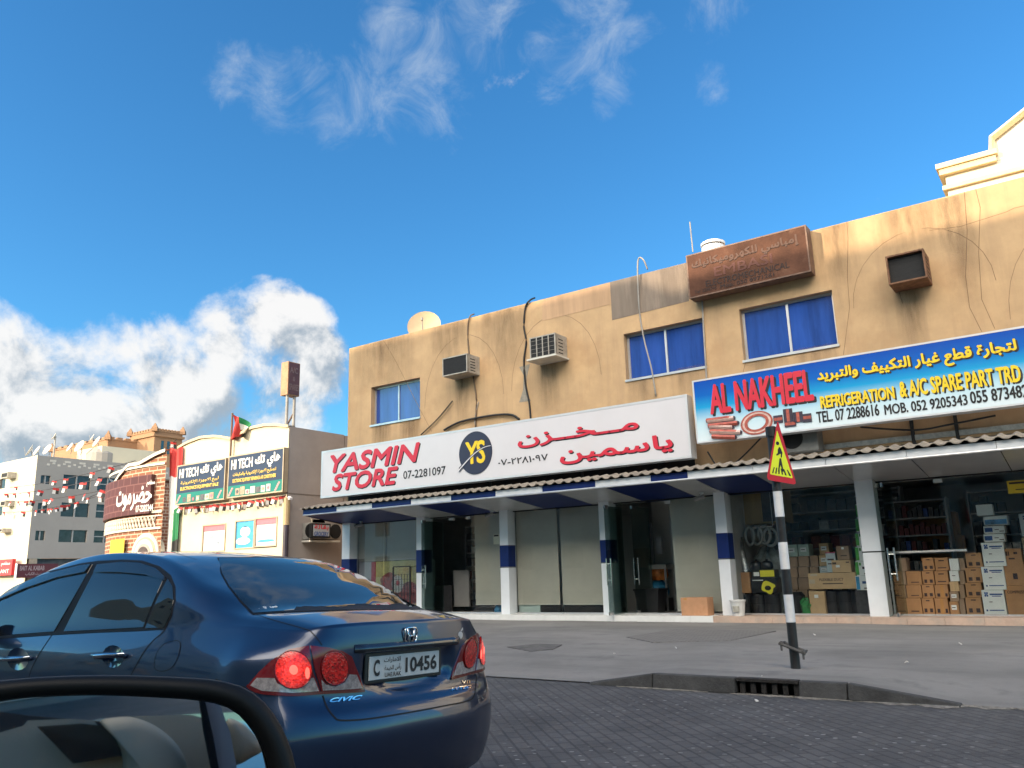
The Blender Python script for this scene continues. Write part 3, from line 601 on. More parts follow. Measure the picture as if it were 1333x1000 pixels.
for k in range(7):
    a = (920+k*1.2, 548+k*3.4-(k % 2)*3); e_ = (a[0]+30+(k % 3)*4, a[1]-(2 if k < 3 else -3)-2)
    im = MB(); im.tube([at2(*a, .004), at2(*e_, .004)], .052, 6); build('pipe_picture', im, m_pink if k % 2 else m_cop, o)
    im = MB(); p = at2(*e_, .02); im.lathe([(.045, 0), (.045, .006)], 10, (p[0], p[1], p[2]), 'y'); build('pipe_end_picture', im, m_slate, o)
c_ = at2(985, 550.5); Rr = [.30, .255, .21]
for k, (ro, ri) in enumerate(((.30, .262), (.264, .222), (.226, .17))):
    im = MB(); n_ = 32; im.add([(c_[0]+r_*1.12*math.cos(t_), Y-.006-k*.002, c_[2]+r_*.80*math.sin(t_)+.02*math.cos(t_)) for t_ in np.linspace(0, 2*math.pi, n_+1)[:-1] for r_ in (ri, ro)], [(2*i, 2*((i+1) % n_), 2*((i+1) % n_)+1, 2*i+1) for i in range(n_)])
    build('coil_picture', im, (m_cop, m_pink, m_cop)[k], o, fix=False)
for k, (px, py, w, h) in enumerate(((1013, 546, 11, 12), (1026, 541, 10, 19), (1029, 552, 14, 9), (1039, 543, 11, 15), (1051, 544, 10, 12))):
    p0, p1 = at2(px-w/2, py+h/2), at2(px+w/2, py-h/2)
    im = MB(); im.box(p0[0], p1[0], Y-.006-.003*k, Y, p0[2], p1[2]); ro = build('roll_picture', im, m_slate, o)
    im = MB(); mz = (p0[2]+p1[2])/2; mx_ = (p0[0]+p1[0])/2
    (im.box(p0[0]+.01, p1[0]-.01, Y-.009-.003*k, Y, mz-.025, mz+.035) if k not in (1, 3) else im.box(mx_-.03, mx_+.03, Y-.009-.003*k, Y, p0[2]+.01, p1[2]-.01)); build('roll_stripe_picture', im, m_cop, ro)
# rusty sign on the parapet
m_rust = mat('faded_brown_panel', (.105, .046, .028), .7, .1, var=.3, scale=1.6, spec=.2, stain=((.20, .105, .065), .9, .55, .7)); m_rust2 = mat('rusted_letter', (.028, .013, .010), .7, var=.15); m_rustf = mat('rusted_frame', (.17, .10, .07), .6, .2, var=.3, scale=6)
YE = 16.72
o, _e = lightbox('rusty_sign', (892.8, 332.5), (1049.5, 292.8), (1055, 352.5), (897, 390), YE, .34, m_rust, m_rustf, 'faded brown electromechanical sign fixed across the roof edge', fw=.03)
text('lettering', 'إمباسي للكهروميكانيك', (901, 367), (1041, 303), YE, m_rust2, o, bold=.012, ar=True) if False else None
def slanted(name, s, bl, br, hpx, m, Y_, parent, **k):
    a, b_ = aty(*bl, Y_), aty(*br, Y_); h = aty(bl[0], bl[1]-hpx, Y_)[2]-a[2]; zz = (a[2]+b_[2])/2
    q = MB(); letters(q, s, lambda u, v: (a[0]+(b_[0]-a[0])*u, Y_, zz+h*v), **k); build(name, q, m, parent, fix=False)
m_rust3 = mat('faded_letter', (.095, .044, .028), .7, var=.15)
slanted('lettering', 'إمباسي للكهروميكانيك', (901, 354), (1040, 320), 15, m_rust3, YE-.002, o, bold=.035, ar=True)
slanted('lettering', 'إمباسي للكهروميكانيك', (901, 354.8), (1040, 320.8), 15, m_rust2, YE-.0005, o, bold=.02, ar=True)
slanted('lettering', 'EMBASI', (930, 361), (1006, 342), 13, mat('dull_red_letter', (.10, .03, .02), .7, var=.15), YE, o, bold=.03)
slanted('lettering', 'ELECTROMECHANICAL', (919, 373), (1028, 349), 8, m_rust2, YE, o, bold=.02)
slanted('phone_number', 'Mob. 050 8971281', (938, 376), (1008, 359.5), 5, m_rust2, YE, o, bold=.02)
slanted('phone_number', 'Tel: 2288745', (904.5, 382.5), (933, 376.5), 4.2, m_rust2, YE, o, bold=.01)
# brackets, and black sheets that paint the shaded gap below the signs
br_ = MB(); 
for px in (1010, 1026, 1188, 1246):
    x = aty(px, 560, FY)[0]; br_.box(x-.03, x+.03, SYY+.2, FY, 3.95, 4.0); br_.box(x-.03, x+.03, FY-.06, FY, 3.35, 4.0)
for px in (520, 640, 760): x = aty(px, 640, FY)[0]; br_.box(x-.03, x+.03, SYY+.25, FY, 3.62, 3.67); br_.box(x-.03, x+.03, FY-.05, FY, 3.4, 3.67)
build('sign_bracket', br_, mat('dark_steel', (.05, .05, .05), .6, .4, var=.2), sb)
q = MB(); q.box(X0+.1, aty(905, 600, FY)[0], SYY+.32, FY-.02, 3.22, 3.30); q.box(X0+.1, aty(905, 600, FY)[0], FY-.03, FY-.005, 3.3, 3.72); build('gap_shade', q, m_dark, sb)
# ------------------------------------------------------------------ air conditioners
m_acw = mat('dirty_white_casing', (.40, .37, .32), .55, .1, var=.2, scale=7, stain=((.24, .19, .14), 5, .55, .6)); m_acr = mat('rusted_casing', (.20, .10, .055), .75, .2, var=.35, scale=8); m_fin = mat('dark_fins', (.012, .012, .013), .8, .0, var=.25, scale=30)
def wac(name, tl, tr, br, bl, depth, m, label, ntick, shelf=False, Y=None):
    YY = FY-depth; a, b_, c, d = rect(tl, tr, br, bl, YY)
    o = thing(name, ((a+b_)/2, FY, c), label, 'air conditioner', 'window air conditioners on the ochre wall')
    q = MB(); q.box(a, b_, YY+(.118 if m is m_acr else .03), FY+.05, c, d); build('casing', q, m, o, bevel=.008)
    f = MB(); w = .03
    for r_ in ((a, b_, c, c+w), (a, b_, d-w, d), (a, a+w, c+w, d-w), (b_-w, b_, c+w, d-w)): f.box(r_[0], r_[1], YY, YY+(.117 if m is m_acr else .06), r_[2], r_[3])
    build('front_frame', f, m, o)
    q = MB(); dy_ = .10 if m is m_acr else .012; q.box(a+w, b_-w, YY+dy_, YY+dy_+.019, c+w, d-w); g = build('condenser', q, m_fin, o)
    q = MB()
    for i in range(1, ntick): x = a+w+(b_-a-2*w)*i/ntick; q.box(x-.012, x+.012, YY-.002, YY+.02, c+w, d-w)
    n_ = 14
    for i in range(1, n_): z = c+w+(d-c-2*w)*i/n_; (q.box(a+w, b_-w, YY+.008, YY+.013, z-.002, z+.002) if i % 3 == 0 else None)
    build('grille', q, m if ntick > 1 else m_fin, g)
    q = MB()
    for i in range(5): z = c+.06+i*(d-c-.12)/5; q.box(b_-.001, b_+.004, YY+.14, FY-.2, z, z+.025)
    build('side_louvres', q, m_fin, o)
    if shelf: q = MB(); q.box(a-.06, b_+.05, YY-.08, FY, c-.05, c-.012); build('shelf', q, mat('pale_shelf', (.62, .60, .54), .6, var=.1), o)
    return o
wac('air_conditioner', (575.5, 466), (607, 461), (609, 485), (576, 489.5), .55, m_acw, 'grey window air conditioner left of the tall black cable, nearest the small window', 1)
wac('air_conditioner', (689, 439), (722, 434.5), (724, 462), (690, 467), .55, m_acw, 'whitish window air conditioner on a shelf beside the black cable', 4, True)
wac('air_conditioner', (1152, 334), (1203, 323), (1206, 361), (1157, 371), .6, m_acr, 'rusty brown window air conditioner high on the right of the ochre wall', 1)
# outdoor unit behind the parts sign
q = MB(); p = aty(1010, 585, FY-.5); a = p[0]
o = thing('outdoor_unit', (a+.4, FY-.3, 3.4), 'dark outdoor cooling unit on brackets under the blue sign', 'air conditioner')
q.box(a-.05, a+.85, FY-.52, FY-.1, 3.45, 4.02); build('casing', q, mat('dim_casing', (.16, .16, .15), .6, var=.2), o, bevel=.01)
q = MB(); q.lathe([(.2, 0), (.22, .01), (.22, .03), (.05, .02)], 20, (a+.35, FY-.54, 3.74), 'y'); build('fan_guard', q, m_dark, o)
# cables
m_cable = mat('black_cable', (.012, .012, .013), .6, var=.2); m_cond = mat('grey_conduit', (.33, .31, .28), .6, var=.2)
def cable(pxs, w, m, label, Ys=FY-.03, cat='cable'):
    q = MB(); pts = []
    for i, c in enumerate(pxs):
        yy = c[2] if len(c) > 2 else Ys; p = aty(c[0], c[1], yy); pts.append(Vector(p))
    # smooth
    fine = []
    for i in range(len(pts)-1):
        p0, p1, p2, p3 = pts[max(i-1, 0)], pts[i], pts[i+1], pts[min(i+2, len(pts)-1)]
        for k in range(5):
            t_ = k/5; fine.append(.5*((2*p1)+(p2-p0)*t_+(2*p0-5*p1+4*p2-p3)*t_*t_+(3*p1-p0-3*p2+p3)*t_**3))
    fine.append(pts[-1]); q.tube(fine, w, 8); return single('cable', q, m, label, cat, smooth=True)
cable([(696, 388, 17.35), (690, 391), (684, 400), (682, 425), (685, 445), (682, 470), (684, 500), (689, 525), (691, 548)], .024, m_cable, 'thick black cable hanging over the roof edge down the ochre wall')
cable([(617, 409, 17.3), (612, 412), (609, 425), (610, 455), (616, 490), (620, 520), (619, 557)], .02, mat('brown_cable', (.16, .11, .07), .7, var=.2), 'thin brown cable running down past the first air conditioner')
cable([(623, 523), (618, 545), (619, 555)], .012, m_cond, 'short loose grey wire end beside the brown cable')
cable([(843, 351, 17.1), (838, 339, 17.0), (832, 336, 17.0), (830, 350, 17.0), (832, 400), (838, 440), (848, 480), (854, 516)], .019, m_cond, 'grey conduit arching over the parapet and down past the middle window')
cable([(914, 390), (916, 430), (919, 480), (920, 500)], .02, m_cond, 'straight grey pipe below the rusty sign')
cable([(578, 560), (600, 549), (640, 541), (665, 540), (676, 546)], .03, m_cable, 'black hose bowing up over the top edge of the white sign', FY-.06)
cable([(548, 566), (570, 545), (589, 522)], .02, mat('dark_rod', (.10, .075, .05), .6, var=.2), 'thin dark rod leaning above the white sign', FY-.06, 'rod')
cable([(921, 588, 16.5), (940, 612, 16.6), (965, 596, 16.8), (1000, 560, 16.6)], .018, m_cable, 'black cable looping in the gap below the blue sign')
cable([(1120, 556, 16.6), (1190, 560, 16.6), (1240, 552, 16.6), (1296, 541, 16.6)], .018, m_cable, 'black cable sagging under the right half of the blue sign')
q = MB(); p = aty(902, 328, 18); q.tube([p, aty(898, 289, 18)], .016, 6); single('roof_rod', q, m_cond, 'thin upright metal rod on the roof behind the rusty sign', 'rod')
# roof: dish seen from behind, vent cap
m_dish = mat('sandy_dish', (.46, .34, .21), .6, var=.08)
def dish(px, py, rpx, Y_, label, group=None, face=(-.2, -1, .35), m=None, n=20):
    c = Vector(aty(px, py, Y_)); r_ = (aty(px+rpx, py, Y_)-np.array(c)); r_ = np.linalg.norm(r_)
    f = Vector(face).normalized(); u = f.cross(Vector((0, 0, 1))).normalized(); v = u.cross(f)
    o = thing('satellite_dish', (c.x, c.y, c.z-r_*1.3), label, 'satellite dish', group)
    q = MB(); P = []
    for k in (0, .35, .7, 1.0): P.append([tuple(c+(u*math.cos(t_)+v*math.sin(t_))*r_*max(k, .02)+f*(r_*.28*k*k)) for t_ in np.linspace(0, 2*math.pi, n+1)[:-1]])
    q.grid(P, True); P2 = [[tuple(Vector(p)-f*.03) for p in row] for row in P]; q.grid(P2, True); q.grid([P[-1], P2[-1]], True)
    build('reflector', q, m or m_dish, o, smooth=True)
    q = MB(); q.tube([tuple(c-f*.04), tuple(c-f*r_*.3-Vector((0, 0, r_*.6))), (c.x, c.y, c.z-r_*1.3)], r_*.06, 6); build('mast', q, m_cond, o)
    q = MB(); fp = c+f*r_*.95; q.tube([tuple(c-v*r_*.95+f*r_*.26), tuple(fp)], r_*.03, 5); q.lathe([(r_*.07, -r_*.08), (r_*.07, r_*.08)], 8, tuple(fp)); build('feed_arm', q, m_cond, o)
    return o
dish(553, 427, 16.5, 19.0, 'sand coloured satellite dish peeping over the roof edge of the ochre building', face=(.5, -.82, .28))
p = aty(929, 330, 18.2); r_ = .28
o = thing('roof_vent', (p[0], 18.2, p[2]-.6), 'white round vent cap on the roof behind the rusty sign', 'vent')
q = MB(); q.lathe([(r_*1.1, -.6), (r_*1.1, -.02), (r_, .0), (r_, .15), (r_*.95, .17)], 20, tuple(p)); build('drum', q, mat('white_enamel', (.7, .72, .74), .4, var=.06), o, smooth=False)
q = MB(); q.lathe([(r_*1.05, .20), (r_*1.05, .26), (r_*.8, .30)], 20, tuple(p)); build('cap', q, MATS['white_enamel'], o)
q = MB(); q.lathe([(r_*.85, .16), (r_*.85, .21)], 16, tuple(p)); build('slot', q, m_dark, o)
# ------------------------------------------------------------------ what stands in and in front of the shops
m_card = mat('brown_carton', (.44, .24, .11), .8, var=.10, scale=4, bump=.1); m_card2 = mat('tan_carton', (.54, .38, .21), .8, var=.08, scale=4); m_card3 = mat('grey_brown_carton', (.32, .225, .15), .8, var=.1, scale=4)
m_wbox = mat('white_carton', (.76, .80, .78), .6, var=.05, scale=3); m_tape = mat('packing_tape', (.50, .27, .10), .25, var=.1); m_ink = mat('carton_ink', (.045, .028, .03), .7, var=.2); m_bl = mat('blue_print', (.03, .10, .30), .5, var=.3, scale=20); m_grn = mat('green_print', (.06, .34, .05), .5, var=.3, scale=9)
def carton(pxl, pxr, pyt, pyb, Y, depth, m, label, name='carton', cat='box', deco=None, group=None, zoff=0, base=None):
    """pxl..pxr at the base row pyb; the top row pyt gives the height"""
    a, b_ = aty(pxl, pyb, Y)[0], aty(pxr, pyb, Y)[0]; z0 = zfor((a+b_)/2, Y, pyb) if base is None else base; z1 = zfor((a+b_)/2, Y, pyt)
    q = MB(); q.box(a+.004, b_-.004, Y, Y+depth, z0+.001, z1-.003); o = tag(build(name, q, m, None, bevel=.006), label, cat, group)
    def sub(n, u0, u1, v0, v1, mm, dy=.004):
        k = MB(); k.box(a+(b_-a)*u0, a+(b_-a)*u1, Y-dy, Y+.002, z0+(z1-z0)*v0, z0+(z1-z0)*v1); return build(n, k, mm, o)
    def word(n, s, u0, u1, v0, v1, mm):
        k = MB(); letters(k, s, lambda u, v: (a+(b_-a)*(u0+(u1-u0)*u), Y-.005, z0+(z1-z0)*(v0+(v1-v0)*v)), bold=.02); return build(n, k, mm, o, fix=False)
    if deco == 'squares':
        sub('hand_hole', .36, .66, .80, .87, m_ink); sub('printed_square', .16, .38, .12, .36, m_ink); sub('printed_square', .60, .84, .12, .36, m_ink)
    if deco == 'line': sub('printed_line', .28, .8, .16, .22, m_ink)
    if deco == 'hole': sub('hand_hole', .3, .7, .72, .80, m_ink); sub('printed_line', .2, .8, .18, .25, m_ink)
    if deco == 'label': sub('paper_label', .2, .75, .35, .72, m_wbox); sub('printed_line', .27, .62, .5, .56, m_ink, .006)
    if deco == 'tape': sub('tape_strip', .42, .66, 0.02, .98, m_tape); sub('printed_square', .16, .36, .1, .34, m_ink); sub('printed_square', .74, .9, .1, .34, m_ink)
    if deco == 'brand':
        for du in (0, .09):
            for dv in (0, .1): sub('logo_square', .13+du, .20+du, .73+dv, .81+dv, m_bl)
        sub('logo_square', .175, .225, .785, .845, m_bl, .006); sub('printed_line', .36, .92, .79, .85, m_bl); sub('printed_line', .45, .85, .73, .76, m_bl); sub('printed_line', .30, .44, .5, .53, m_ink); sub('printed_line', .12, .19, .14, .21, m_bl); sub('printed_line', .26, .9, .16, .20, m_bl)
    if deco == 'bluebadge': sub('blue_badge', .06, .42, .2, .75, m_bl); sub('printed_line', .52, .72, .45, .53, m_ink); sub('printed_line', .74, .95, .2, .3, m_ink)
    if deco == 'bluepic': sub('blue_picture', .05, .95, .08, .6, mat('blue_wave_print', (.10, .32, .58), .4, var=.6, scale=6))
    if deco == 'green': sub('green_leaf', .0, .2, .06, .94, m_grn, .002); sub('printed_line', .42, .9, .45, .62, m_ink); sub('printed_line', .5, .94, .1, .18, m_ink); sub('green_leaf', .24, .36, .7, .9, m_grn)
    if deco == 'bluegreen': sub('blue_leaf', .04, .26, .06, .94, mat('sky_print', (.05, .34, .62), .5, var=.3)); sub('printed_line', .42, .9, .45, .62, m_bl); sub('printed_line', .5, .94, .1, .18, m_ink)
    return o, sub, word
YB6 = 17.75; ZF = SZ
nth = ['bottom', 'second', 'third', 'topmost', 'fifth']
def stackof(pl, pr, rows, Y, depth, m, deco, desc, place, grp):
    base = ZF
    for i in range(len(rows)-1):
        lab = f'{desc}, {nth[3] if i == len(rows)-2 else nth[i]} of {place}'
        o, s_, w_ = carton(pl, pr, rows[i+1], rows[i], Y, depth, m[i] if isinstance(m, list) else m, lab, deco=deco[i] if isinstance(deco, list) else deco, group=grp, base=base)
        a, b_ = aty(pl, rows[0], Y)[0], aty(pr, rows[0], Y)[0]; base = zfor((a+b_)/2, Y, rows[i+1])
G6 = 'cartons stacked inside the parts shop window'
stackof(1181, 1201, [796.5, 778.5, 761.5, 743.5], YB6, .4, m_card, 'line', 'plain brown carton', 'the stack by the pull handle', G6)
stackof(1171, 1181, [796.5, 778.5, 761.5, 743.5, 726], YB6+.02, .4, m_card3, None, 'narrow dull brown carton', 'the column behind the pull handle', G6)
stackof(1201.5, 1217.5, [796.5, 778.5, 761, 743, 726], YB6, .4, m_card, 'squares', 'brown carton with two squares', 'the stack left of the taped one', G6)
stackof(1218, 1236, [796.5, 778.5, 761, 743, 726], YB6, .4, m_card, ['tape', 'tape', 'hole', 'hole'], 'brown carton', 'the stack with orange tape down it', G6)
stackof(1236.5, 1249.5, [796.5, 783, 770, 758, 745, 727], YB6, .35, [m_card, m_card2, m_card, m_wbox, m_wbox], ['label', 'label', 'label', 'label', None], 'small labelled carton', 'the mixed narrow stack in the middle', G6) if False else None
base = ZF
for i, (yb, yt, mm, dc, ds) in enumerate(((796.5, 783, m_card, 'label', 'brown carton with a white label at the foot of the narrow stack'), (783, 770, m_card3, 'label', 'dark carton with a white label second in the narrow stack'), (770, 757, m_card2, None, 'tan carton in the middle of the narrow stack'), (757, 743, m_wbox, 'label', 'white labelled carton fourth up the narrow stack'), (743, 727, m_wbox, None, 'plain white carton on top of the narrow stack'))):
    o, s_, w_ = carton(1237, 1249.5, yt, yb, YB6, .35, mm, ds, deco=dc, group=G6, base=base); base = zfor(aty(1243, 796.5, YB6)[0], YB6, yt)
stackof(1250, 1257.5, [796.5, 779, 761, 743, 726], YB6+.05, .4, m_card3, None, 'very narrow brown carton', 'the slim column left of the white boxes', G6)
stackof(1258.5, 1280, [796.5, 777.5, 758.5, 739, 719.5], YB6, .4, m_card, 'squares', 'large brown carton with two squares', 'the stack left of the white boxes', G6)
base = ZF
for i, (yb, yt, dc, ds, wr) in enumerate(((796.5, 768, 'brand', 'white carton with a blue chequered logo at the foot of the white tower', 1311), (768, 737.5, 'brand', 'white carton with a blue chequered logo second up the white tower', 1311), (737.5, 706, 'brand', 'white carton with a blue chequered logo third up the white tower', 1311), (706, 695, 'bluebadge', 'flat white box with a blue badge, lower of the pair on the tower', 1309), (695, 684.5, 'bluebadge', 'flat white box with a blue badge, upper of the pair on the tower', 1309), (684.5, 671.5, 'bluepic', 'flat box with a blue wave picture near the top of the white tower', 1313))):
    o, s_, w_ = carton(1281, wr, yt, yb, YB6-.05, .4, m_wbox, ds, deco=dc, group=G6, base=base); base = zfor(aty(1295, 796.5, YB6-.05)[0], YB6-.05, yt)
xa = aty(1281, 796, YB6)[0]; q = MB(); z1 = zfor(xa+.25, YB6, 657); q.box(xa+.13, xa+.40, YB6, YB6+.25, base+.002, z1); single('carton', q, m_wbox, 'small white carton crowning the white tower', 'box', G6, bevel=.005)
o, s_, w_ = carton(1312, 1345, 762, 796.5, YB6, .45, m_card, 'big brown carton printed COMPRESSOR beside the white tower', group=G6, base=ZF); w_('printed_word', 'COMPRESSOR', .1, 1.0, .72, .82, m_ink)
b2 = zfor(aty(1325, 796, YB6)[0], YB6, 762)
o, s_, w_ = carton(1310, 1337, 714, 762, YB6+.02, .45, m_card, 'tall brown carton with a hand hole on the COMPRESSOR carton', group=G6, base=b2); s_('hand_hole', .33, .62, .70, .74, m_ink); s_('printed_square', .4, .62, .16, .32, m_ink); s_('printed_arrow', .2, .3, .80, .92, m_ink); s_('printed_arrow', .33, .38, .80, .92, m_ink); s_('printed_arrow', .6, .78, .84, .9, m_ink)
q = MB(); xr = aty(1345, 796, YB6)[0]; q.box(xr+.01, xr+.6, YB6, YB6+.4, ZF, zfor(xr, YB6, 700)); single('carton', q, m_card2, 'tall tan carton at the far right edge of the shop window', 'box', G6, bevel=.005)
o, s_, w_ = carton(1330, 1372, 668, 697.5, YB6+.1, .4, m_wbox, 'white carton with a blue logo on the tall tan carton', deco='brand', group=G6)
o.location.z += 0
# yellow notice stuck on the glass, cream rail across the doorway
q = MB(); a = aty(1313, 643, GY-.01); c = aty(1350, 628, GY-.01); q.box(a[0], c[0]+.2, GY-.014, GY-.007, a[2], c[2]+.06)
o = single('notice', q, mat('yellow_notice', (.72, .50, .03), .5, var=.06), 'yellow notice stuck high on the parts shop glass', 'notice')
q = MB(); q.box(a[0]+.03, c[0]+.15, GY-.018, GY-.013, c[2]-.0, c[2]+.035); build('printed_band', q, m_ink, o); q = MB(); q.box(a[0]+.12, c[0]+.1, GY-.018, GY-.013, a[2]+.06, a[2]+.075); build('printed_line', q, m_ink, o)
q = MB(); a = aty(1155, 724, YB6-.12); c = aty(1259, 720, YB6-.12); q.box(a[0], c[0], YB6-.14, YB6-.10, 1.40, 1.44); q.box(a[0], a[0]+.03, YB6-.14, YB6-.10, SZ, 1.399); single('barrier_rail', q, mat('white_rail', (.8, .8, .78), .4), 'white rail across the parts shop doorway in front of the cartons', 'rail')
# shelf with small goods and cartons deeper inside
def shelf(xa, xb, Y, nlev, zt, label, cols_, dens=7, name='shop_shelf'):
    o = thing(name, ((xa+xb)/2, Y+.2, SZ), label, 'shelf'); q = MB()
    for i in range(nlev+1): z = SZ+.08+(zt-SZ-.1)*i/nlev; q.box(xa, xb, Y, Y+.4, z-.015, z+.015)
    for x in (xa, xb): q.box(x-.02, x+.02, Y-.01, Y+.41, SZ, zt+.02)
    build('rack', q, mat('grey_shelf_steel', (.34, .34, .34), .5, .3, var=.1), o)
    for i in range(nlev):
        z = SZ+.095+(zt-SZ-.1)*i/nlev; h = (zt-SZ-.1)/nlev*.75; m_ = cols_[i % len(cols_)]; w = (xb-xa-.08)/dens
        for k in range(dens):
            if random.random() < .9: hh = h*random.uniform(.55, 1); q = MB(); q.box(xa+.04+k*w+.01, xa+.04+(k+1)*w-.01, Y+.03, Y+.33, z+.003, z+hh); build('packet', q, random.choice(cols_) if random.random() < .35 else m_, o)
m_sw = mat('shelf_white', (.5, .5, .48), .6, var=.3, scale=12); m_sb = mat('shelf_blue', (.03, .07, .25), .5, var=.3, scale=12); m_sr = mat('shelf_red', (.14, .03, .028), .5, var=.3, scale=12); m_sd = mat('shelf_dark', (.05, .05, .055), .5, var=.3, scale=12)
x0_ = aty(1168, 700, 19)[0]; shelf(x0_, x0_+1.0, 19.0, 6, 2.5, 'grey steel shelf of small white and blue packets behind the doorway', [m_sw, m_sb, m_sw, m_sd, m_sr, m_sd], 9)
x0_ = aty(1135, 700, 19.2)[0]; shelf(x0_, x0_+.55, 19.4, 6, 2.6, 'narrow grey shelf beside the packet shelf', [m_sd, m_sw, m_sd], 5)
x0_ = aty(1196, 720, 19.6)[0]
for i, (z0, z1, d) in enumerate(((1.25, 1.75, 0), (1.752, 2.25, -.06))):
    q = MB(); q.box(x0_+d, x0_+.85+d, 19.7, 20.2, z0, z1); single('carton', q, m_card, ('brown carton on the stand in the dim doorway, lower of two', 'brown carton on the stand in the dim doorway, upper of two')[i], 'box', 'cartons in the dim doorway', bevel=.006)
q = MB(); q.box(x0_-.1, x0_+.95, 19.6, 20.3, SZ, 1.248); single('display_stand', q, m_sd, 'dark stand carrying two cartons deep in the doorway', 'stand')
x0_ = aty(1262, 690, 20)[0]; shelf(x0_, x0_+2.4, 20.4, 5, 2.7, 'dark back shelf behind the white tower of boxes', [m_sd, m_sd, m_sw], 14)
# window bay of the parts shop left of the middle pillar
YB5 = 17.62; G5 = 'goods in the left window of the parts shop'
def drum(px, Yd, rr, z0, z1, label, group, m):
    x = aty(px, 795, Yd)[0]; o = thing('drum', (x, Yd, z0), label, 'drum', group); h = z1-z0
    q = MB(); q.lathe([(rr*.97, 0), (rr, .02), (rr, h*.46), (rr*1.03, h*.48), (rr*1.03, h*.52), (rr, h*.54), (rr, h-.02), (rr*.95, h)], 22, (x, Yd, z0)); build('body', q, m, o, smooth=False)
    q = MB(); q.lathe([(rr*.3, 0), (rr*.3, .03)], 12, (x, Yd, z0+h)); build('lid', q, m_dark, o)
m_drum = mat('black_plastic_drum', (.014, .015, .018), .32, var=.2)
zt = zfor(aty(990, 795, YB5)[0], YB5, 774)
for i, px in enumerate((972, 989, 1007)): drum(px, YB5+.2, .165, SZ, zt, ('black plastic drum under the display boxes, nearest the navy banded pillar', 'black plastic drum in the middle under the black display boxes', 'black plastic drum under the display boxes, beside the striped post')[i], 'black plastic drums', m_drum)
zt2 = zfor(aty(1105, 795, YB5)[0], YB5, 769)
for i, px in enumerate((1084, 1103, 1122)): drum(px, YB5+.25, .19, SZ, zt2, ('black drum under the long duct carton, next to the tan carton', 'black drum under the middle of the long duct carton', 'black drum under the duct carton, next to the white pillar')[i], 'black drums under the duct carton', m_drum)
o, s_, w_ = carton(962, 978, 745, 773.5, YB5, .3, m_card, 'upright orange brown carton on the drums beside the navy banded pillar', group=G5, base=zt+.032)
mb_ = mat('black_carton', (.012, .012, .013), .35, var=.2); o, s_, w_ = carton(978.5, 1012, 752, 773.5, YB5, .35, mb_, 'black display box with a yellow round picture', group=G5, base=zt+.032)
mY = mat('yellow_print', (.72, .68, .04), .4, var=.05); s_('printed_line', .08, .5, .8, .86, m_wbox)
k_ = MB(); a0 = aty(978.5, 773, YB5)[0]; b0 = aty(1012, 773, YB5)[0]; zc_ = zfor((a0+b0)/2, YB5, 765); k_.prism([(a0+(b0-a0)*.68+.15*math.cos(t_)*(1 if t_ < 4 else .7), zc_+.13*math.sin(t_)+.02*math.cos(3*t_)) for t_ in np.linspace(0, 6.28, 25)[:-1]], lambda p_, d: (p_[0], YB5-d, p_[1]), 0, .005); e1 = build('yellow_picture', k_, mY, o)
k_ = MB(); k_.prism([(a0+(b0-a0)*.66+.07*math.cos(t_), zc_-.01+.05*math.sin(t_)) for t_ in np.linspace(0, 6.28, 17)[:-1]], lambda p_, d: (p_[0], YB5-d, p_[1]), .005, .008); build('dark_motif', k_, mb_, e1)
zt3 = zfor((a0+b0)/2, YB5, 752)
o, s_, w_ = carton(978.5, 1009, 741.5, 752, YB5, .3, mb_, 'flat black box with a yellow label on the black display box', group=G5, base=zt3); s_('yellow_label', .38, .98, .1, .9, mY); s_('printed_line', .1, .34, .2, .7, m_wbox)
zt4 = zfor((a0+b0)/2, YB5, 741.5)
for i, px in enumerate((985, 999)):
    x = aty(px, 741, YB5+.15)[0]; q = MB(); q.lathe([(.11, 0), (.13, .03), (.12, .14), (.07, .18), (.03, .185), (.03, .215), (.0, .22)], 16, (x, YB5+.15, zt4)); single('gas_canister', q, m_drum, ('squat black canister on the flat black box, left of two', 'squat black canister on the flat black box, right of two')[i], 'canister', 'squat black canisters', smooth=True)
q = MB(); p0, p1 = aty(971, 744, YB5+.1), aty(962.5, 700, YB5+.25); q.tube([(p0[0], YB5+.2, zt), p0, p1], .07, 14); single('flexible_duct', q, mat('silver_foil', (.6, .62, .63), .22, .9, var=.2, scale=22, bump=.6, bscale=50), 'silver flexible duct standing by the navy banded pillar', 'duct', smooth=True)
q = MB(); x = aty(968, 660, 18.2)[0]; q.box(x, x+.9, 18.2, 18.8, zfor(x, 18.2, 683), 2.95); o = single('wall_cabinet', q, mat('honey_wood', (.42, .28, .10), .5, var=.15, scale=5, vert=True), 'honey wood cabinet hung high inside the window', 'cabinet')
q = MB(); q.box(x+.42, x+.88, 18.185, 18.2, zfor(x, 18.2, 681), 2.9); build('door_panel', q, m_sd, o)
for i, (px, py) in enumerate(((976, 698), (985, 697), (994, 696), (1001, 699))):
    c_ = aty(px, py, 17.95); P = []
    for a_ in np.linspace(0, 2*math.pi, 25)[:-1]:
        ct = Vector((c_[0]+.17*math.cos(a_)*(.55+.1*i), 17.95+.03*i, c_[2]+.19*math.sin(a_))); P.append([tuple(ct+(Vector((math.cos(a_), 0, math.sin(a_)))*math.cos(b_)+Vector((0, 1, 0))*math.sin(b_))*.035) for b_ in np.linspace(0, 2*math.pi, 9)[:-1]])
    q = MB(); P.append(P[0]); q.grid(P, True); single('hose_coil', q, mat('clear_hose', (.36, .38, .36), .25, var=.2), ('pale hose coil, first from the pillar, hanging in the window', 'pale hose coil, second from the pillar, hanging in the window', 'pale hose coil, third from the pillar, hanging in the window', 'pale hose coil furthest from the pillar, hanging in the window')[i], 'hose', 'pale hose coils', smooth=True)
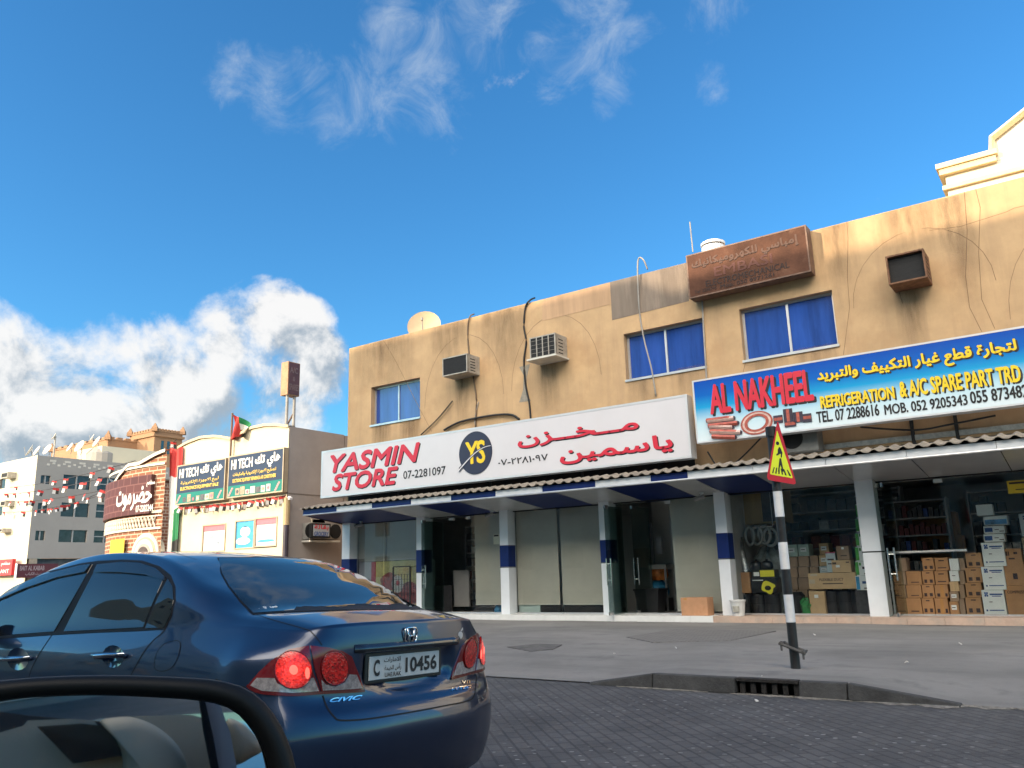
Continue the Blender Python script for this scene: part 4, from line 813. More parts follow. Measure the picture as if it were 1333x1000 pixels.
q = MB(); q.tube([tuple(aty(970, 688, 17.95)), tuple(aty(1006, 685, 17.98))], .012, 6); a_ = aty(970, 688, 17.95); q.tube([tuple(a_), (a_[0], 17.95, 3.02)], .008, 5); b_ = aty(1006, 685, 17.98); q.tube([tuple(b_), (b_[0], 17.98, 3.02)], .008, 5); single('hanging_rail', q, m_alu, 'thin rail carrying the pale hose coils', 'rail')
# clear plastic heap
q = MB(); P = []
c_ = aty(995, 730, 18.0)
for i in range(7):
    P.append([(c_[0]+.55*math.cos(a_)*math.cos(i*.26)*(1+.2*math.sin(a_*5+i)), 18.25+.22*math.sin(a_)*math.cos(i*.26), SZ+.001+(c_[2]+.25-SZ)*math.sin(i*.26)*(1+.08*math.sin(a_*7))) for a_ in np.linspace(0, 2*math.pi, 25)[:-1]])
q.grid(P, True); single('plastic_wrap', q, mat('cloudy_plastic', (.20, .23, .22), .2, var=.4, scale=5), 'heap of cloudy plastic wrapping behind the black boxes', 'wrapping', smooth=False)
YQ = 18.1
def rowbox(px0, px1, pt, pb, m, label, deco=None, dep=.35, YY=YQ): return carton(px0, px1, pt, pb, YY, dep, m, label, deco=deco, group=G5)
def colbox(pl, pr, rows, YY, items, dep=.35):
    base = SZ
    a_, b_ = aty(pl, rows[0], YY)[0], aty(pr, rows[0], YY)[0]; xm_ = (a_+b_)/2
    for i, (mm, lab, dc) in enumerate(items):
        o, s_, w_ = carton(pl, pr, rows[i+1], rows[i], YY, dep, mm, lab, deco=dc, group=G5, base=base); base = zfor(xm_, YY, rows[i+1])
D_ = 'plain grey brown carton'
colbox(1024, 1039, [795, 768, 752, 738.5, 725, 709], YQ, [(m_card3, f'{D_} low behind the striped post, bottom of its column', None), (m_card3, f'{D_} low behind the striped post, second of its column', None), (m_card3, f'{D_} behind the striped post, third of its column', None), (m_card3, f'{D_} just below the first mint box', None), (mat('mint_carton', (.42, .55, .48), .5, var=.12, scale=6), 'pale mint box on the cartons, nearer the striped post', 'label')])
colbox(1040, 1054, [795, 768, 752, 738, 724, 708.5], YQ, [(m_card3, f'{D_} behind the tan carton, bottom of its column', None), (m_card3, f'{D_} behind the tan carton, second of its column', None), (m_card3, f'{D_} in the middle column, third up', None), (m_card3, f'{D_} just below the second mint box', None), (MATS['mint_carton'], 'pale mint box on the cartons, further from the striped post', 'label')])
colbox(1055, 1066, [795, 768, 752, 738, 723], YQ, [(m_card3, f'{D_} left of the labelled ones, bottom', None), (m_card3, f'{D_} left of the labelled ones, second', None), (m_card3, f'{D_} left of the labelled ones, third', None), (m_card3, f'{D_} left of the labelled ones, top', None)])
colbox(1067, 1080, [795, 765, 746, 737, 722, 707], YQ-.05, [(m_card3, 'dull carton behind the duct carton, at the foot of the labelled column', None), (m_card3, 'dull carton behind the duct carton, under the pale blue box', None), (mat('pale_blue_carton', (.40, .50, .54), .5, var=.1, scale=8), 'pale blue box low in the labelled column', 'label'), (m_card2, 'small tan carton with a white label, lower of two', 'label'), (m_card2, 'small tan carton with a white label, upper of two', 'label')])
# front pieces
o, s_, w_ = carton(1055, 1076, 769.5, 797, YB5-.03, .3, m_card2, 'tan carton with a round white sticker standing on the window floor', group=G5, base=SZ); s_('sticker', .35, .6, .70, .84, m_wbox)
zt5 = zt2+.034
o, s_, w_ = carton(1053.5, 1116.5, 745.5, 768, YB5, .35, m_card2, 'long tan carton printed FLEXIBLE DUCT lying across the black drums', group=G5, base=zt5); w_('printed_word', 'FLEXIBLE DUCT', .24, .74, .5, .66, m_ink); s_('printed_line', .3, .72, .3, .36, m_ink); s_('tape_patch', .02, .14, .34, .6, mat('pale_tape', (.5, .42, .3), .3, var=.1)); s_('tape_patch', .05, .2, .8, .95, MATS['pale_tape'])
zd = zfor(aty(1085, 768, YB5)[0], YB5, 745.5)
o, s_, w_ = carton(1083.5, 1109, 729, 745.5, YB5, .3, m_card2, 'tan carton with small print on the duct carton', group=G5, base=zd); s_('printed_line', .05, .25, .65, .82, m_ink); s_('printed_line', .75, .92, .75, .85, m_ink); s_('paper_label', .22, .42, .4, .6, m_wbox)
ze = zfor(aty(1096, 768, YB5)[0], YB5, 729)
o, s_, w_ = carton(1090, 1106.5, 710.5, 729, YB5+.03, .28, m_card3, 'brown carton with a white sticker above the small print carton', group=G5, base=ze); s_('sticker', .42, .62, .74, .9, m_wbox); s_('printed_line', .3, .8, .25, .33, m_ink)
o, s_, w_ = carton(1077, 1090, 719, 745.5, YB5+.06, .25, MATS['pale_blue_carton'], 'pale blue box with a magenta top edge beside the brown sticker carton', group=G5, base=zd); s_('top_edge', 0, 1, .95, 1.0, mat('magenta', (.4, .03, .14), .5)); s_('printed_line', .15, .8, .6, .68, m_ink); s_('printed_line', .15, .7, .4, .46, m_ink)
base = zt5; rows = [768.5, 749.5, 730.5, 711.5, 693, 674.5, 656]; YT = YB5-.08
base = zfor(aty(1122, 768, YT)[0], YT, 768.5)
for i in range(6):
    o, s_, w_ = carton(1115, 1136, rows[i+1], rows[i], YT, .35, m_wbox, 'white and blue carton at the foot of the tower behind the middle pillar' if i == 0 else f'white and green carton, {("", "first", "second", "third", "fourth", "topmost")[i]} above the white and blue one', deco='bluegreen' if i == 0 else 'green', group='white and green cartons beside the middle pillar', base=base); base = zfor(aty(1125, 768, YT)[0], YT, rows[i+1])
q = MB(); a, c = aty(1113, 768, YT)[0], aty(1137, 768, YT)[0]; zb_ = zfor((a+c)/2, YT, 768.5); q.box(a, c, YT, YT+.36, SZ, zb_-.001); single('carton_plinth', q, m_sd, 'dark plinth under the white and green tower', 'stand')
q = MB(); p = aty(1048, 792, YB5-.1); q.lathe([(.03, .30), (.10, .25), (.12, .16), (.085, .05), (.09, 0)], 7, (p[0], YB5, SZ+.01)); q.v = [(x+random.uniform(-.035, .035), y, z+random.uniform(-.03, .03)*(z > SZ+.04)) for x, y, z in q.v]; single('carrier_bag', q, mat('green_plastic', (.03, .26, .07), .3, var=.3), 'green plastic bag on the window floor right of the striped post', 'bag')
q = MB(); p = aty(1036, 792, 17.8)[0]; q.lathe([(.2, 0), (.2, .36), (.14, .44)], 16, (p, 17.85, SZ+.001)); single('bin', q, m_drum, 'dark bin behind the striped post and the green bag', 'bin')
x0_ = aty(975, 700, 20)[0]; shelf(x0_, x0_+3.6, 19.6, 6, 2.85, 'long dark shelf of bottles and tins behind the window display', [m_sd, m_sd, m_sw, m_sr, m_sd], 16)
# white bucket and orange box in front of the step
p = aty(961, 800, 16.9)
bo = thing('bucket', (p[0], 16.93, SZ), 'small white bucket on the step at the foot of the pillar', 'bucket')
q = MB(); q.lathe([(.12, 0), (.15, .28), (.165, .285), (.165, .32), (.14, .32), (.11, .03)], 18, (p[0], 16.93, SZ+.001)); build('body', q, mat('white_plastic', (.62, .62, .60), .5, var=.08, scale=6, stain=((.3, .28, .25), 6, .6, .6)), bo)
q = MB(); q.box(p[0]-.06, p[0]+.07, 16.775, 16.80, SZ+.09, SZ+.2); build('label', q, mat('dull_label', (.42, .40, .34), .6, var=.3, scale=18), bo)
o, s_, w_ = carton(887, 922, 778, 799.5, 16.82, .34, mat('orange_carton', (.48, .25, .13), .75, var=.1, scale=5, stain=((.42, .19, .09), 4, .55, .6)), 'long orange brown carton lying on the step in front of the blind', group=None, base=SZ); s_('tape_patch', .12, .24, .86, .98, m_tape)
# things seen through the Yasmin doors
def simple(name, q, m, label, cat, **k): return single(name, q, m, label, cat, **k)
p = aty(845, 796, 17.9)
bn = thing('waste_bin', (p[0], 18.0, SZ), 'black swing bin standing just inside the open right door', 'bin')
q = MB()
P = [[(p[0]+sx*w_, 18.05+sy*w_*.8, SZ+h_) for sx, sy in ((-1, -1), (1, -1), (1, 1), (-1, 1))] for w_, h_ in ((.24, .002), (.31, .50), (.33, .50), (.33, .54))]
q.grid(P, True); q.add([P[0][k] for k in range(4)], [(0, 1, 2, 3)]); build('tub', q, m_drum, bn); q = MB(); q.add([P[-1][k] for k in range(4)], [(0, 1, 2, 3)]); build('liner', q, m_dark, bn)
p = aty(852, 740, 18.6); x = p[0]
tb = thing('counter', (x, 18.8, SZ), 'pale topped stand with a small screen and bags in the dim right doorway', 'table')
q = MB(); q.box(x-.35, x+.35, 18.5, 19.0, p[2]-.02, p[2]+.09); build('top', q, mat('pale_laminate', (.55, .54, .48), .5, var=.06), tb)
for sx in (-.33, .29): q = MB(); q.box(x+sx, x+sx+.04, 18.52, 18.56, SZ, p[2]-.021); build('leg', q, m_alu, tb)
q = MB(); q.box(x-.12, x-.07, 18.7, 18.75, p[2]+.091, p[2]+1.1); q.box(x+.05, x+.2, 18.66, 18.74, p[2]+.35, p[2]+.75); build('pole', q, m_alu, tb)
for (dx, z0, w_, h_, m_, lab, nm) in ((.0, .0, .26, .42, mat('blue_sack', (.02, .22, .42), .5, var=.3, scale=6), 'blue plastic sack under the stand in the right doorway', 'sack'), (.05, .421, .22, .36, mat('orange_bag', (.62, .20, .04), .5, var=.35, scale=9), 'orange bag on the blue sack in the right doorway', 'bag')):
    q = MB(); q.lathe([(w_*.8, 0), (w_, h_*.3), (w_*.9, h_*.7), (w_*.4, h_)], 12, (x+dx, 18.75, SZ+.3+z0)); single(nm, q, m_, lab, 'bag', smooth=False)
q = MB(); q.box(x-.25, x+.28, 18.55, 18.95, SZ+.001, SZ+.298); single('crate', q, m_sd, 'dark crate under the blue sack in the right doorway', 'crate')
q = MB(); q.box(x+.5, x+1.3, 18.9, 19.3, SZ, 1.28); single('desk', q, m_sd, 'dark desk with a carton on it in the right doorway', 'desk')
q = MB(); q.box(x+.55, x+1.15, 18.92, 19.28, 1.282, 1.75); single('carton', q, m_card3, 'brown carton on the dark desk in the right doorway', 'box', bevel=.005)
q = MB(); q.box(X(808, 760, 18.2), X(809, 760, 18.2)+.7, 18.4, 18.45, SZ, 2.6); single('door_leaf', q, mat('grey_door', (.30, .30, .29), .6, var=.05), 'plain grey inner door standing ajar in the right doorway', 'door')
x0_ = aty(592, 720, 18.6)[0]; shelf(x0_+.15, x0_+1.2, 18.9, 6, 2.6, 'shelf of small goods in the dark left doorway', [m_sd, m_sw, m_sr, m_sd, m_sw], 6)
q = MB(); p = aty(574, 790, 17.8)[0]; q.box(p-.25, p+.15, 17.75, 18.1, SZ, .95); single('cabinet', q, m_sd, 'low black cabinet just inside the left doorway', 'cabinet')
q = MB(); q.box(p+.05, p+.6, 18.3, 18.36, SZ+.12, 1.35); single('board', q, mat('pale_grey_board', (.36, .36, .35), .6, var=.06), 'pale grey board leaning inside the left doorway', 'board')
# food poster across the bottom of the leftmost bay and a wire rack before it
YP_ = GY+.09; x0_, x1_ = PIL[0][1], PIL[1][0]; zt = zb1
po = thing('food_poster', ((x0_+x1_)/2, YP_, SZ), 'food poster with a white strip, red stripe and sliced roll low in the left window', 'poster')
xr0, xr1 = aty(483, 760, YP_)[0], aty(489, 760, YP_)[0]
for n_, a, c, m_ in (('white_part', x0_, xr0, mat('poster_white', (.62, .64, .68), .4, var=.03)), ('red_stripe', xr0, xr1, m_red), ('picture', xr1, x1_, mat('poster_food', (.80, .72, .26), .4, var=.25, scale=1.4, stain=((.80, .42, .05), 1.1, .5, .9)))):
    q = MB(); q.box(a, c, YP_, YP_+.02, SZ, zt); build(n_, q, m_, po)
def disc(px, py, rx, rz_, m_, dy, nm, wob=0):
    c = aty(px, py, YP_); q = MB(); q.prism([(c[0]+rx*math.cos(t_)*(1+wob*math.sin(5*t_)), c[2]+rz_*math.sin(t_)*(1+wob*math.cos(4*t_))) for t_ in np.linspace(0, 6.283, 29)[:-1]], lambda p_, d: (p_[0], YP_-d, p_[1]), 0, dy); build(nm, q, m_, po)
m_meat = mat('printed_meat', (.42, .06, .04), .4, var=.6, scale=9)
disc(507, 757, .36, .24, m_meat, .004, 'roll_slice', .06); disc(533, 773, .55, .30, m_meat, .005, 'roll_slice', .12); disc(517.5, 760.5, .22, .24, mat('printed_cream', (.72, .70, .62), .4, var=.1), .008, 'filling'); disc(518, 759, .07, .075, m_red, .010, 'filling_centre')
rk = MB(); p0, p1 = aty(512, 765, GY-.35), aty(534, 738, GY-.35)
a, c = p0[0], p1[0]; zt_ = p1[2]
for x in (a, c): rk.box(x-.02, x+.02, GY-.37, GY-.34, SZ, zt_)
rk.box(a, c, GY-.37, GY-.34, zt_, zt_+.03)
for i in range(7): rk.box(a, c, GY-.36, GY-.352, .5+i*.13, .508+i*.13)
for i in range(1, 6): x = a+(c-a)*i/6; rk.box(x-.004, x+.004, GY-.362, GY-.35, .5, .5+.8)
for i in range(4): rk.box(a, c, GY-.36, GY-.15, .45+i*.22, .456+i*.22) if i == 0 else None
single('wire_rack', rk, m_cable, 'black wire rack standing before the food poster', 'rack')
q = MB(); p = aty(516, 731, GY+.15); q.box(p[0]-.06, p[0]+.10, GY+.12, GY+.3, zt+.001, zt+.17); single('packet', q, m_sd, 'dark packet on the poster ledge', 'packet'); q = MB(); q.box(p[0]+.14, p[0]+.38, GY+.12, GY+.3, zt+.001, zt+.2); single('packet', q, mat('lime_packet', (.30, .42, .06), .5, var=.2), 'lime green packet on the poster ledge', 'packet')
q = MB(); q.box(x0_, x1_, YP_+.02, YP_+.4, SZ, zt); single('window_ledge', q, m_grey, 'low ledge behind the food poster carrying two packets', 'ledge')
# small things on the front: cameras, notice, blue bag, cone lamps under the soffit
def cctv(px, py, Y_, label):
    p = aty(px, py, Y_); z = ZL-(ZL-ZS)*(Y_-LY)/(YP-LY) if Y_ < 17 else p[2]+.1; o = thing('security_camera', (p[0], Y_, z), label, 'camera', 'security cameras under the canopy')
    q = MB(); q.lathe([(.05, -.03), (.05, -.001)], 12, (p[0], Y_, z)); q.tube([(p[0], Y_, z-.03), (p[0]-.02, Y_-.04, z-.1)], .02, 8); build('mount', q, m_alu, o)
    q = MB(); q.tube([(p[0]-.13, Y_-.12, z-.15), (p[0]+.05, Y_, z-.09)], .045, 12); build('body', q, mat('dim_camera', (.22, .22, .22), .4, var=.1), o, smooth=False)
cctv(640, 664, 16.85, 'small security camera under the canopy left of the second banded pillar'); cctv(913, 640, 16.8, 'round lamp like camera under the last navy soffit panel'); cctv(470, 678, 16.85, 'dark security camera under the canopy by the leftmost pillar')
q = MB(); p = aty(646, 702, GY-.012); q.box(p[0]-.09, p[0]+.1, GY-.016, GY-.007, p[2]-.13, p[2]+.13); o = single('notice', q, mat('cream_notice', (.66, .62, .46), .6, var=.06), 'small cream notice on the blind beside the second banded pillar', 'notice'); q = MB(); q.box(p[0]-.07, p[0]+.08, GY-.02, GY-.015, p[2]+.07, p[2]+.11); build('printed_line', q, m_ink, o)
q = MB(); p = aty(646, 793, GY+.1); q.lathe([(.13, 0), (.15, .08), (.11, .18), (.04, .22)], 12, (p[0], GY+.25, SZ+.001)); single('bag', q, MATS['blue_sack'], 'bright blue bag at the foot of the blind by the second banded pillar', 'bag')
# ------------------------------------------------------------------ cream electronics shop
m_cream = mat('cream_stucco', (.66, .58, .42), .85, var=.05, scale=1.5, bump=.25); m_mauve = mat('shaded_wall_mauve', (.34, .30, .28), .85, var=.07, scale=1.3, bump=.2)  # side wall darkened to mauve grey: its shade is put into the colour
HX0, HX1, HY = aty(229, 640, 17)[0], aty(375, 600, 17)[0], 17.0
hb = thing('electronics_shop', ((HX0+HX1)/2, 20, 0), 'low cream shop with a wavy parapet and two HI TECH signs', 'building')
def wavy(x):
    h0 = aty(375, 555, HY)[2]; u = (x-HX0)/(HX1-HX0)
    # two arches seen: peak near each middle, dip at the flag pole
    px = [229, 245, 262, 280, 290, 301, 312, 328, 345, 360, 375]; py = [584.5, 575.5, 569, 567.5, 568.5, 571, 565, 556.5, 553, 552.5, 554.5]
    xs_ = [aty(a, b_, HY)[0] for a, b_ in zip(px, py)]; zs_ = [aty(a, b_, HY)[2] for a, b_ in zip(px, py)]
    return float(np.interp(x, xs_, zs_))
xs_ = np.linspace(HX0, HX1, 41); q = MB()
holes = [rect((264, 686), (294, 681), (294, 716), (263, 718), HY), rect((307, 679), (361, 672), (361, 712), (306, 716), HY)]
for a, c in zip(xs_, xs_[1:]):
    q.quad((a, HY, 5.2), (c, HY, 5.2), (c, HY, wavy(c)), (a, HY, wavy(a))); q.quad((a, HY, wavy(a)), (c, HY, wavy(c)), (c, HY+.25, wavy(c)), (a, HY+.25, wavy(a))); q.quad((a, HY+.25, 5), (a, HY+.25, wavy(a)), (c, HY+.25, wavy(c)), (c, HY+.25, 5))
wallholes(q, HX0, HX1, 0, 5.2, HY, holes, .15)
build('front_wall', q, m_cream, hb)
q = MB(); P = [[(x, HY-.06+dy, wavy(x)+dz) for dy, dz in ((0, -.06), (0, .03), (.34, .03))] for x in xs_]; q.grid(P); build('coping', q, mat('pale_gold_trim', (.62, .50, .32), .8, var=.05), hb)
hz = wavy(HX1)
q = MB()
for i in range(5):
    y0 = HY+.005+i*2.4; q.box(HX1-.3, HX1, y0+.02, y0+2.385, 0, hz-.02-(.02 if i else 0))
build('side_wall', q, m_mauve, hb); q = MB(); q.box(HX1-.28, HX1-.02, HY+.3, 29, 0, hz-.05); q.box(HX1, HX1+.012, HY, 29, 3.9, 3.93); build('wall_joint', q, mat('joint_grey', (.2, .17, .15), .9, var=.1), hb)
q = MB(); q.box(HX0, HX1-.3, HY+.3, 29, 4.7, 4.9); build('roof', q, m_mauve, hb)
for h in holes:
    q = MB(); q.box(h[0], h[1], HY+.1, HY+.14, h[2], h[3]); build('window', q, m_fwin, hb)
def poster(tl, tr, br, bl, base, top, label, blob):
    a, c, z0, z1 = rect(tl, tr, br, bl, HY+.02); o = thing('window_poster', ((a+c)/2, HY+.02, z0), label, 'poster')
    q = MB(); q.box(a, c, HY+.02, HY+.05, z0, z1); build('sheet', q, base, o)
    q = MB(); q.box(a, c, HY+.012, HY+.02, z0+(z1-z0)*.78, z1); build('header_band', q, top, o)
    for k, (u, v, w, h, m_) in enumerate(blob):
        q = MB(); q.prism([(a+(c-a)*(u+w*math.cos(t_)), z0+(z1-z0)*(v+h*math.sin(t_))) for t_ in np.linspace(0, 6.28, 15)[:-1]], lambda p, d: (p[0], HY+.02-d, p[1]), 0, .006+.001*k); build('picture', q, m_, o)
    q = MB(); w = .04
    for r_ in ((a-w, c+w, z0-w, z0), (a-w, c+w, z1, z1+w), (a-w, a, z0, z1), (c, c+w, z0, z1)): q.box(r_[0], r_[1], HY-.02, HY+.06, r_[2], r_[3])
    build('frame', q, mat('bronze_frame', (.42, .34, .24), .5, .2, var=.1), o)
m_pw = mat('poster_pale', (.68, .66, .66), .5, var=.04); m_pr = mat('poster_pink', (.62, .16, .20), .5, var=.1); m_pb = mat('poster_sky', (.05, .36, .62), .5, var=.25, scale=3); m_pg = mat('poster_greyblue', (.35, .42, .50), .5, var=.3, scale=6)
poster((266, 686), (293.5, 682), (293, 716), (264, 718), m_pw, m_pr, 'white shop poster with a pink header, furthest left of the three', [(.4, .55, .14, .05, m_pg), (.6, .62, .1, .04, m_pg), (.35, .35, .12, .05, m_pg), (.65, .3, .1, .05, m_pg)])
poster((308, 680), (331, 677), (331, 712), (307, 714), m_pb, m_pb, 'bright blue shop poster with a white figure beside a window edge', [(.5, .6, .28, .2, m_pw), (.4, .25, .4, .14, m_pw), (.5, .75, .1, .06, m_pg)])
poster((334, 677), (360.5, 673), (360, 709), (333, 711.5), m_pw, m_pr, 'white shop poster with a red header, next to the building corner', [(.5, .18, .45, .05, m_pb)])
m_hn = mat('dusk_blue_sign', (.045, .068, .115), .7, var=.06, spec=.1); m_ht = mat('teal_sign', (.03, .21, .18), .7, var=.06, spec=.1); m_lw = mat('white_letter', (.74, .72, .68), .5, var=.04); m_ly = mat('gold_letter', (.74, .52, .10), .5, var=.05)
def hitech(tl, tr, br, bl, ar2, en2, seed, label):
    Yh = 16.78; o, (a, c, z0, z1) = lightbox('electronics_sign', tl, tr, br, bl, Yh, .2, m_hn, MATS['bronze_frame'], label, fw=.04)
    U = lambda u: a+(c-a)*u; V = lambda v: z0+(z1-z0)*v
    q = MB(); q.box(a+.04, c-.04, Yh-.002, Yh+.02, z0+.04, V(.28)); build('teal_band', q, m_ht, o)
    def w(s, u0, u1, v0, v1, m_, nm='lettering', **k): q = MB(); letters(q, s, lambda u, v: (U(u0+(u1-u0)*u), Yh-.006, V(v0+(v1-v0)*v)), **k); build(nm, q, m_, o, fix=False)
    w('HI TECH', .06, .46, .66, .90, m_lw, bold=.045); w('هاي تك', .50, .95, .60, .93, m_lw, bold=.04, ar=True)
    w(ar2, .10, .88, .465, .585, m_ly, bold=.02, ar=True); w(en2, .10, .88, .335, .435, m_ly, bold=.05)
    rn = random.Random(seed)
    cols_ = [mat('printed_appliance_white', (.62, .58, .50), .5, var=.2, scale=14), mat('printed_appliance_dark', (.10, .10, .11), .5, var=.4, scale=14), mat('printed_appliance_tan', (.45, .32, .22), .5, var=.3, scale=14), m_pr]
    for k in range(7):
        u = .20+.093*k; h = rn.uniform(.10, .19); ww = rn.uniform(.03, .042); q = MB(); q.box(U(u-ww), U(u+ww), Yh-.008-.001*k, Yh, V(.05), V(.05+h)); e_ = build('appliance_picture', q, cols_[rn.randrange(3)], o)
        q = MB(); q.prism([(U(u)+ww*.6*(c-a)*math.cos(t_), V(.05+h*.5)+ww*.55*(c-a)*math.sin(t_)) for t_ in np.linspace(0, 6.28, 13)[:-1]], lambda p, d: (p[0], Yh-d, p[1]), .010+.001*k, .014+.001*k); build('appliance_detail', q, cols_[(k+1) % 4], e_)
    for u in (.07, .91):
        q = MB(); q.prism([(U(u-.05), V(.05)), (U(u-.02), V(.04)), (U(u+.05), V(.23)), (U(u+.02), V(.24))], lambda p, d: (p[0], Yh-d, p[1]), 0, .008); build('slanted_tag', q, mat('printed_rose', (.52, .26, .26), .5, var=.2, scale=20), o)
hitech((230, 607), (293.4, 595.8), (292, 650), (228.6, 658), 'لبيع الاجهزة الإلكترونية', 'ELECTRONICS EQUIPMENT SALE', 3, 'HI TECH electronics sale sign in dusk blue and teal, beside the draped flag')
hitech((297, 594.6), (369.6, 582), (367.8, 640), (295.8, 649), 'لتصليح الاجهزة الإلكترونية والمكيفات', 'ELECTRONIC EQUIPMENT REPAIRING & A/R CONDITIONERS', 5, 'HI TECH repairing sign in dusk blue and teal, next to the building corner')
# things on the shaded side wall: lit louvre unit, split unit, grocery light box, drainpipe, lamp
HS = HX1+.002
p = aty(393, 690, 16.9)
o = thing('air_conditioner', (HX1+.35, 17.6, 3.0), 'sunlit cream louvred cooler jutting from the shaded side wall by the grocery sign', 'air conditioner')
def hbox(pxl, pxr, pt, pb, Y_): a, c = aty(pxl, (pt+pb)/2, Y_), aty(pxr, (pt+pb)/2, Y_); return a[0], c[0], aty((pxl+pxr)/2, pb, Y_)[2], aty((pxl+pxr)/2, pt, Y_)[2]
a, c, z0, z1 = hbox(389, 398, 677, 700, 18.0)
q = MB(); q.box(HX1, c, 18.02, 18.6, z0, z1); build('casing', q, mat('cream_casing', (.62, .55, .42), .6, var=.06), o)
q = MB()
a = max(a, HX1+.02)
for i in range(5): z = z0+(z1-z0)*i/4; q.box(a, c, 17.98, 18.02, z-.03, z+.03)
q.box(a, a+.05, 17.985, 18.02, z0, z1); q.box(c-.05, c, 17.985, 18.02, z0, z1); build('grille', q, MATS['cream_casing'], o); q = MB(); q.box(HX1, c+.15, 17.95, 18.7, z0-.1, z0-.04); build('shelf', q, MATS['cream_casing'], o)
def wallat(px, py): return atx(px, py, HX1)
a, c = atx(404, 690, HX1+.4), atx(443, 690, HX1+.4); z0, z1 = atx(423, 702, HX1+.4)[2], atx(423, 681, HX1+.4)[2]
o = thing('outdoor_unit', (HX1+.2, (a[1]+c[1])/2, z0), 'long outdoor cooler with two round fans behind the grocery light box', 'air conditioner')
q = MB(); q.box(HX1+.02, HX1+.38, a[1], c[1], z0, z1); build('casing', q, mat('dim_casing2', (.30, .29, .27), .6, var=.1), o)
for px in (405.5, 437): q = MB(); pp = atx(px, 691, HX1+.4); r_ = (z1-z0)*.46; q.lathe([(r_, -.02), (r_, .02), (r_*.3, .03)], 18, (HX1+.385, pp[1], (z0+z1)/2), 'x'); build('fan', q, m_dark, o)
q = MB(); q.box(HX1, HX1+.4, a[1], c[1], z0-.09, z0-.03); build('bracket', q, mat('pale_shelf', (.62, .60, .54), .6), o)
XG = HX1+.55; a, c = atx(406, 691, XG), atx(430.5, 691, XG); z0, z1 = atx(418, 700, XG)[2], atx(418, 681.5, XG)[2]
o = thing('grocery_sign', (XG, (a[1]+c[1])/2, z0), 'small GROCERY light box with red Arabic lettering on the shaded side wall', 'sign')
q = MB(); q.box(XG-.14, XG-.006, a[1], c[1], z0, z1); build('box', q, m_fin, o); q = MB(); q.box(XG-.01, XG, a[1]+.06, c[1]-.06, z0+.05, z1-.05); build('face', q, mat('grey_sign_face', (.42, .46, .50), .4, var=.06), o)
for s, v0, v1, m_, ar in (('بقالة', .52, .92, m_red, True), ('GROCERY', .10, .42, mat('blue_letter', (.04, .10, .32), .5), False)):
    q = MB(); letters(q, s, lambda u, v: (XG+.006, a[1]+(c[1]-a[1])*(.12+.76*u), z0+(z1-z0)*(v0+(v1-v0)*v)), bold=.035, ar=ar); build('lettering', q, m_, o, fix=False)
q = MB(); x, y_ = aty(372, 700, 16.9)[0], 16.9; q.tube([(x, y_, 0), (x, y_, 2.9)], .09, 10); o = single('drainpipe', q, m_slate, 'grey drainpipe at the near corner of the cream electronics shop', 'pipe'); q = MB(); q.tube([(x, y_, 2.9), (x, y_, 3.75)], .1, 10); build('upper_sleeve', q, mat('tan_pipe', (.45, .33, .18), .6, var=.1), o)
q = MB(); p = aty(377, 651, 16.95); q.tube([tuple(p), (p[0]-.05, 17.0, p[2]+.06)], .03, 8); q.lathe([(.09, 0), (.1, .06), (.04, .12)], 10, tuple(p)); single('wall_lamp', q, m_pw, 'small pale lamp at the corner below the repairing sign', 'lamp')
# roof sign on two posts
YS = 19.2; c0, c1_ = aty(374, 471, YS), aty(389.5, 482, YS)
xr = aty(374.5, 500, YS)[0]
o = thing('roof_sign', (xr, YS, 5.9), 'brown A/C & SPARES box sign on two posts above the roof', 'sign')
z1, z0 = aty(374, 470.5, YS)[2], aty(373.5, 513.5, YS)[2]; far = atx(390, 500, xr)[1]; xl = aty(366, 490, YS)[0]
q = MB(); q.box(xl, xr, YS, far, z0, z1); build('box', q, mat('rust_tan_box', (.42, .24, .13), .7, var=.25, scale=2), o)
q = MB(); q.box(xr-.002, xr+.02, YS+.03, far-.03, z0+.03, z1-.03); build('face', q, mat('maroon_face', (.09, .032, .03), .5, var=.2), o)
m_gl = mat('ghost_letter', (.17, .11, .105), .6, var=.1)
for s, u0, u1, v0, v1 in (('A/C', .12, .8, .66, .84), ('&', .38, .58, .42, .56), ('SPARES', .08, .92, .14, .34)):
    q = MB(); letters(q, s, lambda u, v: (xr+.026, YS+(far-YS)*(u0+(u1-u0)*u), z0+(z1-z0)*(v0+(v1-v0)*v)), bold=.04); build('lettering', q, m_gl, o, fix=False)
ya, yb = YS+.15*(far-YS), YS+.75*(far-YS)
q = MB()
for y_ in (ya, yb): q = MB(); q.tube([(xr-.1, y_, 4.7), (xr-.1, y_, z0)], .055, 8); build('post', q, m_cond, o)
for (y0_, y1_, x1_) in ((ya, yb, -1.3), (yb, yb+.9, -.1)): q = MB(); q.tube([(xr-.1, yb, 7.3 if x1_ < -1 else 6.6), (xr+x1_, y1_ if x1_ > -1 else ya-.3, 4.85)], .035, 6); build('brace', q, mat('rusty_iron2', (.16, .10, .07), .7, var=.3), o)
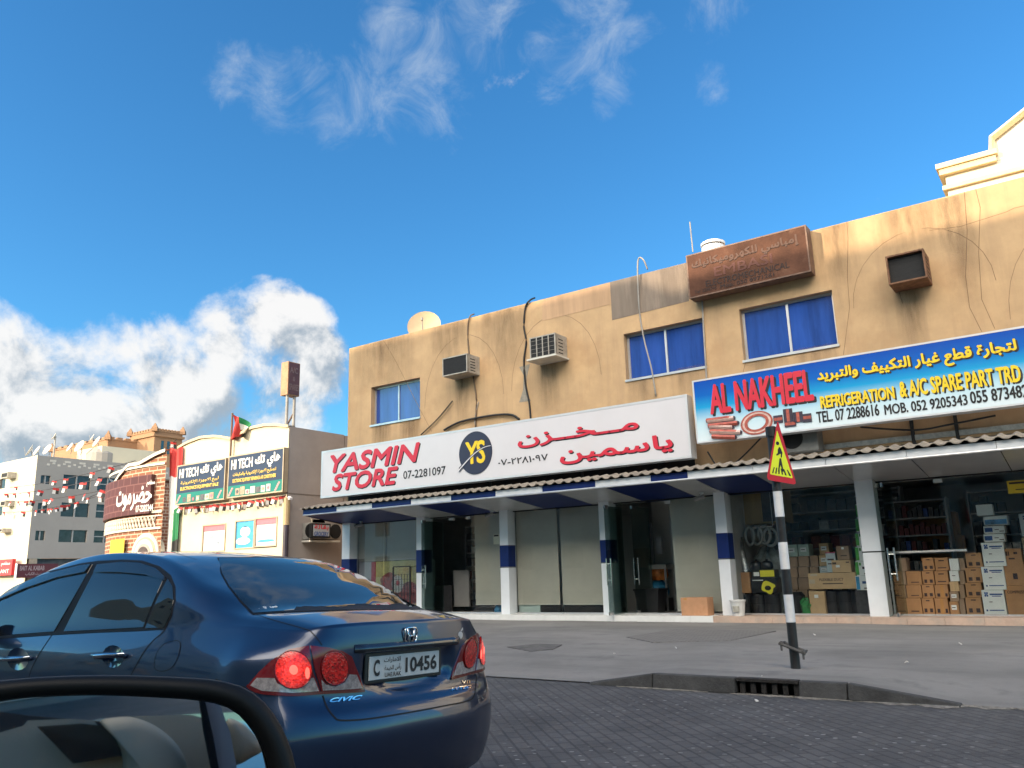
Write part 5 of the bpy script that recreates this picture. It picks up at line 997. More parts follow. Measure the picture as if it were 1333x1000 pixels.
# flags
m_fr, m_fg, m_fw, m_fb = mat('flag_red', (.50, .035, .03), .7, var=.08), mat('flag_green', (.01, .20, .07), .7, var=.08), mat('flag_white', (.70, .69, .66), .7, var=.05), mat('flag_black', (.02, .02, .02), .7)
px_ = aty(301.5, 560, 16.9); o = thing('flagpole', (px_[0], 16.9, 4.9), 'pole with a fluttering red, green, white and black flag above the HI TECH signs', 'flag')
q = MB(); zt = aty(301.5, 538, 16.9)[2]; q.tube([(px_[0], 16.9, 4.9), (px_[0], 16.9, zt)], .035, 8); build('pole', q, mat('rusty_iron2', (.16, .10, .07)), o)
x0_ = px_[0]+.03; n_ = 14; P = []
for i in range(n_+1):
    u = i/n_; xx_ = x0_+.92*u; P.append([(xx_-.25*u*v, 16.9+.16*math.sin(u*9+v*2), zt-.05-.85*v*(1-.35*u)-.42*u*(1-.25*v)-.06*math.sin(u*8)) for v in np.linspace(0, 1, 10)])
def sub(P, i0, i1, j0, j1): return [r_[j0:j1+1] for r_ in P[i0:i1+1]]
for nm, m_, r_ in (('red_bar', m_fr, (0, 8, 0, 9)), ('green_stripe', m_fg, (8, n_, 0, 3)), ('white_stripe', m_fw, (8, n_, 3, 6)), ('black_stripe', m_fb, (8, n_, 6, 9))): q = MB(); q.grid(sub(P, *r_)); build(nm, q, m_, o, smooth=True, fix=False)
o = thing('draped_flag', (aty(224, 650, 16.4)[0], 16.5, 2), 'long red, white and green flag draped between the brick restaurant and the cream shop', 'flag')
P = []
for i in range(25):
    u = i/24; P.append([(lambda pt: (pt[0], 16.92+.05*math.sin(u*16+v*1.5)+.02*math.sin(u*39), pt[2]+.06*math.sin(u*9)))(aty((221+17*u)-(5+2*u)*v**1.2, 584+138*v, 16.92)) for v in np.linspace(0, 1, 31)])
for nm, m_, a, c in (('red_part', m_fr, 0, 8),): q = MB(); q.grid(sub(P, 0, 24, 0, 8)); build(nm, q, m_, o, smooth=True, fix=False)
q = MB(); q.grid(sub(P, 0, 24, 8, 17)); q.grid(sub(P, 0, 12, 17, 30)); build('white_part', q, m_fw, o, smooth=True, fix=False)
q = MB(); q.grid(sub(P, 12, 24, 17, 26)); build('green_part', q, m_fg, o, smooth=True, fix=False); q = MB(); q.grid(sub(P, 12, 24, 26, 30)); build('black_part', q, m_fb, o, smooth=True, fix=False)
# ------------------------------------------------------------------ round fronted brick restaurant
m_brick = brick('red_brick', (.30, .115, .055), (.22, .08, .045), (.50, .38, .27), .45, .15, .022)
m_bsign = brick('printed_brick_board', (.105, .03, .03), (.075, .022, .026), (.17, .07, .065), .52, .30, .022, .8)
m_trim = mat('cream_trim', (.72, .64, .52), .8, var=.05)
EC = (-28.6, 21.0); EA, EB = 6.25, 4.45
def ell(t_, off=0): return (EC[0]+(EA+off)*math.cos(t_), EC[1]-(EB+off)*math.sin(t_))
TH = np.linspace(R(77), R(205), 70)
tp = [(228, 585), (216, 585), (205, 589), (196, 593.6), (179, 603.7), (165, 605.5), (155, 618), (148, 630), (142, 648), (138, 655)]
arc = [0.0]; ztop = []
for i, t_ in enumerate(TH):
    if i: arc.append(arc[-1]+math.dist(ell(TH[i-1]), ell(t_)))
    x, y_ = ell(t_); px = proj((x, y_, 4))[0]
    if t_ < R(152):
        py = np.interp(px, [p_[0] for p_ in reversed(tp)], [p_[1] for p_ in reversed(tp)]); z = zfor(x, y_, py)
    ztop.append(z)
rb = thing('restaurant', (-29, 20, 0), 'round fronted red brick restaurant with a white scalloped parapet', 'building')
def ring(z0f, z1f, off, name, m, parent, th=TH, uvs=True, smooth=True):
    q = MB(); P = []; uv = []
    for i, t_ in enumerate(th):
        x, y_ = ell(t_, off); s_ = np.interp(t_, TH, arc); row = []
        for v in np.linspace(0, 1, 5): z = z0f(i)+(z1f(i)-z0f(i))*v; row.append((x, y_, z)); uv.append((s_, z))
        P.append(row)
    q.grid(P); return build(name, q, m, parent, smooth=smooth, uv=uv, fix=False)
ring(lambda i: 0, lambda i: ztop[i], 0, 'wall', m_brick, rb)
ring(lambda i: ztop[i]-.07, lambda i: ztop[i]+.05, .10, 'coping', m_trim, rb); q = MB(); q.grid([[(*ell(t_, .10), ztop[i]+.05), (*ell(t_, -.2), ztop[i]+.05)] for i, t_ in enumerate(TH)]); build('coping_top', q, m_trim, rb)
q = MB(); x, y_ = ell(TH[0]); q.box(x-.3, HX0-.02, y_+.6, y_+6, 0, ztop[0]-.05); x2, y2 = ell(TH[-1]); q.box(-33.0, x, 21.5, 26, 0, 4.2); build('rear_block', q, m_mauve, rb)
zz = [zfor(*ell(R(84)), py) for py in (607, 667, 688, 705)]
ring(lambda i: zz[0], lambda i: zz[0]+.08, .07, 'string_course', m_trim, rb); ring(lambda i: zz[1]-.05, lambda i: zz[1]+.05, .07, 'string_course', m_trim, rb)
# lattice band
ring(lambda i: zz[2]-.05, lambda i: zz[2]+.03, .07, 'string_course', m_trim, rb)
q = MB(); ts = np.linspace(R(80), R(165), 46); zl0, zl1 = zz[2]+.03, zz[1]-.16
for a, c in zip(ts, ts[1:]):
    m_ = (a+c)/2
    for (t0, t1) in ((a, c), (c, a)):
        p0, p1 = ell(t0, .04), ell(t1, .04); q.tube([(p0[0], p0[1], zl0), (p1[0], p1[1], zl1)], .035, 4, False)
build('lattice_band', q, m_trim, rb)
ring(lambda i: zz[1]-.17, lambda i: zz[1]-.13, .06, 'string_course', m_trim, rb)
m_arch = mat('dark_arch_window', (.08, .05, .045), .4, var=.3, scale=8)
for px in (188, 160.5):
    t_ = min(TH, key=lambda t: abs(proj((*ell(t), 2.2))[0]-px)); x, y_ = ell(t_)
    zt = zfor(x, y_, 694 if px > 170 else 698); wo = None
    for k, (rr, m_, of) in enumerate(((.78, m_trim, .03), (.64, m_brick, .05), (.56, m_trim, .07), (.40, mat('arch_grey', (.4, .36, .32), .8), .09), (.30, m_arch, .11))):
        q = MB(); pts = []; zc_ = zt-.78
        sp = [(-rr, zc_-1.8)]+[(-rr*math.cos(b_), zc_+rr*math.sin(b_)*1.0) for b_ in np.linspace(0, math.pi, 17)]+[(rr, zc_-1.8)]
        tang = Vector((ell(t_+.01)[0]-x, ell(t_+.01)[1]-y_, 0)).normalized(); nn = Vector((tang.y, -tang.x, 0)); nn = nn if nn.y < 0 else -nn
        q.prism(sp, lambda p_, d: (x+tang.x*p_[0]+nn.x*d, y_+tang.y*p_[0]+nn.y*d, p_[1]), -.25, of)
        b2_ = build('window' if k == 0 else 'arch_ring', q, m_, rb if k == 0 else wo)
        if k == 0: wo = b2_
# curved board sign
zs0, zs1 = zfor(*ell(R(84), .14), 668.5), zfor(*ell(R(84), .14), 618)
ts = np.linspace(R(82), R(178), 40)
so_ = thing('restaurant_sign', (-30, 17, zs0), 'long curved brick patterned restaurant sign with white Arabic lettering', 'sign')
tag_ = ring(lambda i: zs0, lambda i: zs1, .16, 'board', m_bsign, so_, th=ts)
q = MB(); q.grid([[(*ell(t_, .16), zs0), (*ell(t_, .0), zs0)] for t_ in ts]); q.grid([[(*ell(t_, .16), zs1), (*ell(t_, .0), zs1)] for t_ in ts]); x, y_ = ell(ts[0], .16); x2, y2 = ell(ts[0], -.1); q.quad((x, y_, zs0), (x2, y2, zs0), (x2, y2, zs1), (x, y_, zs1)); build('board_edge', q, mat('maroon_edge', (.10, .04, .035), .6), so_)
def th_of(px, z): return min(np.linspace(R(80), R(160), 400), key=lambda t: abs(proj((*ell(t, .17), z))[0]-px))
def curved(s, pxl, pxr, pyb_l, pyt_l, m_, ar=True, bold=.03, name='lettering'):
    zm = (zs0+zs1)/2; t0, t1 = th_of(pxl, zm), th_of(pxr, zm); tm = t0
    zb_, zt_ = zfor(*ell(t1, .17), pyb_l), zfor(*ell(t1, .17), pyt_l)
    q = MB(); letters(q, s, lambda u, v: (*ell(t0+(t1-t0)*u, .175), zb_+(zt_-zb_)*v), ar=ar, bold=bold); build(name, q, m_, so_, fix=False)
curved('حضرموت', 152, 198, 662, 631, m_lw, bold=.03); curved('مطعم', 190, 206.5, 633, 624, m_lw); curved('07-2282244', 178, 204.5, 665, 656, m_lw, ar=False)
q = MB(); t0, t1 = th_of(139.5, 2), th_of(158, 2); q.grid([[(*ell(t_, .12), zfor(*ell(t1), 712)-1.2), (*ell(t_, .12), zfor(*ell(t1), 701))] for t_ in np.linspace(t0, t1, 8)]); single('yellow_banner', q, mat('yellow_banner', (.62, .42, .03), .6, var=.12, scale=4), 'yellow banner wrapped on the brick restaurant under its sign', 'banner', fix=False)
# ------------------------------------------------------------------ tall pale apartment block, left
AX, AY = -69.0, 31.0
m_apt = mat('pale_cream_block', (.60, .535, .40), .85, var=.04, scale=.5); m_aptg = mat('shaded_side_and_tank', (.33, .30, .265), .85, var=.06, scale=.4, stain=((.28, .25, .22), .3, .55, .5)); m_dwin = mat('dusty_dark_window', (.03, .033, .038), .15, var=.5, scale=1.5)  # side wall's darker grey puts its shade into the colour; tank shares it
ab = thing('apartment_building', (AX-12, AY+12, 0), 'pale apartment building, sunlit in front and shaded on the side with banded windows', 'building')
zt = atx(40.5, 592, AX)[2]
yend = 62.0
wins = []
def sidewin(p): (x0, x1, y0, y1) = p; a, c = atx(x0, (y0+y1)/2, AX)[1], atx(x1, (y0+y1)/2, AX)[1]; xm_ = (x0+x1)/2; return (a, c, atx(xm_, y1, AX)[2], atx(xm_, y0, AX)[2])
SW = [sidewin(p) for p in ((53, 65.6, 619, 630), (49, 62, 655, 668), (46, 58.5, 691, 703.5), (82, 118, 619, 637), (79.5, 116, 655, 673), (76.5, 113, 690, 706))]
rows = [(w[2], w[3]) for w in SW[3:]]
for k in range(3):
    y0_ = SW[3+k][1]+.6
    for j in range(3): SW.append((y0_+j*6.2, y0_+j*6.2+5.5, *rows[k]))
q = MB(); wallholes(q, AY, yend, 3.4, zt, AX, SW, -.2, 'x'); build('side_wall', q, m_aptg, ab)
FWn = []
for k, (z0_, z1_) in enumerate(rows):
    for j in range(7): FWn.append((AX-6.5-j*5.5, AX-5.2-j*5.5, z0_+.3, z1_))
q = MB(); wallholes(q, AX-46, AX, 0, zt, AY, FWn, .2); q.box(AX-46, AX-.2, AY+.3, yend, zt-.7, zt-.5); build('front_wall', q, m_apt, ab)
for w in SW:
    q = MB(); q.box(AX-.2, AX-.15, w[0], w[1], w[2], w[3]); wo = build('window', q, m_dwin, ab)
    f = MB(); n_ = 2 if w[1]-w[0] < 3 else 6
    for i in range(1, n_): y_ = w[0]+(w[1]-w[0])*i/n_; f.box(AX-.15, AX-.08, y_-.05, y_+.05, w[2], w[3])
    if n_ > 2: f.box(AX-.15, AX-.09, w[0], w[1], (w[2]+w[3])/2-.04, (w[2]+w[3])/2+.04)
    build('mullion', f, mat('grey_mullion', (.35, .34, .32), .6), wo)
for w in FWn: q = MB(); q.box(w[0], w[1], AY+.15, AY+.2, w[2], w[3]); build('window', q, m_dwin, ab)
q = MB(); q.box(AX-.05, AX+.05, AY, yend, rows[2][0]-2.15, rows[2][0]-1.95); build('string_course', q, m_aptg, ab)
q = MB()
for i in range(40): y_ = AY+.8+i*.42; z = zt-.75+.14*(i % 2); q.box(AX-.01, AX+.012, y_, y_+.22, z, z+.16); 
for i in range(14): y_ = AY+1+i*1.2; q.box(AX-.01, AX+.012, y_, y_+.5, zt-.42, zt-.26)
build('parapet_pattern', q, mat('pale_dots', (.62, .56, .47), .8), ab)
q = MB()
for i in range(12): y_ = AY+3+i*2.0; q.add([(AX+.03, y_, rows[2][0]-1.9), (AX+.03, y_+1, rows[2][0]-1.35), (AX+.03, y_+2, rows[2][0]-1.9), (AX+.03, y_+1, rows[2][0]-1.45)], [(0, 1, 2, 3)])
build('zigzag_moulding', q, mat('pale_zigzag', (.50, .45, .38), .8), ab)
q = MB(); q.box(AX-.6, AX-.3, AY+.6, yend, 0, 3.4); build('shopfront', q, mat('dim_shopfront', (.10, .095, .09), .5, var=.6, scale=.8), ab)
for i in range(5): q = MB(); y_ = AY+.2+i*6; q.box(AX-.5, AX-.02, y_, y_+.6, 0, 3.4); build('pillar', q, mat('tan_pillar', (.40, .33, .24), .8, var=.2), ab)
q = MB(); q.box(AX-10.2, AX-9.4, AY-.35, AY+.02, 0, zt-.5) ; build('downpipe_casing', q, mat('peach_pier', (.62, .45, .28), .8), ab)
fa = [(13, 22, 615, 624), (12, 19, 652, 660), (6, 15, 688, 694)]
for i, (a, c, y0_, y1_) in enumerate(fa):
    p0, p1 = aty(a, y1_, AY), aty(c, y0_, AY); o = thing('air_conditioner', (p0[0], AY-.3, p0[2]), ('small dusty window cooler high on the sunlit wall, top of three', 'small dusty window cooler on the sunlit wall, middle of three', 'small dusty window cooler on the sunlit wall, lowest of three')[i], 'air conditioner', 'window coolers on the sunlit apartment wall')
    q = MB(); q.box(p0[0], p1[0], AY-.7, AY, p0[2], p1[2]); build('casing', q, m_acw, o); q = MB(); q.box(p0[0]+.08, p1[0]-.08, AY-.72, AY-.69, p0[2]+.08, p1[2]-.08); build('grille', q, m_fin, o)
def roofbox(pxl, pxr, pt, pb, Y_, dep, m_, label, cat, name): a, c = aty(pxl, pb, Y_), aty(pxr, pb, Y_); q = MB(); z1_ = aty((pxl+pxr)/2, pt, Y_)[2]; q.box(a[0], c[0], Y_, Y_+dep, zt-.6, z1_); return single(name, q, m_, label, cat)
ph = roofbox(99, 131, 584, 604, 38, 6, m_apt, 'small cream rooftop room on the apartment block', 'building', 'rooftop_room')
q = MB(); p0, p1 = aty(120.5, 600, 37.97), aty(131, 600, 37.97)
m_wd = mat('white_dish', (.62, .57, .50), .6, var=.08)
DS = [(40, 587, 5.5, 33, 'white satellite dish at the left end of the roofline'), (49, 588, 5, 34, 'second white satellite dish from the left end of the roofline'), (63, 586, 5, 36, 'low white dish left of the tall mast'), (71.5, 568.5, 3.6, 36, 'white satellite dish up on a tall mast against the sky'), (92, 583, 4.5, 38, 'small pale dish in front of the sandy fort wall'), (105, 582, 6, 37, 'pale dish beside the water tank'), (121, 570, 3.6, 45, 'tiny dish against the top of the fort wall'), (127, 576, 5.5, 40, 'tall pale dish right of the water tank')]
for i, (px, py, rr, Y_, lab) in enumerate(DS): 
    dish(px, py, rr*.72, Y_, lab, 'satellite dishes on the apartment roof', face=(-.35+.2*(i % 3), -1, .5), m=m_wd, n=14)
p = aty(71.5, 575, 36); q = MB(); q.tube([(p[0], 36, zt-.6), (p[0], 36, p[2]+.5)], .09, 6); single('roof_mast', q, m_cond, 'thin dark mast under the highest white dish', 'mast')
p = aty(110, 590, 37); q = MB(); q.lathe([(1.15, 0), (1.2, .5), (1.2, 1.5), (.9, 1.9), (.3, 2.0)], 16, (p[0], 38.5, zt-.2)); single('water_tank', q, m_aptg, 'round grey water tank among the rooftop dishes', 'tank', smooth=False)
# shop signs at street level
def strip(tl, tr, br, bl, Y_, m_, label, words, axis='y', Xp=None):
    if axis == 'y': a, c, z0_, z1_ = rect(tl, tr, br, bl, Y_); f = lambda u, v, d: (a+(c-a)*u, Y_-d, z0_+(z1_-z0_)*v)
    else:
        P_ = [atx(*k, Xp) for k in (tl, tr, br, bl)]; a, c = (P_[0][1]+P_[3][1])/2, (P_[1][1]+P_[2][1])/2; z0_, z1_ = (P_[2][2]+P_[3][2])/2, (P_[0][2]+P_[1][2])/2; f = lambda u, v, d: (Xp+d, a+(c-a)*u, z0_+(z1_-z0_)*v)
    o = thing('shop_sign', f(.5, 0, 0), label, 'sign'); q = MB(); q.prism([(0, 0), (1, 0), (1, 1), (0, 1)], lambda p_, d: f(p_[0], p_[1], d), -.25, 0); build('board', q, m_, o)
    q = MB(); q.prism([(-.015, -.03), (0, -.03), (0, 1.03), (-.015, 1.03)], lambda p_, d: f(p_[0], p_[1], d), -.26, .03); build('edge', q, m_lw, o)
    for s, u0, u1, v0, v1, mm, ar in words: q = MB(); letters(q, s, lambda u, v: f(u0+(u1-u0)*u, v0+(v1-v0)*v, .02), ar=ar, bold=.03); build('lettering', q, mm, o, fix=False)
strip((23, 735), (75, 733), (75, 752), (21, 752), 0, mat('dark_maroon_board', (.10, .018, .022), .5, var=.08), 'dark maroon shop sign reading BAIT AL KABAB under the apartment block', [('BAIT AL KABAB', .06, .66, .52, .86, mat('faint_letter', (.36, .26, .26), .5), False), ('بيت الكباب', .2, .6, .14, .40, MATS['faint_letter'], True)], 'x', AX+.3)
strip((-40, 729), (15.5, 730.5), (15, 749), (-41, 751), AY-.6, mat('bright_red_board', (.55, .03, .035), .5, var=.06), 'bright red shop sign with white lettering at the foot of the sunlit wall', [('مطعم', .76, .96, .56, .86, m_lw, True), ('مشاوي', .45, .72, .5, .9, m_lw, True), ('RESTAURANT', .38, .95, .14, .38, m_lw, False)])
# ------------------------------------------------------------------ sandy fort like building further back
m_sand = mat('sandy_fort', (.31, .175, .095), .9, var=.08, scale=.5, bump=.2)
FYc = 55.0
def crenel(name, pl, pm, pr, ptl, ptm, ptr, zbase, label=None, parent=None, corner=1.2, band=None):
    """block with one corner seen at pm: front face pl..pm, side face going back to pr"""
    a, c = aty(pl, ptl, FYc+name[1]), aty(pm, ptm, FYc+name[1]); z1_ = c[2]; far = atx(pr, ptr, c[0])[1]; q = MB(); q.box(a[0], c[0], FYc+name[1], far, zbase, z1_-.5); o = build('wall', q, m_sand, parent)
    W_, L_ = c[0]-a[0], far-FYc-name[1]
    def notched(n_): 
        pr_ = [(0, -.52)]
        for i in range(n_): pr_ += [((i+.12)/n_, -.52 if 0 else -.40), ((i+.12)/n_, -.12), ((i+.75)/n_, -.12), ((i+.75)/n_, -.40)]
        return pr_+[(1, -.40), (1, -.52)]
    for ax in (0, 1):
        m_ = MB(); m_.prism(notched(9), (lambda p_, d: (a[0]+W_*p_[0], FYc+name[1]+d, z1_+p_[1])) if ax == 0 else (lambda p_, d: (c[0]-d, FYc+name[1]+L_*p_[0], z1_+p_[1])), -.08, .5); build('battlement', m_, m_sand, parent)
    for x, y_ in ((a[0], FYc+name[1]), (c[0], FYc+name[1]), (c[0], far)): m_ = MB(); m_.lathe([(.55, -.55), (.5, -.1), (.28, .2), (.06, corner*.55)], 4, (x, y_, z1_)); build('corner_horn', m_, m_sand, parent)
    return a[0], c[0], far, z1_
fb_ = thing('fort_building', (-105, 65, 0), 'sandy fort like building with battlements and a corner tower', 'building')
crenel(('main', 0), 67, 141, 232, 588, 567, 574, 0, parent=fb_)
xa, xc, far, z1_ = crenel(('tower', 4), 170, 202, 238, 562, 556, 562, 12, parent=fb_, corner=1.0)
q = MB(); 
for i in range(3): y_ = FYc+4+1.0+i*(far-FYc-5.5)/3; q.box(xc-.1, xc+.06, y_, y_+(far-FYc-7)/3, z1_-3.4, z1_-1.7)
build('window', q, mat('teal_pane', (.02, .07, .10), .15, var=.2), fb_)
q = MB(); q.box(xa-.25, xc+.25, FYc+3.75, far+.2, z1_-1.2, z1_-.9); build('cornice', q, m_sand, fb_)
# ------------------------------------------------------------------ cream block behind, top right
YT_ = 24.0
m_wcream = mat('white_cream_block', (.72, .66, .54), .85, var=.04); m_ytrim = mat('yellow_moulding', (.66, .54, .32), .8, var=.06)
tb_ = thing('cornice_block', (3, 28, 0), 'tall white block with yellow cornices behind the ochre building', 'building')
a = aty(1230, 230, YT_); zt = aty(1235, 213, YT_)[2]; x0_ = a[0]; xg = aty(1294, 190, YT_)[0]
q = MB(); q.box(x0_, 14, YT_+.1, 40, 0, zt-.25); build('wall', q, m_wcream, tb_)
def gz(x): return zt if x < xg else zt+.55+(x-xg)*.62
q = MB(); q.box(x0_-.18, xg+.05, YT_-.12, YT_+.4, zt-.12, zt+.02); q.box(x0_-.12, xg, YT_-.06, YT_+.4, zt-.30, zt-.121); q.box(x0_-.18, x0_+.3, YT_+.401, 38, zt-.12, zt+.02); build('cornice', q, m_ytrim, tb_)
zc = aty(1235, 246, YT_)[2]
q = MB(); q.box(x0_-.10, 14, YT_-.02, YT_+.2, zc, zc+.12); q.box(x0_-.10, x0_+.05, YT_+.21, 38, zc, zc+.12); build('string_course', q, m_ytrim, tb_)
q = MB(); q.prism([(xg, zt-.26), (9, zt-.26), (9, zt+2.2), (5.0, zt+2.9), (xg+3.0, zt+2.1), (xg, zt+.35)], lambda p_, d: (p_[0], YT_+.1+d, p_[1]), 0, 1.2); build('gable', q, m_wcream, tb_)
q = MB(); q.tube([(xg-.05, YT_+.02, zt+.02), (xg-.02, YT_+.02, zt+.40), (xg+3.0, YT_+.02, zt+2.15), (5.0, YT_+.02, zt+2.95), (9, YT_+.02, zt+2.2)], .10, 4); build('gable_moulding', q, m_ytrim, tb_)
q = MB(); q.box(xg+.9, xg+1.25, YT_+.085, YT_+.12, zt+.25, zt+.95); build('gable_panel', q, m_ytrim, tb_)
# ------------------------------------------------------------------ bunting
m_str = mat('string', (.05, .04, .04), .8)
pr = MB(); pr.add([(-.17, 0, 0), (.17, 0, 0), (.17, 0, -.14), (-.17, 0, -.14)], [(0, 1, 2, 3)])
def pennant_mesh(nm):
    me = bpy.data.meshes.new(nm); h = .55; w = .26
    vs = [(-w, 0, 0), (w, 0, 0), (w, .0, -h*.38), (-w, 0, -h*.38), (0, .02, -h*.38), (w, 0, -h), (0, .02, -h), (-w, 0, -h)]
    me.from_pydata(vs, [], [(0, 1, 2, 3), (3, 4, 6, 7), (4, 2, 5, 6)]); 
    for x in (m_fr, m_fw, m_fb): me.materials.append(x)
    for i, k in enumerate((0, 1, 2)): me.polygons[i].material_index = k
    return me
PM = pennant_mesh('pennant')
def bunting(pa, pb, Ya, Yb, sag, n, sc_, label):
    A, B = Vector(aty(*pa, Ya)), Vector(aty(*pb, Yb)); o = thing('bunting', tuple((A+B)/2), label, 'bunting', 'strings of little flags')
    pts = [A.lerp(B, t_)-Vector((0, 0, sag*4*t_*(1-t_))) for t_ in np.linspace(0, 1, 25)]; q = MB(); q.tube(pts, .018, 4); build('cord', q, m_str, o)
    for i in range(n):
        t_ = (i+.5+random.uniform(-.25, .25))/n; p = A.lerp(B, t_)-Vector((0, 0, sag*4*t_*(1-t_)))
        f = bpy.data.objects.new('pennant', PM); COL.objects.link(f); f.parent = o; f.location = p-Vector(ORG[o.name]); f.scale = (sc_,)*3
        f.rotation_euler = (random.uniform(-.4, .4), random.uniform(-.3, .3), random.uniform(-.9, .9)+.5)
YBn = 18.0
bunting((-30, 640), (152, 618), 38, 19, .5, 14, .65, 'uppermost string of red and white pennants crossing the shaded apartment wall')
bunting((-30, 632), (176, 600), 40, 18.6, .6, 12, .52, 'string of pennants rising from the sunlit wall to the top of the brick parapet')
bunting((-30, 648), (147, 636), 38, 19.5, .5, 15, .65, 'second string of pennants crossing the upper band windows')
bunting((40, 662), (142, 636), 34, 20, .4, 9, .5, 'short string of pennants below the upper band windows')
bunting((-30, 660), (140, 642), 36, 20.5, .7, 12, .65, 'lowest string of pennants sagging over the middle windows')
bunting((150, 622), (230, 572), 18.2, 17, .2, 9, .42, 'string of pennants along the scalloped brick parapet')
bunting((233, 660), (372, 645), 16.85, 16.85, .06, 19, .42, 'straight string of pennants under the two HI TECH signs')
# ------------------------------------------------------------------ warning sign on a striped post
pb_, pt_ = atz(1036, 871, .128), aty(1003.5, 560, 9.93)
px0, py0 = pb_[0], pb_[1]
o = thing('warning_sign', (px0, py0, .128), 'triangular yellow pedestrian warning sign with a red border on a black and white striped post', 'sign')
top = aty(1003.5, 559, py0); base = np.array([px0, py0, .12])
def along(py_):    # point on the post axis seen at image row py_
    lo, hi = 0.0, 1.0
    for _ in range(40):
        m_ = (lo+hi)/2; p_ = base+(top-base)*m_
        if proj(p_)[1] > py_: lo = m_
        else: hi = m_
    return base+(top-base)*lo
cuts = [871, 810, 774, 741, 706, 673, 640, 557]; rr = .052
m_pb_ = mat('black_post_paint', (.015, .015, .016), .45, var=.4, scale=9, stain=((.07, .068, .065), 8, .6, .6)); m_pw_ = mat('white_post_paint', (.66, .66, .66), .5, var=.08, scale=9, stain=((.25, .24, .22), 10, .63, .7))
for i, (a, c) in enumerate(zip(cuts, cuts[1:])):
    q = MB(); q.tube([tuple(along(a)), tuple(along(c))], rr, 18); build('post_band', q, m_pb_ if i % 2 == 0 else m_pw_, o, smooth=False)
q = MB(); p = along(556); q.lathe([(rr*1.25, -.09), (rr*1.25, .02), (rr, .03)], 16, tuple(p)); build('post_cap', q, m_pb_, o)
p = along(843.5); d_ = Vector((.95, -.15, -.32)).normalized(); q = MB(); q.tube([tuple(Vector(p)-d_*.155+Vector((0, -.06, 0))), tuple(Vector(p)+d_*.155+Vector((0, -.06, 0)))], .018, 8); q.tube([tuple(Vector(p)-d_*.12+Vector((0, .06, 0))), tuple(Vector(p)+d_*.13+Vector((0, .06, 0)))], .018, 8)
for s in (-1, 1): c_ = Vector(p)+d_*.13*s; q.tube([tuple(c_+Vector((0, -.09, .01))), tuple(c_+Vector((0, .08, .01)))], .014, 6); q.tube([tuple(c_+Vector((0, -.06, .03))), tuple(c_+Vector((0, -.06, -.07)))], .012, 6)
build('clamp', q, mat('dull_iron', (.12, .115, .11), .6, .5, var=.3), o)
# plate: right edge is further away
bl_, br_, ap_ = (997.5, 624.5), (1037, 631.5), (1012, 546.5)
pc = along(600); A = atx(*bl_, 0) if False else None
nrm = Vector((math.sin(R(46)), -math.cos(R(46)), 0)); tg = Vector((math.cos(R(46)), math.sin(R(46)), 0))
o0 = Vector(along(620))+nrm*.075
def onplate(px, py):
    d = Vector(ray(px, py)); t_ = (o0-Vector(CP)).dot(nrm)/d.dot(nrm); return Vector(CP)+d*t_
Pp = [onplate(*bl_), onplate(*br_), onplate(*ap_)]
cen = sum(Pp, Vector())/3
def plate(nm, pts, off, th, m_, par):
    q = MB(); n_ = len(pts); q.add([tuple(p+nrm*(off+th)) for p in pts]+[tuple(p+nrm*off) for p in pts], [tuple(range(n_)), tuple(range(2*n_-1, n_-1, -1))]+[(i, i+n_, (i+1) % n_+n_, (i+1) % n_) for i in range(n_)]); return build(nm, q, m_, par)
def rounded(pts, r_):
    out = []
    for i, p in enumerate(pts):
        a, c = pts[i-1], pts[(i+1) % len(pts)]; d0, d1 = (a-p).normalized(), (c-p).normalized()
        for k in range(5): t_ = k/4; out.append((p+d0*r_)*(1-t_)**2+p*2*t_*(1-t_)+(p+d1*r_)*t_**2)
    return out
pl = plate('plate', rounded(Pp, .05), 0, .004, mat('sign_red', (.50, .012, .02), .35, var=.06), o)
inn = [onplate(1001.7, 617.5), onplate(1032, 623), onplate(1011.2, 560)]
ye = plate('yellow_field', rounded(inn, .02), .004, .002, mat('fluorescent_yellow', (.72, .80, .02), .4, var=.03), o)
fig = lambda pts: [onplate(950+x*.16, 540+y*.16) for x, y in pts]
for nm, pts in (('stripe', [(342, 475), (352, 475), (363, 428), (356, 428)]), ('stripe', [(366, 478), (378, 480), (384, 432), (376, 430)]), ('stripe', [(392, 482), (404, 483), (402, 438), (396, 436)]), ('stripe', [(420, 486), (432, 488), (420, 438), (412, 438)]), ('stripe', [(448, 492), (462, 495), (440, 444), (431, 442)]), ('stripe', [(482, 498), (497, 500), (470, 450), (461, 448)]),
    ('figure', [(398, 262), (410, 270), (426, 310), (420, 350), (412, 345), (414, 320), (404, 318), (392, 330), (378, 334), (376, 322), (388, 312), (388, 285)]), ('figure', [(402, 355), (414, 355), (424, 400), (436, 462), (428, 466), (410, 410), (402, 440), (398, 466), (390, 462), (396, 410)])):
    plate(nm, fig(pts), .006, .002, m_black, ye)
c_ = onplate(950+386*.16, 540+233*.16); q = MB(); plate('figure_head', [c_+(tg*math.cos(t_)*.020+Vector((0, 0, 1))*math.sin(t_)*.022) for t_ in np.linspace(0, 6.28, 13)[:-1]], .006, .002, m_black, ye)
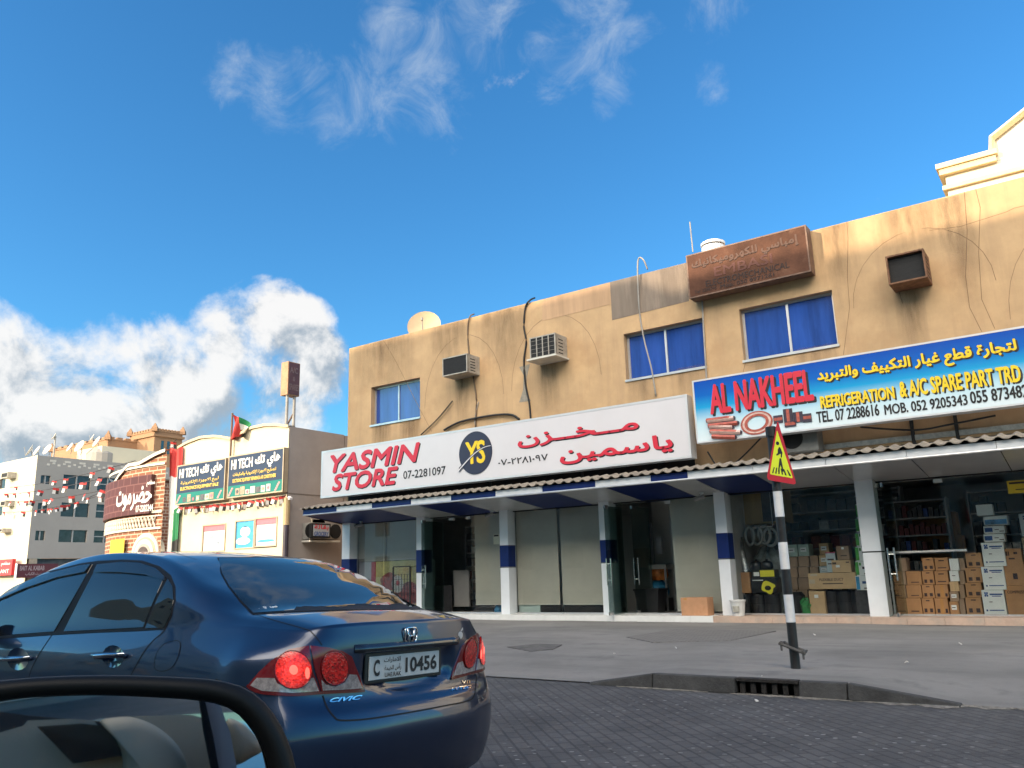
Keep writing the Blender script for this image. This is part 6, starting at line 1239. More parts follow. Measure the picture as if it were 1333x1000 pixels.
# ------------------------------------------------------------------ the blue saloon car
CARX, CARY, TILT = -2.93, 3.262, R(1.7)
car = thing('saloon_car', (CARX, CARY, 0), 'dark blue saloon car standing in the road with its brake lamps lit', 'car'); ORG[car.name] = (0, 0, 0)
car.rotation_euler = (0, 0, math.pi)
BM = Matrix.Translation((CARX, CARY, 0)) @ Matrix.Rotation(math.pi, 4, 'Z') @ Matrix.Rotation(TILT, 4, 'X'); BI = BM.inverted()
m_paint = mat('deep_blue_paint', (.007, .022, .062), .30, .55, var=.03, scale=1.5, coat=1.0, spec=.6)
m_tint = mat('tinted_glass', (.008, .010, .012), .02, var=.05, spec=.5); m_seal = mat('black_rubber', (.006, .006, .007), .6, var=.1, spec=.25)
m_gap = mat('panel_gap', (.003, .003, .004), .8, var=.1); m_chrome = mat('chrome', (.72, .73, .75), .07, 1.0, var=.03)
m_trimp = mat('black_plastic', (.012, .012, .013), .4, var=.1)
# control points by level (u forward from the rear, l to the left, z up); stations run from the rear centre to the nose
lv = {
0: [(.22,0),(.22,.30),(.26,.55),(.36,.66),(.50,.70),(.60,.71),(.95,.72),(1.45,.72),(2.1,.72),(2.7,.72),(3.25,.72),(3.62,.72),(4.0,.70),(4.22,.60),(4.36,.42),(4.42,.2),(4.43,0)],
1: [(.10,0),(.105,.30),(.14,.55),(.235,.715),(.42,.80),(.60,.825),(.95,.83),(1.45,.83),(2.1,.83),(2.7,.83),(3.25,.83),(3.62,.83),(4.05,.80),(4.30,.68),(4.44,.48),(4.51,.24),(4.525,0)],
2: [(.035,0),(.04,.30),(.075,.55),(.17,.735),(.36,.835),(.58,.855),(.95,.862),(1.45,.860),(2.1,.860),(2.7,.860),(3.25,.860),(3.62,.860),(4.08,.825),(4.35,.70),(4.48,.49),(4.545,.24),(4.56,0)],
3: [(.0,0),(.005,.30),(.045,.55),(.15,.745),(.34,.850),(.57,.868),(.95,.874),(1.45,.876),(2.1,.876),(2.7,.876),(3.25,.874),(3.62,.870),(4.08,.835),(4.36,.70),(4.49,.49),(4.55,.24),(4.565,0)],
4: [(.022,0),(.027,.30),(.062,.55),(.165,.742),(.35,.852),(.57,.869),(.95,.874),(1.45,.876),(2.1,.876),(2.7,.876),(3.25,.874),(3.62,.868),(4.05,.83),(4.33,.69),(4.45,.48),(4.51,.24),(4.525,0)],
5: [(.075,0),(.08,.30),(.108,.55),(.195,.732),(.36,.848),(.57,.868),(.95,.874),(1.45,.875),(2.1,.876),(2.7,.874),(3.25,.870),(3.62,.860),(4.02,.815),(4.28,.67),(4.40,.47),(4.46,.24),(4.475,0)],
6: [(.070,0),(.075,.30),(.105,.55),(.20,.705),(.37,.815),(.56,.838),(.95,.855),(1.45,.862),(2.1,.864),(2.7,.860),(3.25,.850),(3.62,.825),(3.98,.775),(4.22,.63),(4.34,.45),(4.40,.23),(4.415,0)],
7: [(.085,0),(.09,.30),(.118,.52),(.20,.625),(.40,.705),(.56,.742),(.95,.787),(1.45,.80),(2.1,.815),(2.7,.822),(3.25,.815),(3.62,.745),(3.95,.69),(4.15,.57),(4.26,.42),(4.31,.22),(4.325,0)]}
zl = {0: [.20]*17, 1: [.215]*17, 2: [.34]*13+[.30]*4, 3: [.50]*13+[.42]*4, 4: [.615]*12+[.60,.52,.50,.50,.50], 5: [.69,.69,.70,.725,.74,.745,.745,.745,.745,.745,.745,.73,.68,.60,.58,.57,.57],
 6: [.90,.90,.895,.885,.88,.87,.865,.865,.865,.86,.85,.82,.76,.67,.645,.635,.635], 7: [1.022,1.022,1.015,.998,1.005,1.015,1.02,1.01,.985,.95,.925,.875,.80,.73,.70,.69,.69]}
NS, NK, SEG = 17, 8, 12
C = np.array([[(lv[k][i][0], lv[k][i][1], zl[k][i]) for k in range(NK)] for i in range(NS)])
for k in range(1, 7): C[3, k] += (-.012, .022, 0); C[4, k] += (-.02, .014, 0)
def cr(P, n):                                   # Catmull-Rom along axis 0
    P = np.asarray(P, float); E = np.concatenate([[2*P[0]-P[1]], P, [2*P[-1]-P[-2]]]); out = []
    for i in range(len(P)-1):
        a, b_, c, d = E[i], E[i+1], E[i+2], E[i+3]
        for t_ in np.arange(n)/n: out.append(.5*((2*b_)+(c-a)*t_+(2*a-5*b_+4*c-d)*t_**2+(3*b_-a-3*c+d)*t_**3))
    out.append(P[-1]); return np.array(out)
# mirror the end stations so that the centre line stays flat
Cm = np.concatenate([C[1:2]*[1, -1, 1], C, C[-2:-1]*[1, -1, 1]]); A_ = cr(Cm, SEG)[SEG:-SEG]
A = np.transpose(cr(np.transpose(A_, (1, 0, 2)), 8), (1, 0, 2))   # dense side patch [station][level]
top = A[:, -1]
Bc = {4: [(.38,.60,1.050),(.36,.45,1.066),(.34,.30,1.070),(.33,.15,1.072),(.33,0,1.073)],
5: [(.585,.665,1.065),(.575,.50,1.088),(.56,.32,1.092),(.55,.15,1.093),(.55,0,1.093)],
6: [(.95,.748,1.125),(.95,.668,1.205),(.95,.50,1.228),(.95,.25,1.240),(.95,0,1.243)],
7: [(1.45,.735,1.20),(1.45,.640,1.352),(1.45,.54,1.382),(1.45,.28,1.400),(1.45,0,1.406)],
8: [(2.1,.752,1.20),(2.1,.645,1.392),(2.1,.54,1.420),(2.1,.28,1.438),(2.1,0,1.443)],
9: [(2.7,.768,1.14),(2.7,.675,1.300),(2.7,.56,1.350),(2.7,.28,1.378),(2.7,0,1.384)],
10: [(3.25,.785,1.03),(3.25,.735,1.105),(3.25,.60,1.165),(3.25,.30,1.205),(3.25,0,1.212)],
11: [(3.62,.70,.925),(3.62,.62,.955),(3.62,.48,.985),(3.62,.24,1.005),(3.62,0,1.01)],
12: [(3.95,.62,.842),(3.95,.50,.868),(3.95,.36,.885),(3.95,.18,.895),(3.95,0,.898)]}
NC = 3*SEG+1
lip = top[:3*SEG+1][::-1]; nose = top[13*SEG:16*SEG+1]
cols_ = []
for j in range(5):
    u = (j+1)/5; k = int(round(u*(NC-1)))
    cols_.append(cr([lip[k]]+[Bc[s][j] for s in range(4, 13)]+[nose[k]], SEG))
B = []
for r_ in range(10*SEG+1):
    cp_ = [top[3*SEG+r_]]+[c[r_] for c in cols_]; cp_ = np.array(cp_+[cp_[-2]*[1, -1, 1]])
    row = cr(cp_, 12)[:61]; B.append(row[np.round(np.linspace(0, 60, NC)).astype(int)])
B = np.array(B); B[0] = lip; B[-1] = nose
# number plate recess
def sm(x): x = np.clip(x, 0, 1); return x*x*(3-2*x)
for i in range(len(A)):
    for k in range(A.shape[1]):
        u, l_, z = A[i, k]
        if u < .3:
            zb_ = .668+.06*(l_/.33)**2
            f = sm((.355-abs(l_))/.06)*sm((z-zb_)/.035)*sm((.885-z)/.015); A[i, k, 0] += .032*f
verts, faces = [], []
def addgrid(G, flip):
    n0 = len(verts); a, b_ = G.shape[:2]; verts.extend(G.reshape(-1, 3).tolist())
    for i in range(a-1):
        for j in range(b_-1):
            f = (n0+i*b_+j, n0+i*b_+j+1, n0+(i+1)*b_+j+1, n0+(i+1)*b_+j); faces.append(f[::-1] if flip else f)
for s in (1, -1):
    S_ = np.array([1, s, 1]); addgrid(A*S_, s < 0); addgrid(B*S_, s < 0)
AXU = (.955, 3.635); WR = .325
me = bpy.data.meshes.new('body'); me.from_pydata(verts, [], faces)
bm = bmesh.new(); bm.from_mesh(me); bmesh.ops.remove_doubles(bm, verts=bm.verts, dist=.0015); bmesh.ops.recalc_face_normals(bm, faces=bm.faces)
TREE = BVHTree.FromBMesh(bm); bm.normal_update(); VC = [v.co.copy() for v in bm.verts]; bm.verts.index_update(); FVI = [[v.index for v in f.verts] for f in bm.faces]; VN = [v.normal.copy() for v in bm.verts]
def softn(loc, i, n):
    w = poly_3d_calc([VC[k] for k in FVI[i]], loc); r = sum((VN[k]*a for k, a in zip(FVI[i], w)), Vector()); return r.normalized() if r.length > .1 else n
# open the wheel arches: pull the nearest vertices onto the circle, drop what is inside
for v in bm.verts:
    for u0 in AXU:
        d = math.hypot(v.co.x-u0, v.co.z-WR); 
        if abs(v.co.y) > .45 and WR+.035 > d > WR-.0 and v.co.z < .80: k = (WR+.036)/d; v.co.x = u0+(v.co.x-u0)*k; v.co.z = WR+(v.co.z-WR)*k
bmesh.ops.delete(bm, geom=[f for f in bm.faces if any(math.hypot(f.calc_center_median().x-u0, f.calc_center_median().z-WR) < WR+.030 for u0 in AXU) and abs(f.calc_center_median().y) > .45 and f.calc_center_median().z < .75], context='FACES')
bm.to_mesh(me); bm.free(); me.materials.append(m_paint); me.polygons.foreach_set('use_smooth', [True]*len(me.polygons))
body = bpy.data.objects.new('body', me); COL.objects.link(body); body.parent = car; body.rotation_euler = (TILT, 0, 0)
CPL = BI @ Vector(CP.tolist())
def hit(px, py):
    d = (BI.to_3x3() @ Vector(ray(px, py).tolist())).normalized(); loc, n, i, dist = TREE.ray_cast(CPL, d)
    if loc is None:
        best = None
        for t_ in np.linspace(2.2, 6.5, 90):
            l2, n2, i2, d2 = TREE.find_nearest(CPL+d*float(t_))
            if best is None or d2 < best[0]: best = (d2, l2, n2)
        loc, n = best[1], best[2]
    else: n = softn(loc, i, n)
    if n.dot(d) > 0 and dist is not None: n = -n
    return loc, n
def obj_local(name, vs, fs, m, parent=None, smooth=True, nrm=None):
    me = bpy.data.meshes.new(name); me.from_pydata([tuple(v) for v in vs], [], fs)
    for x in (m if isinstance(m, list) else [m]): me.materials.append(x)
    me.polygons.foreach_set('use_smooth', [smooth]*len(me.polygons))
    if nrm is not None: me.normals_split_custom_set_from_vertices([tuple(n) for n in nrm])
    o = bpy.data.objects.new(name, me); COL.objects.link(o)
    o.parent = parent or car
    if parent is None: o.rotation_euler = (TILT, 0, 0)
    return o
def flipY(vs): return [Vector((v[0], -v[1], v[2])) for v in vs]
def inside(p, poly):
    c = False; n = len(poly)
    for i in range(n):
        (x0, y0), (x1, y1) = poly[i], poly[i-1]
        if (y0 > p[1]) != (y1 > p[1]) and p[0] < (x1-x0)*(p[1]-y0)/(y1-y0)+x0: c = not c
    return c
def smoothpoly(poly, n=6, closed=True):
    P = [np.array(p, float) for p in poly]; N_ = len(P); out = []
    for i in range(N_ if closed else N_-1):
        a, b_, c, d = (P[(i-1) % N_], P[i], P[(i+1) % N_], P[(i+2) % N_]) if closed else (P[max(i-1, 0)], P[i], P[i+1], P[min(i+2, N_-1)])
        for t_ in np.arange(n)/n: out.append(tuple(.5*((2*b_)+(c-a)*t_+(2*a-5*b_+4*c-d)*t_**2+(3*b_-a-3*c+d)*t_**3)))
    if not closed: out.append(tuple(P[-1]))
    return out
def patch(name, poly, off, m, parent=None, step=9, mirror=False, both=False, round_=0, rim=.006, cup=0):
    """sheet lying on the body inside the outline, off metres proud of it"""
    if round_: poly = smoothpoly(poly, round_)
    edge = []
    for i, p in enumerate(poly):
        q_ = poly[(i+1) % len(poly)]; L_ = math.dist(p, q_); k = max(1, int(L_/step))
        for t_ in range(k): edge.append((p[0]+(q_[0]-p[0])*t_/k, p[1]+(q_[1]-p[1])*t_/k))
    xs_, ys_ = [p[0] for p in edge], [p[1] for p in edge]; pts = list(edge)
    for x in np.arange(min(xs_), max(xs_), step):
        for y in np.arange(min(ys_), max(ys_), step):
            if inside((x, y), edge) and min(abs(x-a)+abs(y-b_) for a, b_ in edge) > step*.6: pts.append((x, y))
    v2, e2, f2, *_ = delaunay_2d_cdt([Vector(p) for p in pts], [(i, (i+1) % len(edge)) for i in range(len(edge))], [], 1, 1e-5)
    H = [hit(v.x, v.y) for v in v2]; vs = [p+n*off for p, n in H]; ns = [n for p, n in H]
    if cup: c_ = sum(vs, Vector())/len(vs); rad = max((v-c_).length for v in vs); ns = [(n+(c_-v)*(cup/rad)).normalized() for v, n in zip(vs, ns)]
    fs = []
    for f in f2:
        a, b_, c = (vs[i] for i in f[:3]); nn = (b_-a).cross(c-a); fs.append(tuple(f) if nn.dot(ns[f[0]]) > 0 else tuple(reversed(f)))
    cnt = {}
    for f in fs:
        for i in range(len(f)): cnt.setdefault(frozenset((f[i], f[(i+1) % len(f)])), []).append((f[i], f[(i+1) % len(f)]))
    nv = len(vs); vs2 = list(vs); ns2 = list(ns); m_ = {}
    for k, l_ in cnt.items():
        if len(l_) == 1:
            a, b_ = l_[0]
            for q_ in (a, b_):
                if q_ not in m_: m_[q_] = len(vs2); vs2.append(H[q_][0]-H[q_][1]*rim); ns2.append(ns[q_])
            fs.append((b_, a, m_[a], m_[b_]))
    outs = []
    for s in ((1,) if not mirror else (1, -1)):
        v_ = vs2 if s > 0 else flipY(vs2); n_ = ns2 if s > 0 else flipY(ns2); f_ = fs if s > 0 else [tuple(reversed(f)) for f in fs]
        outs.append(obj_local(name, v_, f_, m, parent if not isinstance(parent, list) else parent[0 if s > 0 else 1], True, n_))
    return outs if mirror else outs[0]
def seam(name, poly, w, off, m, parent=None, mirror=False, closed=False, step=5, round_=5):
    """thin strip following a line seen on the body"""
    pl_ = smoothpoly(poly, round_, closed); P = [hit(*p) for p in pl_]
    if closed: P.append(P[0])
    vs, ns = [], []
    for i, (p, n) in enumerate(P):
        d = (P[min(i+1, len(P)-1)][0]-P[max(i-1, 0)][0]); s_ = n.cross(d); s_ = s_.normalized() if s_.length > 1e-9 else Vector((0, 0, 1))
        for k in (-1, 1): vs.append(p+n*off+s_*w*k); ns.append(n)
    fs = [(2*i, 2*i+1, 2*i+3, 2*i+2) for i in range(len(P)-1)]
    out = []
    for s in ((1, -1) if mirror else (1,)): out.append(obj_local(name, vs if s > 0 else flipY(vs), fs, m, parent, True))
    return out
c1 = lambda *a: [(x*.32, 680+y*.32) for x, y in a]
c2 = lambda *a: [(300+x*.32, 680+y*.32) for x, y in a]
# side glass with its black surround, sun visors over it, window sill line
surround = c1((-420, 452), (-300, 400), (-120, 318), (30, 268), (180, 205), (330, 168), (400, 158), (500, 153), (580, 157), (650, 180), (695, 215), (714, 262), (714, 320), (700, 380), (672, 436), (560, 443), (400, 449), (200, 460), (0, 474), (-200, 484), (-400, 490))
patch('window_surround', surround, .003, m_seal, mirror=True, step=10)
g_front = c1((-340, 440), (-250, 395), (-100, 330), (30, 280), (180, 218), (330, 180), (378, 173), (312, 290), (222, 445), (0, 462), (-200, 473), (-330, 478))
g_rear = c1((400, 175), (500, 166), (575, 170), (640, 192), (672, 222), (628, 320), (585, 428), (400, 438), (262, 445), (330, 310))
g_quart = c1((684, 232), (704, 264), (708, 318), (696, 376), (668, 430), (594, 432), (640, 320))
for nm, g in (('front_window', g_front), ('rear_side_window', g_rear), ('quarter_window', g_quart)): patch(nm, g, .006, m_tint, mirror=True, step=10)
for g in (c1((30, 281), (180, 219), (330, 181), (376, 175), (352, 206), (240, 228), (110, 272), (-60, 345), (-180, 398), (-250, 396), (-100, 330)), c1((402, 177), (500, 167), (575, 171), (640, 193), (676, 226), (672, 238), (600, 218), (500, 208), (388, 206))):
    patch('sun_visor', g, .016, mat('smoked_visor', (.012, .014, .017), .10, var=.1), mirror=True, step=9, rim=.0)
# rear screen, its seal
rw = c2((-48, 150), (120, 147), (330, 152), (420, 168), (520, 205), (620, 254), (700, 300), (772, 350), (640, 352), (450, 354), (250, 361), (95, 372), (40, 318), (-5, 262), (-35, 208))
patch('screen_surround', [(x+(x-400)*.015, y+(y-765)*.04) for x, y in rw], .003, m_seal, step=10)
rg = patch('rear_screen', rw, .006, m_tint, step=10)
# panel lines and panels
seam('door_gap', c1((212, 458), (190, 490), (155, 545), (128, 600), (112, 660), (100, 720), (95, 800)), .0034, .0015, m_gap, mirror=True)
seam('door_gap', c1((672, 437), (655, 455), (620, 485), (585, 530), (545, 600), (505, 680), (480, 740)), .0034, .0015, m_gap, mirror=True)
seam('door_gap', c1((-330, 485), (-370, 600), (-380, 800)), .0034, .0015, m_gap, mirror=True)
fl = c1((715, 482), (733, 490), (733, 515), (720, 560), (695, 595), (660, 606), (634, 598), (629, 575), (640, 530), (670, 495))
fo = patch('fuel_flap', fl, .0012, m_paint, step=6, round_=4, rim=.001); seam('flap_gap', fl, .0016, .0022, m_gap, fo, closed=True)
seam('roof_seam', c1((655, 108), (700, 120), (760, 140), (800, 152)), .002, .002, m_gap)
trunk = [c2((98, 374), (200, 405), (290, 430), (328, 440), (420, 480), (330, 505), (332, 600), (352, 695), (375, 705)), c2((375, 705), (392, 752), (420, 790), (450, 806), (560, 800), (720, 775), (880, 745), (960, 728), (990, 706), (1000, 640), (1000, 620)), c2((98, 374), (250, 363), (450, 356), (640, 354), (772, 352))]
for tl_ in trunk[1:]: seam('boot_gap', tl_, .0036, .002, m_gap)
seam('boot_gap', c2((98, 374), (180, 400), (270, 425), (325, 442)), .002, .002, m_gap); seam('boot_gap', c2((325, 442), (350, 470), (372, 500)), .002, .002, m_gap)
seam('bumper_gap', c2((60, 672), (20, 664), (-30, 650), (-60, 640)), .0034, .0015, m_gap, mirror=True)
# tail lamps
m_lens = mat('dark_red_lens', (.16, .006, .008), .08, var=.15, scale=10, coat=.6); m_lampoff = mat('red_lamp', (.50, .012, .012), .12, var=.25, scale=60, coat=.5)
m_lampon = mat('lit_red_lamp', (.95, .03, .02), .15, var=.15, scale=40, coat=.5, emit=.35); m_clear = mat('clear_lens', (.42, .36, .34), .12, .3, var=.35, scale=45, coat=.6); m_hot = mat('hot_spot', (1.0, .10, .07), .2, emit=1.0)
lo_ = c2((72, 664), (115, 612), (165, 566), (235, 520), (318, 503), (330, 600), (364, 692), (250, 702), (120, 692))
li_ = c2((324, 503), (400, 510), (455, 525), (490, 546), (515, 610), (540, 684), (460, 688), (370, 692), (345, 610))
def lampset(poly_outer, poly_inner):
    L1 = patch('tail_lamp', poly_outer, .008, m_lens, mirror=True, step=7); L2 = patch('tail_lamp', poly_inner, .008, m_lens, mirror=True, step=7); return L1, L2
L1, L2 = lampset(lo_, li_)
cl1 = c2((110, 633), (180, 634), (190, 655), (230, 672), (290, 668), (325, 632), (336, 632), (356, 686), (250, 694), (130, 686), (84, 664)); cl2 = c2((366, 640), (385, 660), (425, 668), (462, 650), (480, 618), (508, 620), (530, 675), (450, 681), (372, 684))
patch('clear_strip', cl1, .011, m_clear, L1, 6, mirror=True); patch('clear_strip', cl2, .011, m_clear, L2, 6, mirror=True)
def ellp(cx, cy, rx, ry, n=22): return c2(*[(cx+rx*math.cos(t_), cy+ry*math.sin(t_)) for t_ in np.linspace(0, 2*math.pi, n+1)[:-1]])
on = patch('lamp', ellp(254, 602, 72, 74), .014, m_lampon, L1, 6, mirror=True); off_ = patch('lamp', ellp(419, 592, 53, 68), .014, m_lampoff, L2, 6, mirror=True)
def lampnodes(m, c, r_, e0):
    t, l, b = nodes_of(m); co = t.nodes.new('ShaderNodeTexCoord'); ab = t.nodes.new('ShaderNodeVectorMath'); ab.operation = 'ABSOLUTE'; l(co.outputs['Object'], ab.inputs[0])
    ds = t.nodes.new('ShaderNodeVectorMath'); ds.operation = 'DISTANCE'; l(ab.outputs[0], ds.inputs[0]); ds.inputs[1].default_value = (c[0], abs(c[1]), c[2])
    vo = t.nodes.new('ShaderNodeTexVoronoi'); vo.inputs['Scale'].default_value = 95; l(co.outputs['Object'], vo.inputs['Vector'])
    rg_ = t.nodes.new('ShaderNodeValToRGB'); l(vo.outputs['Color'], rg_.inputs[0]); e = rg_.color_ramp.elements; e[0].position = .1; e[0].color = (.22, .004, .004, 1); e[1].position = .9; e[1].color = (.75, .02, .015, 1); l(rg_.outputs[0], b.inputs['Base Color'])
    bp = t.nodes.new('ShaderNodeBump'); bp.inputs['Strength'].default_value = .35; bp.inputs['Distance'].default_value = .004; l(vo.outputs['Distance'], bp.inputs['Height']); l(bp.outputs[0], b.inputs['Normal'])
    if e0:
        mr = t.nodes.new('ShaderNodeMapRange'); l(ds.outputs['Value'], mr.inputs[0]); mr.inputs[1].default_value = 0; mr.inputs[2].default_value = r_; mr.inputs[3].default_value = e0; mr.inputs[4].default_value = e0*.12; mu = t.nodes.new('ShaderNodeMath'); mu.operation = 'MULTIPLY'; l(mr.outputs[0], mu.inputs[0]); sp = t.nodes.new('ShaderNodeSeparateXYZ'); l(vo.outputs['Color'], sp.inputs[0]); ad = t.nodes.new('ShaderNodeMath'); ad.operation = 'ADD'; ad.inputs[1].default_value = .45; l(sp.outputs[0], ad.inputs[0]); l(ad.outputs[0], mu.inputs[1]); l(mu.outputs[0], b.inputs['Emission Strength'])
lampnodes(m_lampon, hit(300+254*.32, 680+602*.32)[0], .082, .85); lampnodes(m_lampoff, hit(300+419*.32, 680+592*.32)[0], .08, 0)
m_ring = mat('lamp_ring', (.75, .03, .025), .2, var=.3, scale=50)
for cx_, cy_, rx, ry, L_ in ((254, 602, 72, 74, L1), (419, 592, 53, 68, L2)):
    pl_ = ellp(cx_, cy_, rx*1.02, ry*1.02); 
    P = [hit(*p) for p in pl_]; P.append(P[0])
    for s, par in ((1, L_[0]), (-1, L_[1])):
        q = MB(); q.tube([(p+n*.014)*1 if s > 0 else Vector(((p+n*.014).x, -(p+n*.014).y, (p+n*.014).z)) for p, n in P], .0025, 6, False); obj_local('lamp_ring', q.v, q.f, m_lens, par)
for e_, p_ in ((ellp(254, 600, 17, 20, 12), L1), (ellp(308, 612, 9, 24, 12), L1)): patch('bulb', e_, .017, m_hot, p_, 4, mirror=True)
for k in (.55,): seamp = ellp(254, 602, 72*k, 74*k); [seam('lens_ring', seamp, .0012, .0155, m_ring, L1[0], closed=True)]
for k in (.7,): [seam('lens_ring', ellp(419, 592, 53*k, 68*k), .0012, .0155, m_ring, L2[0], closed=True)]
bs = c2((70, 664), (120, 692), (250, 702), (364, 694), (460, 689), (542, 686)); seam('lamp_base', bs, .006, .009, mat('dark_red_strip', (.10, .005, .006), .2), mirror=True)
# boot lid garnish, plate, badges
def local_rect(px, u=None): return [hit(*p)[0] for p in px]
def onrear(px, py, u):                        # point at local depth u behind a pixel
    d = BI.to_3x3() @ Vector(ray(px, py).tolist()); t_ = (u-CPL.x)/d.x; return CPL+d*t_
def slab(name, pts, u0, u1, m, parent=None, bev=.004):     # pts in local (l, z), between depths
    n = len(pts); vs = [(u0, a, b_) for a, b_ in pts]+[(u1, a, b_) for a, b_ in pts]; o = obj_local(name, vs, [tuple(range(n)), tuple(range(2*n-1, n-1, -1))]+[(i, i+n, (i+1) % n+n, (i+1) % n) for i in range(n)], m, parent, False)
    bm = bmesh.new(); bm.from_mesh(o.data); bmesh.ops.recalc_face_normals(bm, faces=bm.faces); bm.to_mesh(o.data); bm.free()
    if bev: md = o.modifiers.new('bevel', 'BEVEL'); md.width = bev; md.segments = 2
    return o
vs, fs = [], []
for i, l_ in enumerate(np.linspace(-.40, .40, 41)):
    b0 = TREE.ray_cast(Vector((-1, l_, .895)), Vector((1, 0, 0)))[0].x; e_ = min(1, (.40-abs(l_))/.05+.15)
    for du, z in ((.004, .925), (-.020*e_, .915), (-.026*e_, .898), (-.018*e_, .884), (.02, .880)): vs.append((b0+du, l_, z))
fs = [(i*5+j, i*5+j+1, (i+1)*5+j+1, (i+1)*5+j) for i in range(40) for j in range(4)]
obj_local('garnish_bar', vs, [f[::-1] for f in fs], mat('dark_bright_trim', (.05, .055, .065), .12, .7, var=.1, coat=.6))
PU = .092
pc_ = onrear(526.5, 865.5, PU); pl_, pz_ = pc_.y, pc_.z
slab('plate_holder', [(pl_-.285, pz_-.072), (pl_+.285, pz_-.072), (pl_+.285, pz_+.072), (pl_-.285, pz_+.072)], PU-.004, PU+.03, m_trimp)
npl = slab('number_plate', [(pl_-.262, pz_-.056), (pl_+.262, pz_-.056), (pl_+.262, pz_+.056), (pl_-.262, pz_+.056)], PU-.010, PU-.003, mat('plate_white', (.52, .54, .53), .4, var=.08, scale=9), bev=.003)
def plword(s, a, b_, z0, z1, bold=.03, ar=False, m=m_black):
    v, f = glyphs(arab(s) if ar else s, bold); obj_local('lettering', [(PU-.0125, pl_+.262-.524*(a+(b_-a)*x), pz_-.056+.112*(z0+(z1-z0)*y)) for x, y in v], f, m, npl, False)
plword('C', .055, .135, .16, .86, .03); plword('10456', .49, .955, .17, .84, .03); plword('الامارات', .19, .42, .66, .92, .01, True); plword('رأس الخيمة', .20, .43, .32, .62, .01, True); plword('UAE.RAK', .205, .43, .08, .27, .01)
# badges
emz = onrear(536, 827, .06); hz_ = (emz.y, emz.z); b0 = TREE.ray_cast(Vector((-1, hz_[0], hz_[1])), Vector((1, 0, 0)))[0].x
def bar(pts, r_, nm, m, par=None): q = MB(); q.tube([(b0-.008, hz_[0]-a, hz_[1]+b_) for a, b_ in pts], r_, 8); return obj_local(nm, q.v, q.f, m, par)
eo = bar([(.045*math.copysign(abs(math.cos(t_))**.55, math.cos(t_))*(1-.12*math.sin(t_)*-1), .038*math.copysign(abs(math.sin(t_))**.55, math.sin(t_))) for t_ in np.linspace(0, 2*math.pi, 33)], .0045, 'emblem', m_chrome)
for pts in ([(-.027, .034), (-.020, 0), (-.015, -.034)], [(.027, .034), (.020, 0), (.015, -.034)], [(-.020, -.004), (.020, -.004)]): bar(pts, .0055, 'letter_stroke', m_chrome, eo)
def bodyword(s, tl, tr, br, bl, m, off=.004, bold=.02, shear=0, name='badge'):
    v, f = glyphs(s, bold, shear); vs = []
    for x, y in v:
        px = (bl[0]*(1-x)+br[0]*x)*(1-y)+(tl[0]*(1-x)+tr[0]*x)*y; py = (bl[1]*(1-x)+br[1]*x)*(1-y)+(tl[1]*(1-x)+tr[1]*x)*y; p, n = hit(px, py); vs.append(p+n*off)
    return obj_local(name, vs, f, m, None, False)
q4 = lambda a, b_, c, d: c2(a, b_, c, d)
bodyword('CIVIC', *q4((405, 716), (536, 702), (530, 722), (400, 735)), m_chrome, .004, .035, .25)
bodyword('VTi', *q4((940, 645), (973, 640), (973, 654), (940, 659)), m_chrome, .004, .03); bodyword('i-VTEC', *q4((900, 674), (978, 663), (976, 676), (898, 687)), m_chrome, .004, .03)
bodyword('Sportiva', *c1((1060, 349), (1128, 346), (1128, 357), (1060, 361)), mat('white_decal', (.6, .62, .62), .5), .009, .03, .1, 'sticker') if False else None
for k, (x, y, w) in enumerate(((1062, 355, 9), (1074, 352, 6), (1085, 355, 8), (1098, 353, 9), (1112, 352, 7), (1121, 350, 5))): seam('window_sticker', c1((x-w*.6, y+3), (x, y-3), (x+w*.6, y+1)), .006, .0085, mat('white_decal', (.55, .57, .57), .5), rg)
ap = ellp(935, 459, 9, 15, 14); patch('fruit_sticker', [(x+(1.2 if 3 < i < 7 else 0), y) for i, (x, y) in enumerate(ap)], .002, mat('silver_decal', (.45, .47, .5), .35, .4), step=3, rim=.001); patch('fruit_sticker', c2((936, 440), (944, 428), (945, 436), (939, 444)), .002, MATS['silver_decal'], step=3, rim=.001)
# door handles
for cxp, cyp, nm in ((450, 548, 'door_handle'), (64, 558, 'door_handle')):
    a, c = hit(*c1((cxp-66, cyp))[0]), hit(*c1((cxp+68, cyp-4))[0])
    mid = hit(*c1((cxp, cyp-2))[0])
    for s in (1, -1):
        f = (lambda v: v) if s > 0 else (lambda v: Vector((v[0], -v[1], v[2])))
        q = MB(); q.tube([f(a[0]+a[1]*.004), f(a[0]*.85+c[0]*.15+a[1]*.024), f(mid[0]+mid[1]*.030), f(a[0]*.15+c[0]*.85+c[1]*.024), f(c[0]+c[1]*.004)], [.009, .013, .015, .014, .009], 10); ho = obj_local(nm, q.v, q.f, m_paint)
        q = MB(); q.tube([f(a[0]+a[1]*.016+Vector((0, 0, .008))), f(a[0]*.8+c[0]*.2+a[1]*.036), f(mid[0]+mid[1]*.040), f(a[0]*.2+c[0]*.8+c[1]*.036), f(c[0]+c[1]*.016+Vector((0, 0, .008)))], .007, 8); obj_local('chrome_strip', q.v, q.f, m_chrome, ho)
    patch('handle_recess', [c1((cxp+10+44*math.cos(t_), cyp-2+46*math.sin(t_)))[0] for t_ in np.linspace(0, 2*math.pi, 17)[:-1]], .0012, m_paint, step=4, mirror=True, rim=.001, cup=.9)
